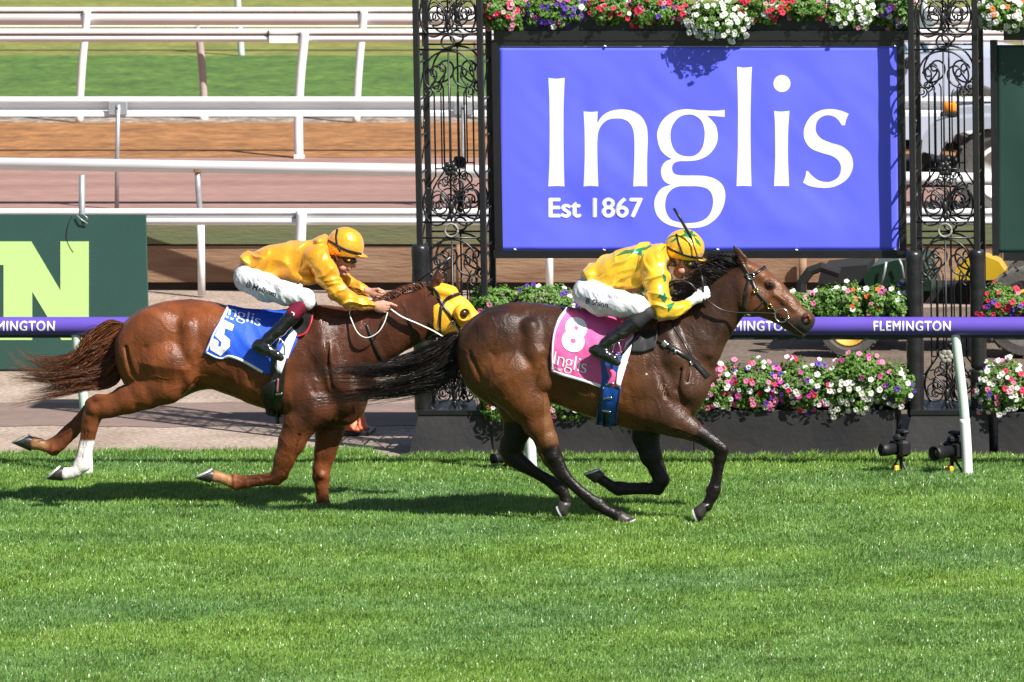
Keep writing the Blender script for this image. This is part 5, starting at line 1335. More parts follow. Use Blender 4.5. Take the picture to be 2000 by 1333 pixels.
# ------------------------------------------------------------------ saddlecloths, saddles, girths
def tack_bay():
    px = H8
    c = thing('saddlecloth', 'pink saddlecloth with a white number 8 and white edging on the bay horse', 'saddlecloth', px(1150, 660, -.3))
    top = [(1107, 601), (1150, 600), (1200, 612), (1245, 628)]; left = [(1107, 601), (1092, 622), (1080, 650), (1075.5, 690), (1076, 728)]
    bot = [(1076, 728), (1110, 738), (1145, 748), (1176, 758), (1212, 756)]; right = [(1245, 628), (1240, 655), (1228, 700), (1212, 756)]
    g = coons(top, right, bot, left, 44, 40)
    cl, cb = drape('cloth', g, BVH8, px.yc, 0.010, m_cloth_p, c, 0.004, True, 0.017, 3, True)
    eL = [(1109, 602), (1094, 622), (1082, 650), (1077.8, 690), (1078, 726)]
    strap('edging', eL, 5.5, cb, px.yc, m_trim, c, 0.004); strap('edging', [(1078, 726), (1110, 735.5), (1145, 745.5), (1173, 754.5)], 5.5, cb, px.yc, m_trim, c, 0.004)
    fl = coons([(1222, 668), (1236, 656), (1244, 650)], [(1244, 650), (1236, 690), (1220, 725), (1211, 757)], [(1203, 752), (1207, 755), (1211, 757)], [(1222, 668), (1214, 700), (1206, 725), (1203, 752)], 8, 22)
    drape('white_flap', fl, cb, px.yc, 0.010, m_trim, c, 0.004, wave=0.006, seed=8)
    v8, f8 = text2d('8', bold=0.055); v8, f8 = refine(v8, f8, .08); v8[:, 0] *= 0.98
    decal('number', pmap(v8, (1093, 681), (66, 19), (15, -67)), f8, cb, m_letter, c, 0.006)
    wv2, wf2 = refine(wv, word_f, 0.16)
    decal('lettering', pmap(wv2, (1080, 711), (23.0, 6.8), (4, -25)), wf2, cb, m_letter, c, 0.0065)
    v, f = text2d('EST 1867', bold=0.01); v, f = refine(v, f, .4)
    decal('small_lettering', pmap(v, (1077, 721), (4.0, 1.0), (0.5, -5)), f, cb, m_letter, c, 0.0065)
    s = thing('saddle', 'black racing saddle and bright blue girth on the bay horse', 'saddle', px(1240, 640, 0))
    flap = coons([(1240, 632), (1262, 630), (1284, 634)], [(1284, 634), (1284, 660), (1280, 680)], [(1230, 688), (1256, 689), (1280, 680)], [(1240, 632), (1238, 660), (1230, 688)], 16, 16)
    drape('flap', flap, BVH8, px.yc, 0.020, m_black_l, s, 0.006, True, bridge=True)
    gg = coons([(1172, 690), (1196, 690), (1222, 690)], [(1222, 690), (1216, 740), (1208, 790), (1203, 833)], [(1164, 829), (1184, 833), (1203, 833)], [(1172, 690), (1176, 740), (1168, 790), (1164, 829)], 12, 40)
    gi, gb = drape('girth', gg, BVH8, px.yc, 0.018, m_girthb, s, 0.008, True)
    for e in ([(1178, 757), (1170, 795), (1166, 830)], [(1212, 757), (1207, 795), (1202, 832)]): strap('girth_edge', e, 5, gb, px.yc, m_black_l, s, 0.006)
    for x, y in ((1191, 751), (1187, 779)):
        strap('buckle', [(x - 8, y + 1), (x + 8, y - 1)], 4.5, gb, px.yc, m_steel, s, 0.008); strap('buckle_slot', [(x - 5, y + .8), (x + 6, y - .7)], 2, gb, px.yc, m_black_l, s, 0.012)
    strap('girth_strap', [(1183, 803), (1182, 834)], 8, gb, px.yc, m_black_l, s, 0.010); strap('buckle', [(1175, 803), (1193, 806)], 4, gb, px.yc, m_steel, s, 0.012)
    strap('leather', [(1248, 652), (1216, 690)], 5, BVH8, px.yc, m_black_l, s, 0.035)
    st = MB(); st.tube([px(a, b, -.36) for a, b in ((1204, 660), (1198, 678), (1196, 692), (1212, 696), (1212, 680), (1204, 660))], 0.007, 7); st.build('stirrup', m_steel, s, True)
    b = thing('breastplate', 'black leather breastplate strapped round the bay horse chest', 'breastplate', px(1320, 690, -.3))
    strap('chest_strap', [(1242, 644), (1268, 658), (1298, 672)], 4, BVH8, px.yc, m_black_l, b, 0.010); strap('chest_strap', [(1294, 670), (1324, 686), (1350, 702), (1370, 722), (1383, 737)], [7, 9.5, 10, 10.5, 11], BVH8, px.yc, m_black_l, b, 0.008)
    strap('buckle', [(1293, 668), (1302, 676)], 12, BVH8, px.yc, m_steel, b, 0.012); strap('strap_keeper', [(1310, 680), (1313, 682)], 11, BVH8, px.yc, m_black_l, b, 0.014); strap('strap_keeper', [(1318, 685), (1321, 686)], 11, BVH8, px.yc, m_steel, b, 0.012)
    strap('neck_strap', [(1314, 632), (1324, 650), (1338, 672), (1350, 696), (1352, 712)], 4, BVH8, px.yc, m_black_l, b, 0.008); strap('ring', [(1349, 706), (1352, 714)], 6, BVH8, px.yc, m_steel, b, 0.012)
    # bridle
    r = thing('bridle', 'black leather bridle with a ring bit and reins on the bay horse', 'bridle', px(1500, 580, 0))
    K = lambda pts, w_, nm='cheek_strap', l=0.006: strap(nm, pts, w_, BVH8, px.yc, m_black_l, r, l)
    K([(1450, 516), (1458, 530), (1464, 540), (1470, 552), (1476, 566), (1488, 582), (1502, 598), (1516, 612)], 5.5)
    K([(1456, 536), (1462, 545), (1459, 562), (1456, 582), (1454, 606)], 7, 'throat_strap'); K([(1464, 540), (1472, 536), (1484, 529), (1496, 521)], 5.5, 'brow_band')
    K([(1490, 590), (1484, 598), (1474, 606)], 2.5, 'nose_strap'); K([(1522, 618), (1538, 630), (1552, 642), (1568, 654)], 3.6, 'nose_band'); K([(1522, 632), (1532, 632), (1540, 627)], 3, 'chin_strap')
    for (x, y, q, m_) in ((1467, 540, 6.5, m_steel), (1476, 568, 4, m_brass), (1503, 599, 4.5, m_brass)):
        MB().tube([on_bvh(BVH8, x + q * math.cos(t), y + q * math.sin(t), 0.012, Vector(px(x, y, -.1))) for t in np.linspace(0, 6.2832, 17)], 0.0045, 6).build('buckle', m_, r, True)
    c0 = px(1527, 616, -.085)
    MB().tube([tuple(c0 + np.array((13.0 * px.m * math.cos(t), -0.012, 13.5 * px.m * math.sin(t)))) for t in np.linspace(0, 6.2832, 29)], 0.0055, 8).build('bit_ring', m_steel, r, True)
    c1 = px(1527, 616, .085)
    MB().tube([tuple(c1 + np.array((13.0 * px.m * math.cos(t), 0.012, 13.5 * px.m * math.sin(t)))) for t in np.linspace(0, 6.2832, 29)], 0.0055, 8).build('bit_ring', m_steel, r, True)
    MB().tube([px(1540, 622, -.10), px(1541, 622, 0), px(1540, 622, .10)], 0.008, 8).build('bit', m_steel, r, True)
    cord('rein', [(1376, 580, -.12), (1392, 595, -.145), (1412, 606, -.14), (1440, 611, -.13), (1478, 611, -.115), (1515, 613, -.105)], px, 0.0085, m_black_l, r, 7, (1, .7))
    cord('rein', [(1368, 583, .10), (1400, 600, .16), (1440, 608, .15), (1515, 613, .105)], px, 0.0085, m_black_l, r, 7, (1, .7))
    cord('rein', [(1372, 585, -.11), (1350, 556, -.12), (1328, 548, -.11), (1308, 553, -.08), (1300, 566, 0), (1320, 556, .08), (1366, 582, .09)], px, 0.007, m_black_l, r)
tack_bay()
def tack_chestnut():
    px = H5
    c = thing('saddlecloth', 'blue saddlecloth with a white number 5 and white edging on the chestnut', 'saddlecloth', px(480, 660, -.3))
    top = [(446, 598), (490, 604), (545, 614), (604, 612)]; left = [(446, 598), (434, 620), (416, 648), (398.5, 690)]
    bot = [(398.5, 690), (420, 701), (434, 704), (446, 699), (470, 706), (512, 730), (545, 733)]; right = [(604, 612), (592, 640), (572, 685), (545, 733)]
    g = coons(top, right, bot, left, 48, 40)
    cl, cb = drape('cloth', g, BVH5, px.yc, 0.010, m_cloth_b, c, 0.004, True, 0.020, 13, True)
    strap('edging', [(446, 601), (435, 621), (418, 649), (401, 689)], 5.5, cb, px.yc, m_trim, c, 0.004)
    strap('edging', [(401, 689), (421, 699), (434, 701.5), (446, 696.5), (470, 703.5), (513, 727.5)], 5.2, cb, px.yc, m_trim, c, 0.004)
    fl = coons([(574, 636), (588, 624), (602, 614)], [(602, 614), (584, 642), (566, 690), (552, 732)], [(537, 716), (542, 728), (552, 732)], [(574, 636), (560, 660), (545, 690), (537, 716)], 8, 24)
    drape('white_flap', fl, cb, px.yc, 0.010, m_trim, c, 0.004, wave=0.006, seed=18)
    five = [(440, 626), (455, 634), (453, 645), (440, 638), (437, 652), (447, 662), (446, 676), (436, 690), (421, 690), (410, 682), (412, 667), (420, 665), (426, 669), (425, 677), (431, 676), (434, 664), (421, 660)]
    five = [(436, 624), (457.5, 635), (453, 647), (440, 641), (437.5, 654), (449, 664), (449, 677), (431, 696), (411, 684), (409, 671), (416, 661), (424, 665), (427, 668), (426, 677), (431, 677), (433, 669), (420, 656)]
    v, f = fill_contours([[(a, b) for a, b in five]]); v, f = refine(v, f, 7)
    decal('number', v, f, cb, m_letter, c, 0.006)
    wv2, wf2 = refine(wv, word_f, 0.16)
    decal('lettering', pmap(wv2, (438, 612), (25.0, 9.2), (3.6, -18.5)), wf2, cb, m_letter, c, 0.0065)
    v, f = text2d('EST 1867', bold=0.01); v, f = refine(v, f, .4)
    decal('small_lettering', pmap(v, (441, 621), (2.9, 1.1), (0.7, -4.6)), f, cb, m_letter, c, 0.0065)
    s = thing('saddle', 'black racing saddle with red piped pad and black girth on the chestnut', 'saddle', px(580, 620, 0))
    flap = coons([(572, 608), (592, 606), (612, 603)], [(612, 603), (608, 630), (598, 648)], [(568, 655), (586, 656), (598, 648)], [(572, 608), (572, 630), (568, 655)], 14, 14)
    pd, pb = drape('pad', flap, BVH5, px.yc, 0.022, m_black_l, s, 0.010, True, bridge=True)
    strap('piping', [(611, 612), (606, 633), (598, 649), (585, 656), (570, 656)], 3.5, BVH5, px.yc, m_redpipe, s, 0.026)
    gg = coons([(530, 700), (545, 700), (560, 700)], [(560, 700), (555, 750), (552, 790), (549, 815)], [(524, 812), (537, 815), (549, 815)], [(530, 700), (527, 750), (526, 790), (524, 812)], 10, 36)
    gi, gb = drape('girth', gg, BVH5, px.yc, 0.018, m_black_l, s, 0.008, True)
    pdg = coons([(524, 748), (530, 744), (538, 742)], [(538, 742), (534, 780), (531, 811)], [(520, 809), (525, 812), (531, 811)], [(524, 748), (511, 758), (515, 785), (520, 809)], 8, 16)
    drape('girth_pad', pdg, BVH5, px.yc, 0.024, m_blackp, s, 0.008)
    strap('girth_strap', [(543, 740), (541, 768)], 4, gb, px.yc, mat('faded red strap', (0.30, 0.12, 0.11), 0.6), s, 0.010); strap('buckle', [(538, 771), (551, 770)], 4, gb, px.yc, m_steel, s, 0.010)
    strap('girth_strap', [(540, 800), (543, 828)], 7, gb, px.yc, m_black_l, s, 0.012)
    st = MB(); st.tube([px(a, b, -.36) for a, b in ((548, 660), (541, 676), (540, 688), (556, 693), (555, 676), (548, 660))], 0.007, 7); st.build('stirrup', m_steel, s, True)
    b = thing('breastplate', 'thin black breastplate strap lying on the chestnut shoulder', 'breastplate', px(730, 680, -.2))
    strap('neck_strap', [(716, 634), (724, 656), (735, 684), (748, 706), (757, 722)], [4, 5, 5.5, 6, 6], BVH5, px.yc, m_black_l, b, 0.008)
    strap('chest_strap', [(764, 712), (768, 722)], 4, BVH5, px.yc, m_black_l, b, 0.008)
    # hood with its eye cup
    h = thing('blinker_hood', 'yellow blinker hood with a round eye cup on the chestnut head', 'hood', px(880, 610, 0))
    a = px(835, 690); b_ = px(975, 545); f = Field((a[0], px.yc - .2, a[2]), (b_[0], px.yc + .2, b_[2]), 0.006)
    f.chain(grow(px.ch(HEAD5), 0.008), 0.03); f.chain(px.ch([(850, 566, 16, 0, 1.2), (880, 572, 14, 0, 1.5)]), 0.03)
    for s_ in (-1, 1): f.ell(px(862, 620, s_ * .075), (28 * px.m, .040, 28 * px.m), 0, 0.03); f.ell(px(902, 610, s_ * .075), (12 * px.m, .028, 9 * px.m), -.6, 0.02)
    sl, X, Y, Z = f.sub(f.lo, f.lo + f.n * f.res)
    for c0_, c1_ in (((849, 560), (852, 664)), ((962, 600), (925, 700))):
        p0, p1 = px(*c0_), px(*c1_); d = (p1 - p0) / np.linalg.norm(p1 - p0); hd = (X - p0[0]) * d[2] - (Z - p0[2]) * d[0] + 0 * Y
        if c0_[0] > 900: hd = -hd
        f.f[sl] = np.maximum(f.f[sl], hd.astype(np.float32))
    ho, hb, _ = skin(f, 'hood_cloth', m_hoody, h, 1, lambda V, N: 0.003 * nz(V, (14, 10, 9), 3))
    ce = px(904, 612, -.098)
    for sgn in (-1, 1):
        b = MB(); ax = Vector((0.55, -0.80 * 1, -0.12)).normalized() if sgn < 0 else Vector((0.55, 0.80, -0.12)).normalized()
        c_ = Vector(px(902, 612, sgn * .082)); u = ax.orthogonal().normalized(); v_ = ax.cross(u); rings = []
        for rr_, hh in ((0.062, -0.02), (0.066, 0.012), (0.058, 0.040), (0.046, 0.050), (0.040, 0.044), (0.038, 0.02)):
            rings.append([tuple(c_ + ax * hh + u * rr_ * math.cos(t) + v_ * rr_ * math.sin(t)) for t in (2 * math.pi * i / 24 for i in range(24))])
        b.loft(rings, True); cu = b.build('eye_cup', m_hoody, h, True)
        MB().ball(c_ + ax * 0.022, (0.037, 0.030, 0.037), 16, 10).build('eye_opening', mat('shaded eye', (0.035, 0.018, 0.012), 0.25), cu, True)
    r = thing('bridle', 'black bridle buckled over the yellow hood of the chestnut', 'bridle', px(870, 600, 0))
    HB = hb; K = lambda pts, w_, nm='cheek_strap': strap(nm, pts, w_, HB, px.yc, m_black_l, r, 0.008, Yfall=px.yc - .11)
    K([(848, 563), (855, 576), (864, 596), (876, 612), (888, 630), (900, 648), (906, 660)], 5.5); K([(862, 598), (860, 620), (859, 640), (860, 656)], 5, 'throat_strap'); K([(864, 596), (872, 585), (884, 578), (898, 574)], 6, 'brow_band')
    MB().tube([on_bvh(HB, 884 + 4.5 * math.cos(t), 632 + 4.5 * math.sin(t), 0.016, Vector(px(884, 632, -.1))) for t in np.linspace(0, 6.2832, 17)], 0.0045, 6).build('buckle', m_steel, r, True)
    strap('throat_lash', [(798, 622), (806, 648), (818, 668), (832, 664), (852, 662)], 4, BVH5, px.yc, m_black_l, r, 0.006)
    cord('rein', [(763, 604, -.13), (785, 619, -.135), (815, 632, -.125), (845, 646, -.115), (880, 665, -.11), (915, 672, -.10)], px, 0.014, m_wrein, r, 8, (1, .35))
    cord('rein', [(757, 611, -.14), (750, 632, -.165), (738, 650, -.185), (718, 660, -.20), (702, 654, -.20), (690, 634, -.17), (683, 606, -.10), (700, 590, 0), (728, 586, .10)], px, 0.0105, m_wrein, r, 8, (1, .4))
    cord('rein', [(742, 590, .12), (790, 618, .14), (850, 650, .12), (915, 672, .10)], px, 0.014, m_wrein, r, 8, (1, .35))
tack_chestnut()

# ------------------------------------------------------------------ riders
def gripping_hand(f, px, wrist, knuckle, side, yo, curl=1.0, point=0.0):
    """Prims of a fist round a rein: wrist -> knuckles along d, fingers stacked downwards, curled inwards."""
    W_ = np.array(px(wrist[0], wrist[1], yo)); K = np.array(px(knuckle[0], knuckle[1], yo)); d = K - W_; L_ = np.linalg.norm(d); d /= L_
    dn = np.array((d[2], 0, -d[0])) if d[0] > 0 else np.array((-d[2], 0, d[0])); inn = np.array((0, -side, 0.0))
    if dn[2] > 0: dn = -dn
    A = lambda *l: f.chain([(*p, r, 1.0) for p, r in l], 0.010)
    f.chain([(*(W_ - d * .02), .027, .8), (*(W_ + d * L_ * .35), .029, .72), (*(W_ + d * L_ * .8), .034, .55)], 0.02)
    f.ell(W_ + d * L_ * .62 + dn * .006, (.040, .018, .040), math.atan2(d[2], d[0]), 0.014)
    lens = (0.92, 1.0, 0.95, 0.78)
    for i in range(4):
        o = W_ + d * L_ * (0.90 - .03 * i) + dn * (-0.028 + 0.0195 * i); l = lens[i]
        p0 = o; p1 = o + d * .020 * l + inn * .010 * -0.2; p2 = o + d * .036 * l + inn * .022; p3 = o + d * .018 * l + inn * .046; p4 = o - d * .006 + inn * .044
        rr = .0098 if i < 3 else .0086
        for a, b, r0, r1 in ((p0, p1, rr * 1.1, rr), (p1, p2, rr, rr * .95), (p2, p3, rr * .95, rr * .9), (p3, p4, rr * .9, rr * .8)): f.chain([(*a, r0, 1), (*b, r1, 1)], 0.004)
    t0 = W_ + d * L_ * .35 - dn * .026 + inn * .010; t1 = W_ + d * L_ * .72 - dn * .040 + inn * .018; t2 = W_ + d * (L_ * 1.02 + point * .03) - dn * .036 + inn * .020; t3 = W_ + d * (L_ * 1.16 + point * .06) - dn * .028 + inn * .018
    A((t0, .0135), (t1, .0115)); A((t1, .0115), (t2, .0100)); A((t2, .0100), (t3, .0085))
    return W_, d, dn, inn

def rider(px, spec, root):
    """spec holds limb chains in picture points; body grows as one skin, clothes as shells over it."""
    ch = px.ch; lo = px(spec['box'][0], spec['box'][3]); hi = px(spec['box'][2], spec['box'][1])
    F_ = lambda res: Field((lo[0], px.yc - .46, lo[2]), (hi[0], px.yc + .46, hi[2]), res)
    f = F_(0.0052)
    torso = ch(spec['torso']); f.chain(grow(torso, -.018), 0.03)
    for s in (-1, 1):
        arm = ch(spec['arm'] if s < 0 else spec['arm2']); leg = ch(spec['leg'] if s < 0 else [(q[0], q[1], q[2], -q[3], *q[4:]) for q in spec['leg']])
        f.chain(grow(arm, -.011), 0.02); f.chain(grow(leg, -.010), 0.03)
        sh = ch(spec['shin'] if s < 0 else [(q[0], q[1], q[2], -q[3], *q[4:]) for q in spec['shin']]); f.chain(grow(sh, -.012), 0.02)
        h = spec['hand'] if s < 0 else spec['hand2']
        gripping_hand(f, px, h[0], h[1], s, h[2], point=h[3])
    # head: skull, face, jaw, nose, brow, lips, ear
    f.chain(ch(spec['neck']), 0.03); f.chain(ch(spec['face']), 0.014)
    for e in spec['feat']: f.ell(px(e[0], e[1], e[2]), (e[3] * px.m, e[4], e[5] * px.m), e[6], 0.008, e[7] if len(e) > 7 else 'add')
    skin(f, 'body', m_skin, root, 1)
    # jacket
    f = F_(0.006); f.chain(torso, 0.05)
    for s in (-1, 1): f.chain(ch(spec['sleeve'] if s < 0 else spec['sleeve2']), 0.035)
    for e in spec['jx']: f.ell(px(e[0], e[1], e[2]), (e[3] * px.m, e[4], e[5] * px.m), e[6], 0.04)
    sd = spec['seed']
    def wr(V, N):
        a = spec['fold']; u = V @ np.array((math.cos(a), 0.35, math.sin(a))); v = V @ np.array((-math.sin(a), 0.2, math.cos(a))); n0 = nz(V, 6, sd + 2)
        Wp = np.stack([nz(V, 5, sd + 21), nz(V, 5, sd + 33), nz(V, 5, sd + 45)], 1) * 0.10; V2 = V + Wp; u = V2 @ np.array((math.cos(a), 0.35, math.sin(a))); v = V2 @ np.array((-math.sin(a), 0.2, math.cos(a)))
        Q = np.stack([u * 2.6, V2[:, 1] * 3, v * 9.5], 1); Q2 = V2 * np.array((7.5, 5, 6.0))
        n1 = nz(Q, 1, sd); n2 = nz(Q2, 1, sd + 7); n3 = nz(V, 26, sd)
        r1 = np.clip(1 - np.abs(n1) * 3.2, 0, 1); r2 = np.clip(1 - np.abs(n2) * 3.4, 0, 1)
        mk = np.clip(0.5 + 1.1 * nz(V, 3.5, sd + 60), 0, 1)
        return 0.021 * r1 ** 1.5 * mk + 0.014 * r2 ** 1.4 * (1 - .6 * mk) + 0.011 * n0 + 0.0008 * n3 - 0.006
    jk, jb, _ = skin(f, 'jacket', spec['mj'], root, 1, wr)
    # breeches
    f = F_(0.006); f.chain(ch(spec['seat']), 0.05)
    for s in (-1, 1): f.chain(ch(spec['leg'] if s < 0 else [(q[0], q[1], q[2], -q[3], *q[4:]) for q in spec['leg']]), 0.05)
    def wb(V, N):
        return 0.0055 * (0.5 - np.abs(nz(np.stack([V[:, 0] * 20 + V[:, 2] * 16, V[:, 1] * 6, V[:, 2] * 6 - V[:, 0] * 5], 1), 1, sd + 3)) * 2) * (0.4 + 1.2 * sstep(-.1, .25, nz(V, 5, sd)))
    br, bb, _ = skin(f, 'breeches', m_brch, root, 1, wb)
    # boots
    for s in (-1, 1):
        fl = lambda l: ch(l if s < 0 else [(q[0], q[1], q[2], -q[3], *q[4:]) for q in l])
        f = F_(0.006); f.chain(fl(spec['shin']), 0.02); f.chain(fl(spec['foot']), 0.012)
        for l in spec['footx']: f.chain(fl(l), 0.010)
        bt, _, _ = skin(f, 'boot', m_boot, root, 1, lambda V, N: 0.0025 * (0.5 - np.abs(nz(V, (16, 8, 30), sd + 5)) * 2))
        f = F_(0.006); f.chain(fl(spec['cuff']), 0.015); skin(f, 'boot_top', spec['mcuff'], root, 1)
    # helmet with silk cover, peak, goggles
    hc = px(*spec['helm'][0], 0); rx, ry, rz, rot = spec['helm'][1]
    f = F_(0.005); f.ell(hc, (rx * px.m, ry, rz * px.m), rot, 0)
    cut = spec['cut']; p, q = px(*cut[0], 0), px(*cut[1], 0); d = (q - p) / np.linalg.norm(q - p); nn = np.array((d[2], 0, -d[0]))
    sl, X, Y, Z = f.sub(f.lo, f.lo + f.n * f.res); hd = (X - p[0]) * nn[0] + (Z - p[2]) * nn[2] + 0 * Y
    f.f[sl] = np.maximum(f.f[sl], hd.astype(np.float32))
    pk = spec['peak']; f.ell(px(pk[0], pk[1], 0), (pk[2] * px.m, pk[3], pk[4] * px.m), pk[5], 0.012)
    hm, hb, _ = skin(f, 'helmet', spec['mj'], root, 1, lambda V, N: 0.0035 * nz(np.stack([V[:, 0] * 7, V[:, 1] * 12, V[:, 2] * 16], 1), 1, sd + 9) + 0.0015 * nz(V, 40, sd))
    for l, w_ in spec['bands']: strap('helmet_band', l, w_, hb, px.yc, m_blackp, hm, 0.003, thick=0.004)
    f = F_(0.0045)
    for e in spec['gog']:
        for s in (-1, 1): f.ell(px(e[0], e[1], s * e[2]), (e[3] * px.m, e[4], e[5] * px.m), e[6], 0.008)
    gg, _, _ = skin(f, 'goggles', m_goggle, root, 1)
    for s in (-1, 1):
        e = spec['lens']; MB().ball(px(e[0], e[1], s * e[2]), (e[3] * px.m, 0.008, e[3] * px.m), 16, 8).build('lens', spec['ml'], gg, True)
    f = F_(0.0055); f.chain(ch(spec['hair']), 0.01); skin(f, 'hair', m_hairb, root, 1, lambda V, N: 0.004 * nz(V, 70, 3))
    return jb, bb, hb, jk, br, hm

R5 = thing('person', 'jockey in gold silks and white breeches crouched on the chestnut horse', 'person', H5(560, 600, 0))
spec5 = dict(box=(445, 430, 800, 720), seed=4.0, mj=m_gold, mcuff=m_maroon, ml=m_lens, fold=0.15,
    torso=[(497, 520, 26, 0, 1.45), (530, 515, 34, 0, 1.25), (565, 512, 37, 0, 1.15), (600, 505, 33, 0, 1.25), (626, 494, 25, 0, 1.5)],
    arm=[(622, 503, 15, -.19, 1), (640, 545, 13, -.22, 1), (664, 577, 11, -.21, 1), (695, 590, 9, -.16, 1), (722, 598, 7, -.12, 1)],
    arm2=[(622, 500, 15, .19, 1), (650, 530, 13, .22, 1), (685, 556, 10, .20, 1), (715, 570, 7, .12, 1)],
    sleeve=[(618, 504, 21, -.17, 1), (636, 532, 20.5, -.215, .9), (660, 572, 18, -.215, .9), (682, 586, 15.5, -.185, .9), (708, 594, 12.5, -.145, .95), (724, 597, 9.5, -.12, 1)],
    sleeve2=[(622, 500, 20, .17, 1), (650, 528, 19, .22, .9), (680, 552, 15, .20, .9), (706, 565, 11.5, .14, .95), (719, 570, 9, .12, 1)],
    jx=[(528, 535, 0, 30, .17, 17, -0.1), (600, 540, 0, 34, .17, 15, -.05), (628, 468, 0, 13, .13, 8, .3), (485, 507, 0, 15, .165, 9, -.6)],
    leg=[(485, 545, 27, -.10, 1.0), (520, 562, 25, -.19, .95), (560, 574, 21, -.255, .9), (596, 583, 16.5, -.285, .9), (600, 592, 14, -.29, .9)],
    seat=[(488, 538, 28, 0, 1.55), (500, 534, 26, 0, 1.55)],
    shin=[(592, 598, 13, -.30, .9), (568, 622, 13.5, -.315, .95), (545, 645, 13, -.325, .95), (525, 662, 11.5, -.335, .95), (515, 672, 11.5, -.345, .9)],
    foot=[(505, 674, 11.5, -.35, .8), (524, 684, 10.5, -.36, .85), (541, 694, 8.5, -.365, 1.0), (549, 699, 6, -.365, 1.1)], footx=[[(499, 677, 8, -.35, .8), (508, 684, 6, -.35, .9), (548, 703, 3.5, -.365, 1.8)]],
    cuff=[(590, 595, 15.3, -.298, .95), (574, 612, 15.3, -.312, 1.0)],
    hand=[(726, 597), (753, 602), -.115, 1.0], hand2=[(720, 570), (744, 577), .10, .2],
    neck=[(628, 492, 15, 0, .85), (652, 500, 14, 0, .85)],
    face=[(672, 488, 27, 0, .75), (674, 504, 20, 0, .76), (674, 518, 14, 0, .8), (666, 528, 9.5, 0, .9)],
    feat=[(689, 518, 0, 6, .014, 4.5, -.9), (693, 521, 0, 2.6, .011, 2.6, 0), (683, 527, 0, 4, .02, 2.2, -.8), (678, 531, 0, 4.5, .02, 2.3, -.8), (671, 535, 0, 6, .022, 4, -.6), (656, 504, -.068, 5, .012, 7, .2), (656, 504, .068, 5, .012, 7, .2), (656, 504, -.079, 2.6, .006, 4, .2, 'carve'), (669, 524, -.05, 7, .018, 6, 0), (681, 528.8, -.0, 4.5, .04, .7, -.75, 'carve')],
    helm=[(674, 481), (36.5, .125, 37.5, -.25)], cut=[(640, 494), (712, 504)], peak=(704, 498, 15, .075, 3.2, -.32),
    bands=[([(640, 470), (652, 477), (668, 485), (690, 493), (706, 497)], 5), ([(659, 448), (657, 464), (659, 478), (664, 492)], 3.6)],
    gog=[(679, 507, .058, 11, .022, 7.5, -.3), (690, 510, .025, 7, .03, 6, -.3), (664, 501, .074, 9, .008, 4.5, -.35)], lens=(681, 508.5, .079, 2.7), hair=[(648, 498, 6, -.07, .4), (654, 510, 4, -.074, .4)])
jb, bb, hb, jk5, br5, hm5 = rider(H5, spec5, R5)
tx, tfc = text2d('B Melham', bold=0.012); tx, tfc = refine(tx, tfc, .5)
decal('name_lettering', pmap(tx, (480, 561), (10.6, 3.6), (3.2, -10.5)), tfc, bb, m_ink, br5, 0.004)
tx, tfc = text2d('OFF THE TRACK'); tx, tfc = refine(tx, tfc, .6)
decal('small_lettering', pmap(tx, (502, 546.5), (5.4, 1.75), (1.4, -5.6)), tfc, bb, m_greyink, br5, 0.004)
sk = MB(); strap('emblem', [(569, 610), (574, 613), (573, 617)], 2.2, BVHTree.FromPolygons([Vector(H5(*q, -.372)) for q in ((540, 580), (620, 580), (620, 650), (540, 650))], [(0, 1, 2, 3)]), H5.yc, m_letter, R5, 0.0)
W5 = thing('riding_whip', 'dark whip pointing up beside the chestnut ears held by the gold jockey', 'whip', H5(770, 590, 0))
MB().tube([H5(756, 597, .09), H5(775, 580, .09), H5(808, 556, .09)], [0.010, 0.009, 0.007], 8).build('handle', m_blackp, W5, True)
MB().tube([H5(808, 556, .09), H5(840, 532, .09), H5(862, 517, .09), H5(880, 503, .09)], [0.006, 0.006, 0.010, 0.011], 8, flat=(.5, 1)).build('shaft', m_black_l, W5, True)
MB().lathe([(0.010, -0.012), (0.0105, 0.012)], H5(808, 556, .09), n=12).build('collar', m_steel, W5, True)

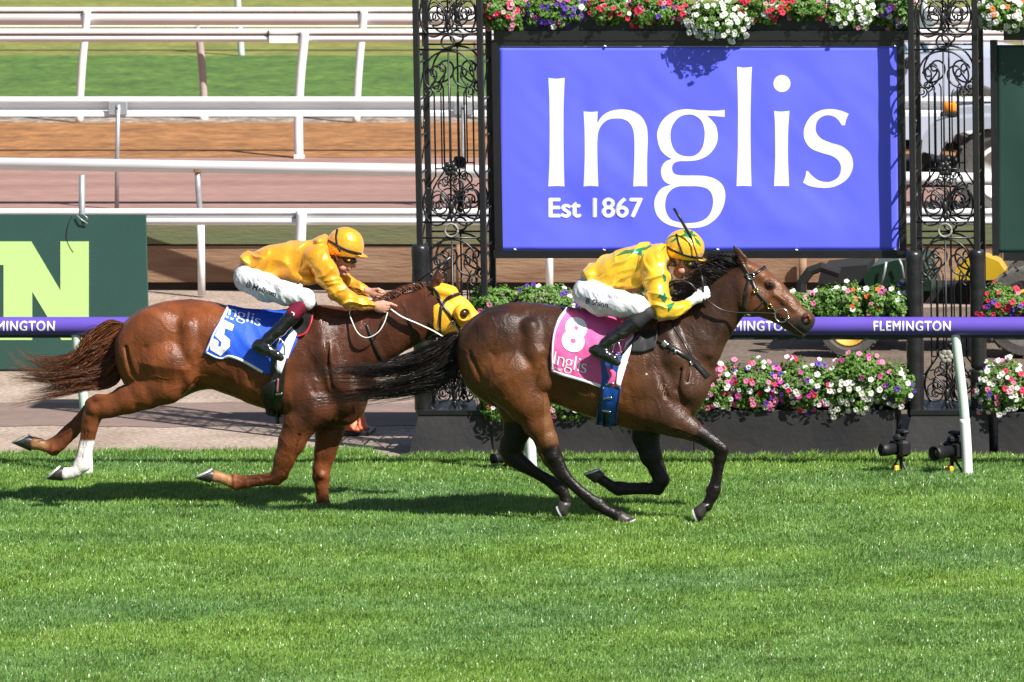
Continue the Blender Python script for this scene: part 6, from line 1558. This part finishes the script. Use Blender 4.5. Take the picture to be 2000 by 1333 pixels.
R8 = thing('person', 'jockey in yellow silks with green stars crouched on the bay horse', 'person', H8(1210, 600, 0))
spec8 = dict(box=(1105, 435, 1400, 735), seed=9.0, mj=m_gyel, mcuff=m_sock, ml=m_lensg, fold=0.45,
    torso=[(1163, 542, 24, 0, 1.5), (1195, 532, 33, 0, 1.3), (1230, 524, 39, 0, 1.15), (1262, 515, 37, 0, 1.2), (1286, 502, 25, 0, 1.55)],
    arm=[(1280, 514, 16, -.19, 1), (1284, 560, 13.5, -.23, 1), (1292, 606, 12, -.25, 1), (1320, 602, 9.5, -.20, 1), (1346, 590, 7, -.14, 1)],
    arm2=[(1284, 510, 16, .19, 1), (1296, 555, 13.5, .23, 1), (1306, 595, 12, .24, 1), (1335, 590, 9, .18, 1), (1356, 580, 7, .11, 1)],
    sleeve=[(1276, 514, 25, -.165, 1), (1279, 540, 24.5, -.21, .9), (1284, 574, 22, -.245, .9), (1294, 606, 17.5, -.26, .9), (1313, 606, 15.5, -.225, .9), (1330, 601, 12.5, -.185, .95), (1340, 596, 9.5, -.16, 1)],
    sleeve2=[(1280, 512, 24, .165, 1), (1290, 545, 22, .22, .9), (1302, 588, 18, .24, .9), (1322, 594, 14, .20, .9), (1344, 586, 9, .13, 1)],
    jx=[(1200, 552, 0, 30, .17, 15, 0), (1245, 552, 0, 34, .17, 17, 0), (1291, 484, 0, 13, .13, 8, .3), (1156, 533, 0, 15, .17, 13, .5)],
    leg=[(1149, 574, 29, -.11, 1.0), (1176, 588, 28, -.20, .95), (1212, 594, 24, -.265, .9), (1246, 600, 19, -.30, .9), (1258, 608, 15.5, -.31, .9)],
    seat=[(1150, 568, 29, 0, 1.5), (1164, 560, 26, 0, 1.55)],
    shin=[(1258, 614, 14, -.315, .9), (1238, 632, 14.5, -.33, .95), (1214, 650, 13, -.345, .95), (1194, 662, 12, -.355, .95), (1181, 673, 12, -.36, .9)],
    foot=[(1164, 684, 11, -.365, .8), (1182, 692, 11, -.375, .85), (1199, 702, 8.5, -.38, 1.0), (1207, 708, 6, -.38, 1.1)], footx=[[(1157, 684, 8, -.365, .8), (1164, 693, 6, -.365, .9), (1206, 713, 3.5, -.38, 1.8)]],
    cuff=[(1262, 612, 16, -.315, .95), (1243, 628, 16.5, -.33, 1.0)],
    hand=[(1352, 588), (1378, 573), -.12, 0], hand2=[(1356, 582), (1374, 577), .09, 0],
    neck=[(1288, 500, 15, 0, .85), (1316, 508, 14, 0, .85)],
    face=[(1337, 486, 28, 0, .75), (1338, 506, 20, 0, .76), (1334, 522, 14.5, 0, .8), (1325, 533, 10, 0, .9)],
    feat=[(1348, 524, 0, 5.0, .012, 3.4, -.9), (1350.5, 527.5, 0, 2.2, .010, 2.2, 0), (1342, 534, 0, 4, .02, 2.4, -.8), (1337, 537, 0, 4.5, .02, 2.4, -.8), (1329, 541, 0, 6, .022, 4, -.6), (1322, 510, -.068, 5.5, .012, 7.5, .2), (1322, 510, .068, 5.5, .012, 7.5, .2), (1322, 510, -.079, 2.8, .006, 4.2, .2, 'carve'), (1331, 529, -.05, 8, .02, 7, 0), (1340, 535.8, 0, 4.5, .04, .7, -.75, 'carve')],
    helm=[(1337, 484), (38.5, .127, 36, -.18)], cut=[(1299, 500), (1376, 510)], peak=(1369, 507, 13, .072, 3, -.22),
    bands=[([(1299, 480), (1310, 488), (1330, 496), (1350, 502), (1372, 505)], 4.5), ([(1321, 457), (1325, 472), (1330, 488), (1335, 500)], 3.4)],
    gog=[(1346, 515, .058, 11, .022, 8, -.3), (1355, 519, .025, 7, .03, 7, -.3), (1334, 506, .074, 9, .008, 4.5, -.3)], lens=(1347.5, 516, .079, 2.6), hair=[(1313, 505, 6, -.07, .4), (1319, 518, 4, -.074, .4)])
m_brand = mat('pale brand hair', (0.20, 0.125, 0.09), 0.6)
for t_, o_, u_, v_ in (('167', (1284, 760), (9.5, 2.2), (1.5, -13)), ('0', (1294, 777), (11, 1), (1, -14))):
    bv, bf = text2d(t_); bv, bf = refine(bv, bf, .3); decal('brand_mark', pmap(bv, o_, u_, v_), bf, BVH8, m_brand, BAY, 0.003)
jb, bb, hb, jk8, br8, hm8 = rider(H8, spec8, R8)
tx, tfc = text2d('B Shinn', bold=0.012); tx, tfc = refine(tx, tfc, .5)
decal('name_lettering', pmap(tx, (1143, 593), (10.8, 2.2), (2.6, -11)), tfc, bb, m_ink, br8, 0.004)
tx, tfc = text2d('OFF THE TRACK'); tx, tfc = refine(tx, tfc, .6)
decal('small_lettering', pmap(tx, (1166, 578), (5.6, 0.7), (0.8, -5.4)), tfc, bb, m_greyink, br8, 0.004)
def patch(poly, bvh, parent, lift=0.004):
    v, f_ = fill_contours([poly]); v, f_ = refine(v, f_, 5); return decal('star_patch', v, f_, bvh, m_green, parent, lift)
def star(c, r, rot=0.0, sq=1.0, n=5):
    return [(c[0] + (r if k % 2 == 0 else r * .42) * math.cos(rot + math.pi * k / n), c[1] + sq * (r if k % 2 == 0 else r * .42) * math.sin(rot + math.pi * k / n)) for k in range(2 * n)]
patch([(1201, 501), (1221, 489), (1238, 487), (1254, 484), (1254, 500), (1244, 496), (1228, 494)], jb, jk8)
patch([(1252, 484), (1262, 483), (1273, 476), (1272, 482), (1262, 488), (1252, 490)], jb, jk8)
patch([(1284, 581), (1290, 574), (1299, 572), (1303, 582), (1299, 592), (1294, 588), (1292, 582)], jb, jk8)
patch([(1302, 596), (1313, 592), (1319, 590), (1314, 600), (1306, 610), (1305, 602)], jb, jk8)
patch([(1295, 535), (1301, 540), (1301, 550), (1297, 550)], jb, jk8)
patch([(1247, 565), (1258, 558), (1264, 570), (1254, 572)], jb, jk8)
patch(star((1345, 458), 19, .3, .62), hb, hm8, 0.0035); patch([(1309, 473), (1322, 462), (1326, 466), (1314, 472)], hb, hm8, 0.0035); patch([(1354, 460), (1366, 472), (1370, 482), (1360, 474)], hb, hm8, 0.0035)
MB().tube([H8(*q) for q in ((1303, 521, -.085), (1310, 512, -.09), (1320, 520, -.085))], 0.004, 6).build('chin_strap', m_blackp, hm8, True)
# white glove on the near hand
def glove(px, h, s):
    lo = px(h[0][0] - 26, h[1][1] + 30); hi = px(h[1][0] + 24, h[1][1] - 26)
    f = Field((lo[0], px.yc + h[2] - .10, lo[2]), (hi[0], px.yc + h[2] + .10, hi[2]), 0.0042)
    W_, d, dn, inn = gripping_hand(f, px, h[0], h[1], s, h[2]); f.f -= 0.004
    f.chain([(*(W_ - d * .045), .033, .9), (*(W_ + d * .01), .033, .85)], 0.01)
    sl, X, Y, Z = f.sub(f.lo, f.lo + f.n * f.res); e = W_ - d * .05; f.f[sl] = np.maximum(f.f[sl], (-((X - e[0]) * d[0] + (Z - e[2]) * d[2]) + 0 * Y).astype(np.float32))
    g, _, _ = skin(f, 'glove', m_glove, R8, 1)
    f = Field((lo[0], px.yc + h[2] - .10, lo[2]), (hi[0], px.yc + h[2] + .10, hi[2]), 0.0045)
    f.chain([(*(W_ - d * .036), .036, .92), (*(W_ - d * .006), .036, .9)], 0.0)
    skin(f, 'glove_cuff', m_cuffb, g, 1)
glove(H8, spec8['hand'], -1); glove(H8, spec8['hand2'], 1)
W8 = thing('riding_whip', 'black whip held upright in the white glove before the blue banner', 'whip', H8(1370, 560, -.12))
MB().tube([H8(1376, 602, -.13), H8(1374, 585, -.13), H8(1372.5, 552, -.13), H8(1370, 538, -.13)], [0.013, 0.011, 0.0105, 0.009], 8).build('handle', m_blackp, W8, True)
MB().tube([H8(*p, -.13) for p in ((1370, 538), (1366, 518), (1359, 492), (1351, 468))], [0.006, 0.005, 0.0055, 0.007], 8).build('shaft', m_black_l, W8, True)
MB().tube([H8(*p, -.13) for p in ((1351, 468), (1345, 456), (1330, 430), (1316, 407))], [0.009, 0.012, 0.011, 0.010], 8, flat=(.4, 1)).build('flap', m_black_l, W8, True)
# ================================================================== GRASS, FLOWERS
def grass_mat():
    m = bpy.data.materials.new('turf grass'); m.use_nodes = True; t = m.node_tree; N = t.nodes; L = t.links; b = N['Principled BSDF']
    a = N.new('ShaderNodeAttribute'); a.attribute_name = 'tint'
    L.new(a.outputs['Color'], b.inputs['Base Color']); b.inputs['Roughness'].default_value = 0.32; b.inputs['Specular IOR Level'].default_value = 0.5
    tr = N.new('ShaderNodeBsdfTranslucent'); ms = N.new('ShaderNodeMixShader'); ms.inputs[0].default_value = 0.30
    L.new(a.outputs['Color'], tr.inputs[0]); L.new(b.outputs[0], ms.inputs[1]); L.new(tr.outputs[0], ms.inputs[2]); L.new(ms.outputs[0], N['Material Output'].inputs[0])
    return m
def build_grass():
    r = np.random.default_rng(11); y0 = float(G(1000, 1350)[1]); y1 = TURF_Y
    n0 = 1300000
    Y = r.uniform(y0, y1 + 0.5, n0)
    hw = 4.25 + 0 * Y; X = r.uniform(-1, 1, n0) * hw + (P(1000, 1000, 0)[0])
    # left and right borders follow the picture's own edges (plus a margin for the turf beyond)
    cxl = np.array([G(-150, py)[0] for py in (1350, 1100, 880)]); cyl = np.array([G(0, py)[1] for py in (1350, 1100, 880)]); cxr = np.array([G(2150, py)[0] for py in (1350, 1100, 880)])
    X = np.interp(Y, cyl, cxl) + r.uniform(0, 1, n0) * (np.interp(Y, cyl, cxr) - np.interp(Y, cyl, cxl))
    # low-frequency patchiness on a grid (tufts, mowing, hoof-worn places)
    gx = np.arange(-6, 6, 0.045); gy = np.arange(y0 - .2, y1 + .8, 0.045)
    def field(sx, sy, seed, rot=0.0):
        a = np.empty((len(gx), len(gy)))
        for i, x in enumerate(gx):
            for j, y in enumerate(gy): a[i, j] = mnoise.noise((x * sx + y * rot, y * sy, seed))
        return a
    f1 = field(0.55, 0.8, 3); f2 = field(2.2, 3.4, 17, .4); f3 = field(6.5, 9.0, 29)
    ix = np.clip(((X - gx[0]) / 0.045).astype(int), 0, len(gx) - 1); iy = np.clip(((Y - gy[0]) / 0.045).astype(int), 0, len(gy) - 1)
    p1, p2, p3 = f1[ix, iy], f2[ix, iy], f3[ix, iy]
    ye = turf_edge(X); edge = (Y - (ye - 0.02 + 0.05 * p2))
    keep = (r.uniform(0, 1, n0) < 0.80 + 0.5 * p3) & (edge < 0)
    X, Y, p1, p2, p3 = X[keep], Y[keep], p1[keep], p2[keep], p3[keep]; n = len(X)
    f4 = field(1.6, 2.6, 57, -.5); p4 = f4[np.clip(((X - gx[0]) / 0.045).astype(int), 0, len(gx) - 1), np.clip(((Y - gy[0]) / 0.045).astype(int), 0, len(gy) - 1)]
    hgt = (0.050 + 0.010 * p2 + 0.016 * p3) * r.uniform(0.55, 1.35, n) * (1 + 0.35 * sstep(0.5, 0.0, turf_edge(X) - Y)); hgt = np.clip(hgt, 0.02, 0.13)
    az = r.uniform(0, 2 * np.pi, n); lean = r.uniform(0.1, 0.95, n); wd = r.uniform(0.0016, 0.0036, n) * 1.15
    la = 0.3 + 2.0 * p4 + 1.0 * p3 + r.normal(0, 1.3, n); ca, sa = np.cos(az), np.sin(az)
    B = np.stack([X, Y, np.full(n, 0.003)], 1); side = np.stack([ca, sa, np.zeros(n)], 1) * wd[:, None]
    ld = np.stack([np.cos(la), np.sin(la), np.zeros(n)], 1)
    mid = B + ld * (hgt * lean * 0.30)[:, None]; mid[:, 2] += hgt * 0.60
    tip = B + ld * (hgt * lean * 0.95)[:, None]; tip[:, 2] += hgt * (1.05 - 0.45 * lean)
    V = np.stack([B - side, B + side, mid + side * .8, mid - side * .8, tip], 1).reshape(-1, 3)
    o = np.arange(n)[:, None] * 5
    F = np.concatenate([o + [0, 1, 2], o + [0, 2, 3], o + [3, 2, 4]])
    me = fast_mesh('grass', V, F)
    hue = r.uniform(0, 1, n); c = np.empty((n, 3))
    base = np.array((0.143, 0.295, 0.050)); lite = np.array((0.245, 0.400, 0.072)); blue = np.array((0.152, 0.288, 0.108)); straw = np.array((0.30, 0.27, 0.10))
    k = np.clip(0.45 + 0.50 * p1 + 0.22 * p2 + r.normal(0, .22, n), 0, 1)[:, None]
    c = base * (1 - k) + lite * k; b2 = (np.clip(0.22 - 0.7 * p1 + r.normal(0, .15, n), 0, .8))[:, None]; c = c * (1 - b2) + blue * b2
    s_ = (hue < 0.012 + 0.03 * np.clip(p2, 0, 1))[:, None]; c = np.where(s_, straw * r.uniform(.7, 1.2, n)[:, None], c)
    c *= r.uniform(0.8, 1.2, n)[:, None]
    T = np.ones((n, 5, 4), np.float32); T[:, :, :3] = c[:, None, :]
    T[:, 0:2, :3] *= 1.0
    g = link_mesh('grass', me, grass_mat(), None, False, {'tint': T.reshape(-1, 4)})
    tag(g, kind='stuff')
build_grass()

m_leaf = mat('petunia leaf', (0.125, 0.255, 0.035), 0.5, col2=(0.065, 0.150, 0.020), vscale=14, trans=0.25)
PETAL = {'white': (0.80, 0.80, 0.76), 'pink': (0.78, 0.22, 0.40), 'magenta': (0.62, 0.05, 0.36), 'red': (0.66, 0.028, 0.075), 'purple': (0.105, 0.035, 0.36), 'orange': (0.78, 0.16, 0.02), 'rose': (0.78, 0.36, 0.42)}
BLOOM = {}
def bloom(cn):
    if cn in BLOOM: return BLOOM[cn]
    m = mat('petal ' + cn, PETAL[cn], 0.6, var=0.15, vscale=30, trans=0.25)
    b = MB(); n = 20; rings = []
    for r_, y in ((0.002, 0.0035), (0.009, 0.001), (0.020, -0.003), (0.0275, -0.001)):
        rings.append([(r_ * (1 + (0.10 * math.cos(5 * t) if r_ > 0.015 else 0)) * math.cos(t), y + (0.0025 * math.cos(5 * t + 1) if r_ > .015 else 0), r_ * (1 + (0.10 * math.cos(5 * t) if r_ > 0.015 else 0)) * math.sin(t)) for t in (2 * math.pi * i / n for i in range(n))])
    b.loft(rings, False); b.f.append(tuple(range(n))); me = bpy.data.meshes.new('blossom'); me.from_pydata(b.v, [], b.f); me.materials.append(m)
    me.polygons.foreach_set('use_smooth', np.ones(len(me.polygons), bool)); BLOOM[cn] = me
    return me
def leaf_geo(V, F, c, nrm, up, l, wd):
    n = Vector(nrm).normalized(); u = Vector(up); u = (u - n * u.dot(n))
    if u.length < 1e-5: u = n.orthogonal()
    u.normalize(); s = u.cross(n); c = Vector(c); o = len(V)
    V += [tuple(c - u * l * .5), tuple(c + s * wd * .5 + n * .004), tuple(c + u * l * .5 - n * .006), tuple(c - s * wd * .5 + n * .004), tuple(c + n * 0.002)]
    F += [(o, o + 1, o + 4), (o + 1, o + 2, o + 4), (o + 2, o + 3, o + 4), (o + 3, o, o + 4)]
def petunia(xa, xb, top, bot, Yc, mix, nfl, label, seed, sag=0.0, dens=1.0, cluster=None):
    """One plant spilling out of a trough: a leaf mound and its blossoms, placed by picture columns xa-xb, rows top-bot."""
    rd = random.Random(seed); q0 = P(xa, bot, Yc); q1 = P(xb, top, Yc)
    cx, cz = (q0[0] + q1[0]) / 2, (q0[2] + q1[2]) / 2; rx, rz, ry = (q1[0] - q0[0]) / 2 * 1.12, (q1[2] - q0[2]) / 2, 0.20
    root = thing('petunia_plant', label, 'petunia', (cx, Yc, cz - rz), 'petunias in the flower troughs')
    V = []; F = []
    n = int(1500 * dens * (rx * rz / 0.04) ** 0.9); n = int(max(420, min(n * 1.5, 2000)))
    def surf(rad):
        while True:
            d = Vector((rd.gauss(0, 1), rd.gauss(0, 1), rd.gauss(0, 1))).normalized()
            if d.y < 0.55 or rd.random() < .25: break
        e = 0.78 + 0.36 * mnoise.noise((cx * 3 + d.x * 1.9, d.y * 2 + seed, d.z * 2.4)) + 0.15 * mnoise.noise((cx + d.x * 5, d.y * 5, d.z * 5 + seed))
        x, y, z = d.x * rx * e * rad, d.y * ry * e * rad, d.z * rz * e * rad
        x = math.copysign(abs(x / rx) ** 0.8, x) * rx
        y -= 0.06 * (1 - (z / rz)) * 0.5
        return Vector((cx + x, Yc + y, cz + z)), d
    for i in range(n):
        p, d = surf(rd.uniform(0.55, 1.08) ** 0.5)
        nn = (d + Vector((rd.uniform(-.8, .8), rd.uniform(-.8, .3), rd.uniform(-.3, 1.0)))).normalized()
        leaf_geo(V, F, p, nn, (rd.uniform(-1, 1), rd.uniform(-1, 1), rd.uniform(-1, 1)), rd.uniform(.028, .050), rd.uniform(.018, .028))
    mesh_obj('foliage', V, F, m_leaf, root, fix=False)
    cols = [c for c, k in mix for _ in range(k)]
    nfl = min(100, int(nfl * 1.25))
    for i in range(nfl):
        for _ in range(30):
            p, d = surf(1.04)
            if d.y < 0.25 and (cluster is None or rd.random() < cluster((p.x - cx) / rx, (p.z - cz) / rz)): break
        o = bpy.data.objects.new('blossom', bloom(rd.choice(cols))); COL.objects.link(o); o.parent = root
        dirv = (Vector((d.x * .7, d.y - 0.75, d.z * .8 + .15)) + Vector((rd.uniform(-.35, .35), rd.uniform(-.2, .2), rd.uniform(-.3, .3)))).normalized()
        rot = Vector((0, -1, 0)).rotation_difference(dirv)
        s = rd.uniform(.62, .92)
        o.matrix_basis = Matrix.LocRotScale(Vector(p + dirv * 0.012) - root.location, rot, Vector((s, s, s)))
    return root
low = lambda u, v: 1.0 if v < 0.25 else 0.25
tops = [(944, 1030, -18, 66, [('pink', 5), ('red', 2), ('rose', 3)], 46, 'pink petunias at the left end above the blue banner'),
 (1025, 1150, -20, 58, [('purple', 7), ('magenta', 1), ('white', 1)], 64, 'deep purple petunias above the blue banner'),
 (1150, 1235, -20, 55, [('red', 6), ('white', 1), ('rose', 1)], 40, 'red petunias left of the white cascade above the banner'),
 (1225, 1345, -20, 56, [('red', 5), ('purple', 1), ('pink', 2), ('white', 1)], 54, 'mixed red and pink petunias above the banner lettering'),
 (1336, 1470, -10, 82, [('white', 1)], 96, 'white petunias cascading lowest over the blue banner'),
 (1440, 1545, -22, 46, [('red', 6), ('rose', 1), ('white', 2)], 52, 'bright red petunias right of the white cascade'),
 (1535, 1625, -20, 44, [('pink', 3), ('orange', 1), ('red', 1)], 16, 'leafy petunia with few pink flowers above the banner'),
 (1610, 1725, -14, 62, [('white', 9), ('pink', 1)], 76, 'white petunias above the right end of the blue banner'),
 (1710, 1790, -20, 64, [('white', 2), ('pink', 1), ('purple', 1)], 24, 'shaded petunia beside the right iron tower at the top')]
for i, t in enumerate(tops): petunia(t[0], t[1], t[2], t[3], YT + (0.18 if t[3] > 80 else 0.30), t[4], t[5], t[6], 100 + i)
petunia(1912, 2010, -20, 66, YT + 0.10, [('white', 12), ('orange', 1)], 84, 'white petunias above the green banner', 120)
petunia(2005, 2110, -20, 66, YT + 0.10, [('white', 5), ('orange', 1)], 40, 'white petunias cut off by the upper right corner', 121)
mids = [(920, 1010, 548, 640, [('pink', 4), ('magenta', 3)], 12, 'leafy petunia with a few pink flowers by the yellow hood'),
 (1000, 1125, 546, 640, [('purple', 5), ('white', 5), ('pink', 1)], 34, 'purple and white petunias behind the bay horse rump'),
 (1130, 1330, 556, 640, [('white', 5), ('pink', 2)], 22, 'white petunias behind the jockey in green and yellow'),
 (1330, 1520, 552, 640, [('white', 5), ('pink', 2)], 14, 'white petunias hidden behind the bay horse neck'),
 (1505, 1600, 560, 640, [('pink', 3), ('white', 4)], 24, 'pink and white petunias beside the bay horse nose'),
 (1590, 1700, 546, 640, [('white', 6), ('orange', 3), ('pink', 1)], 36, 'leafy petunia with white and orange flowers under the banner'),
 (1690, 1735, 552, 636, [('magenta', 4), ('orange', 3), ('white', 2), ('pink', 2)], 26, 'magenta and orange petunias left of the padded post'),
 (1725, 1785, 540, 640, [('white', 6), ('purple', 1)], 26, 'shaded white petunias against the padded post')]
for i, t in enumerate(mids): petunia(t[0], t[1], t[2], t[3], YT + 0.12, t[4], int(t[5] * .6), t[6], 200 + i)
petunia(1905, 2010, 552, 636, YT + 0.10, [('red', 6), ('purple', 2), ('pink', 2)], 44, 'red petunias along the rail under the green banner', 220, cluster=low)
petunia(2000, 2110, 552, 636, YT + 0.10, [('red', 6), ('purple', 2)], 24, 'red petunias at the right edge above the rail', 221, cluster=low)
lows = [(930, 1040, 735, 826, [('red', 4), ('white', 4), ('pink', 2)], 40, 'white and red petunias between the bay horse hind legs', None),
 (1035, 1190, 740, 824, [('white', 8), ('pink', 1)], 60, 'white petunias under the belly of the bay horse', None),
 (1190, 1370, 700, 822, [('white', 6), ('pink', 3)], 40, 'white and pink petunias behind the bay horse chest', None),
 (1350, 1440, 692, 812, [('white', 6), ('pink', 6), ('red', 2), ('rose', 2)], 74, 'pink and white petunias in front of the bay horse chest', None),
 (1425, 1530, 698, 808, [('white', 6), ('pink', 4), ('purple', 4), ('magenta', 3), ('red', 2)], 84, 'mixed purple pink and white petunias on the planter wall', None),
 (1515, 1625, 692, 812, [('red', 4), ('purple', 3), ('white', 6), ('magenta', 2)], 84, 'red and purple petunias left of the white mound on the wall', None),
 (1600, 1735, 694, 818, [('white', 14), ('pink', 1)], 99, 'white petunias massed below pink ones at the wall end', low),
 (1640, 1725, 686, 748, [('magenta', 3), ('pink', 2)], 12, 'few magenta petunias above the white mound on the wall', None),
 (1715, 1785, 706, 800, [('purple', 2), ('white', 3), ('pink', 1)], 26, 'shaded petunias beside the foot of the padded post', None)]
for i, t in enumerate(lows): petunia(t[0], t[1], t[2], t[3], YT - 0.05, t[4], t[5], t[6], 300 + i, cluster=t[7])
petunia(1905, 2015, 700, 818, YT - 0.05, [('white', 8), ('red', 3), ('pink', 2), ('purple', 1)], 84, 'white and red petunias at the lower right corner', 320)
petunia(2005, 2120, 700, 818, YT - 0.05, [('white', 8), ('red', 3)], 44, 'petunias cut off by the right edge of the picture', 321)
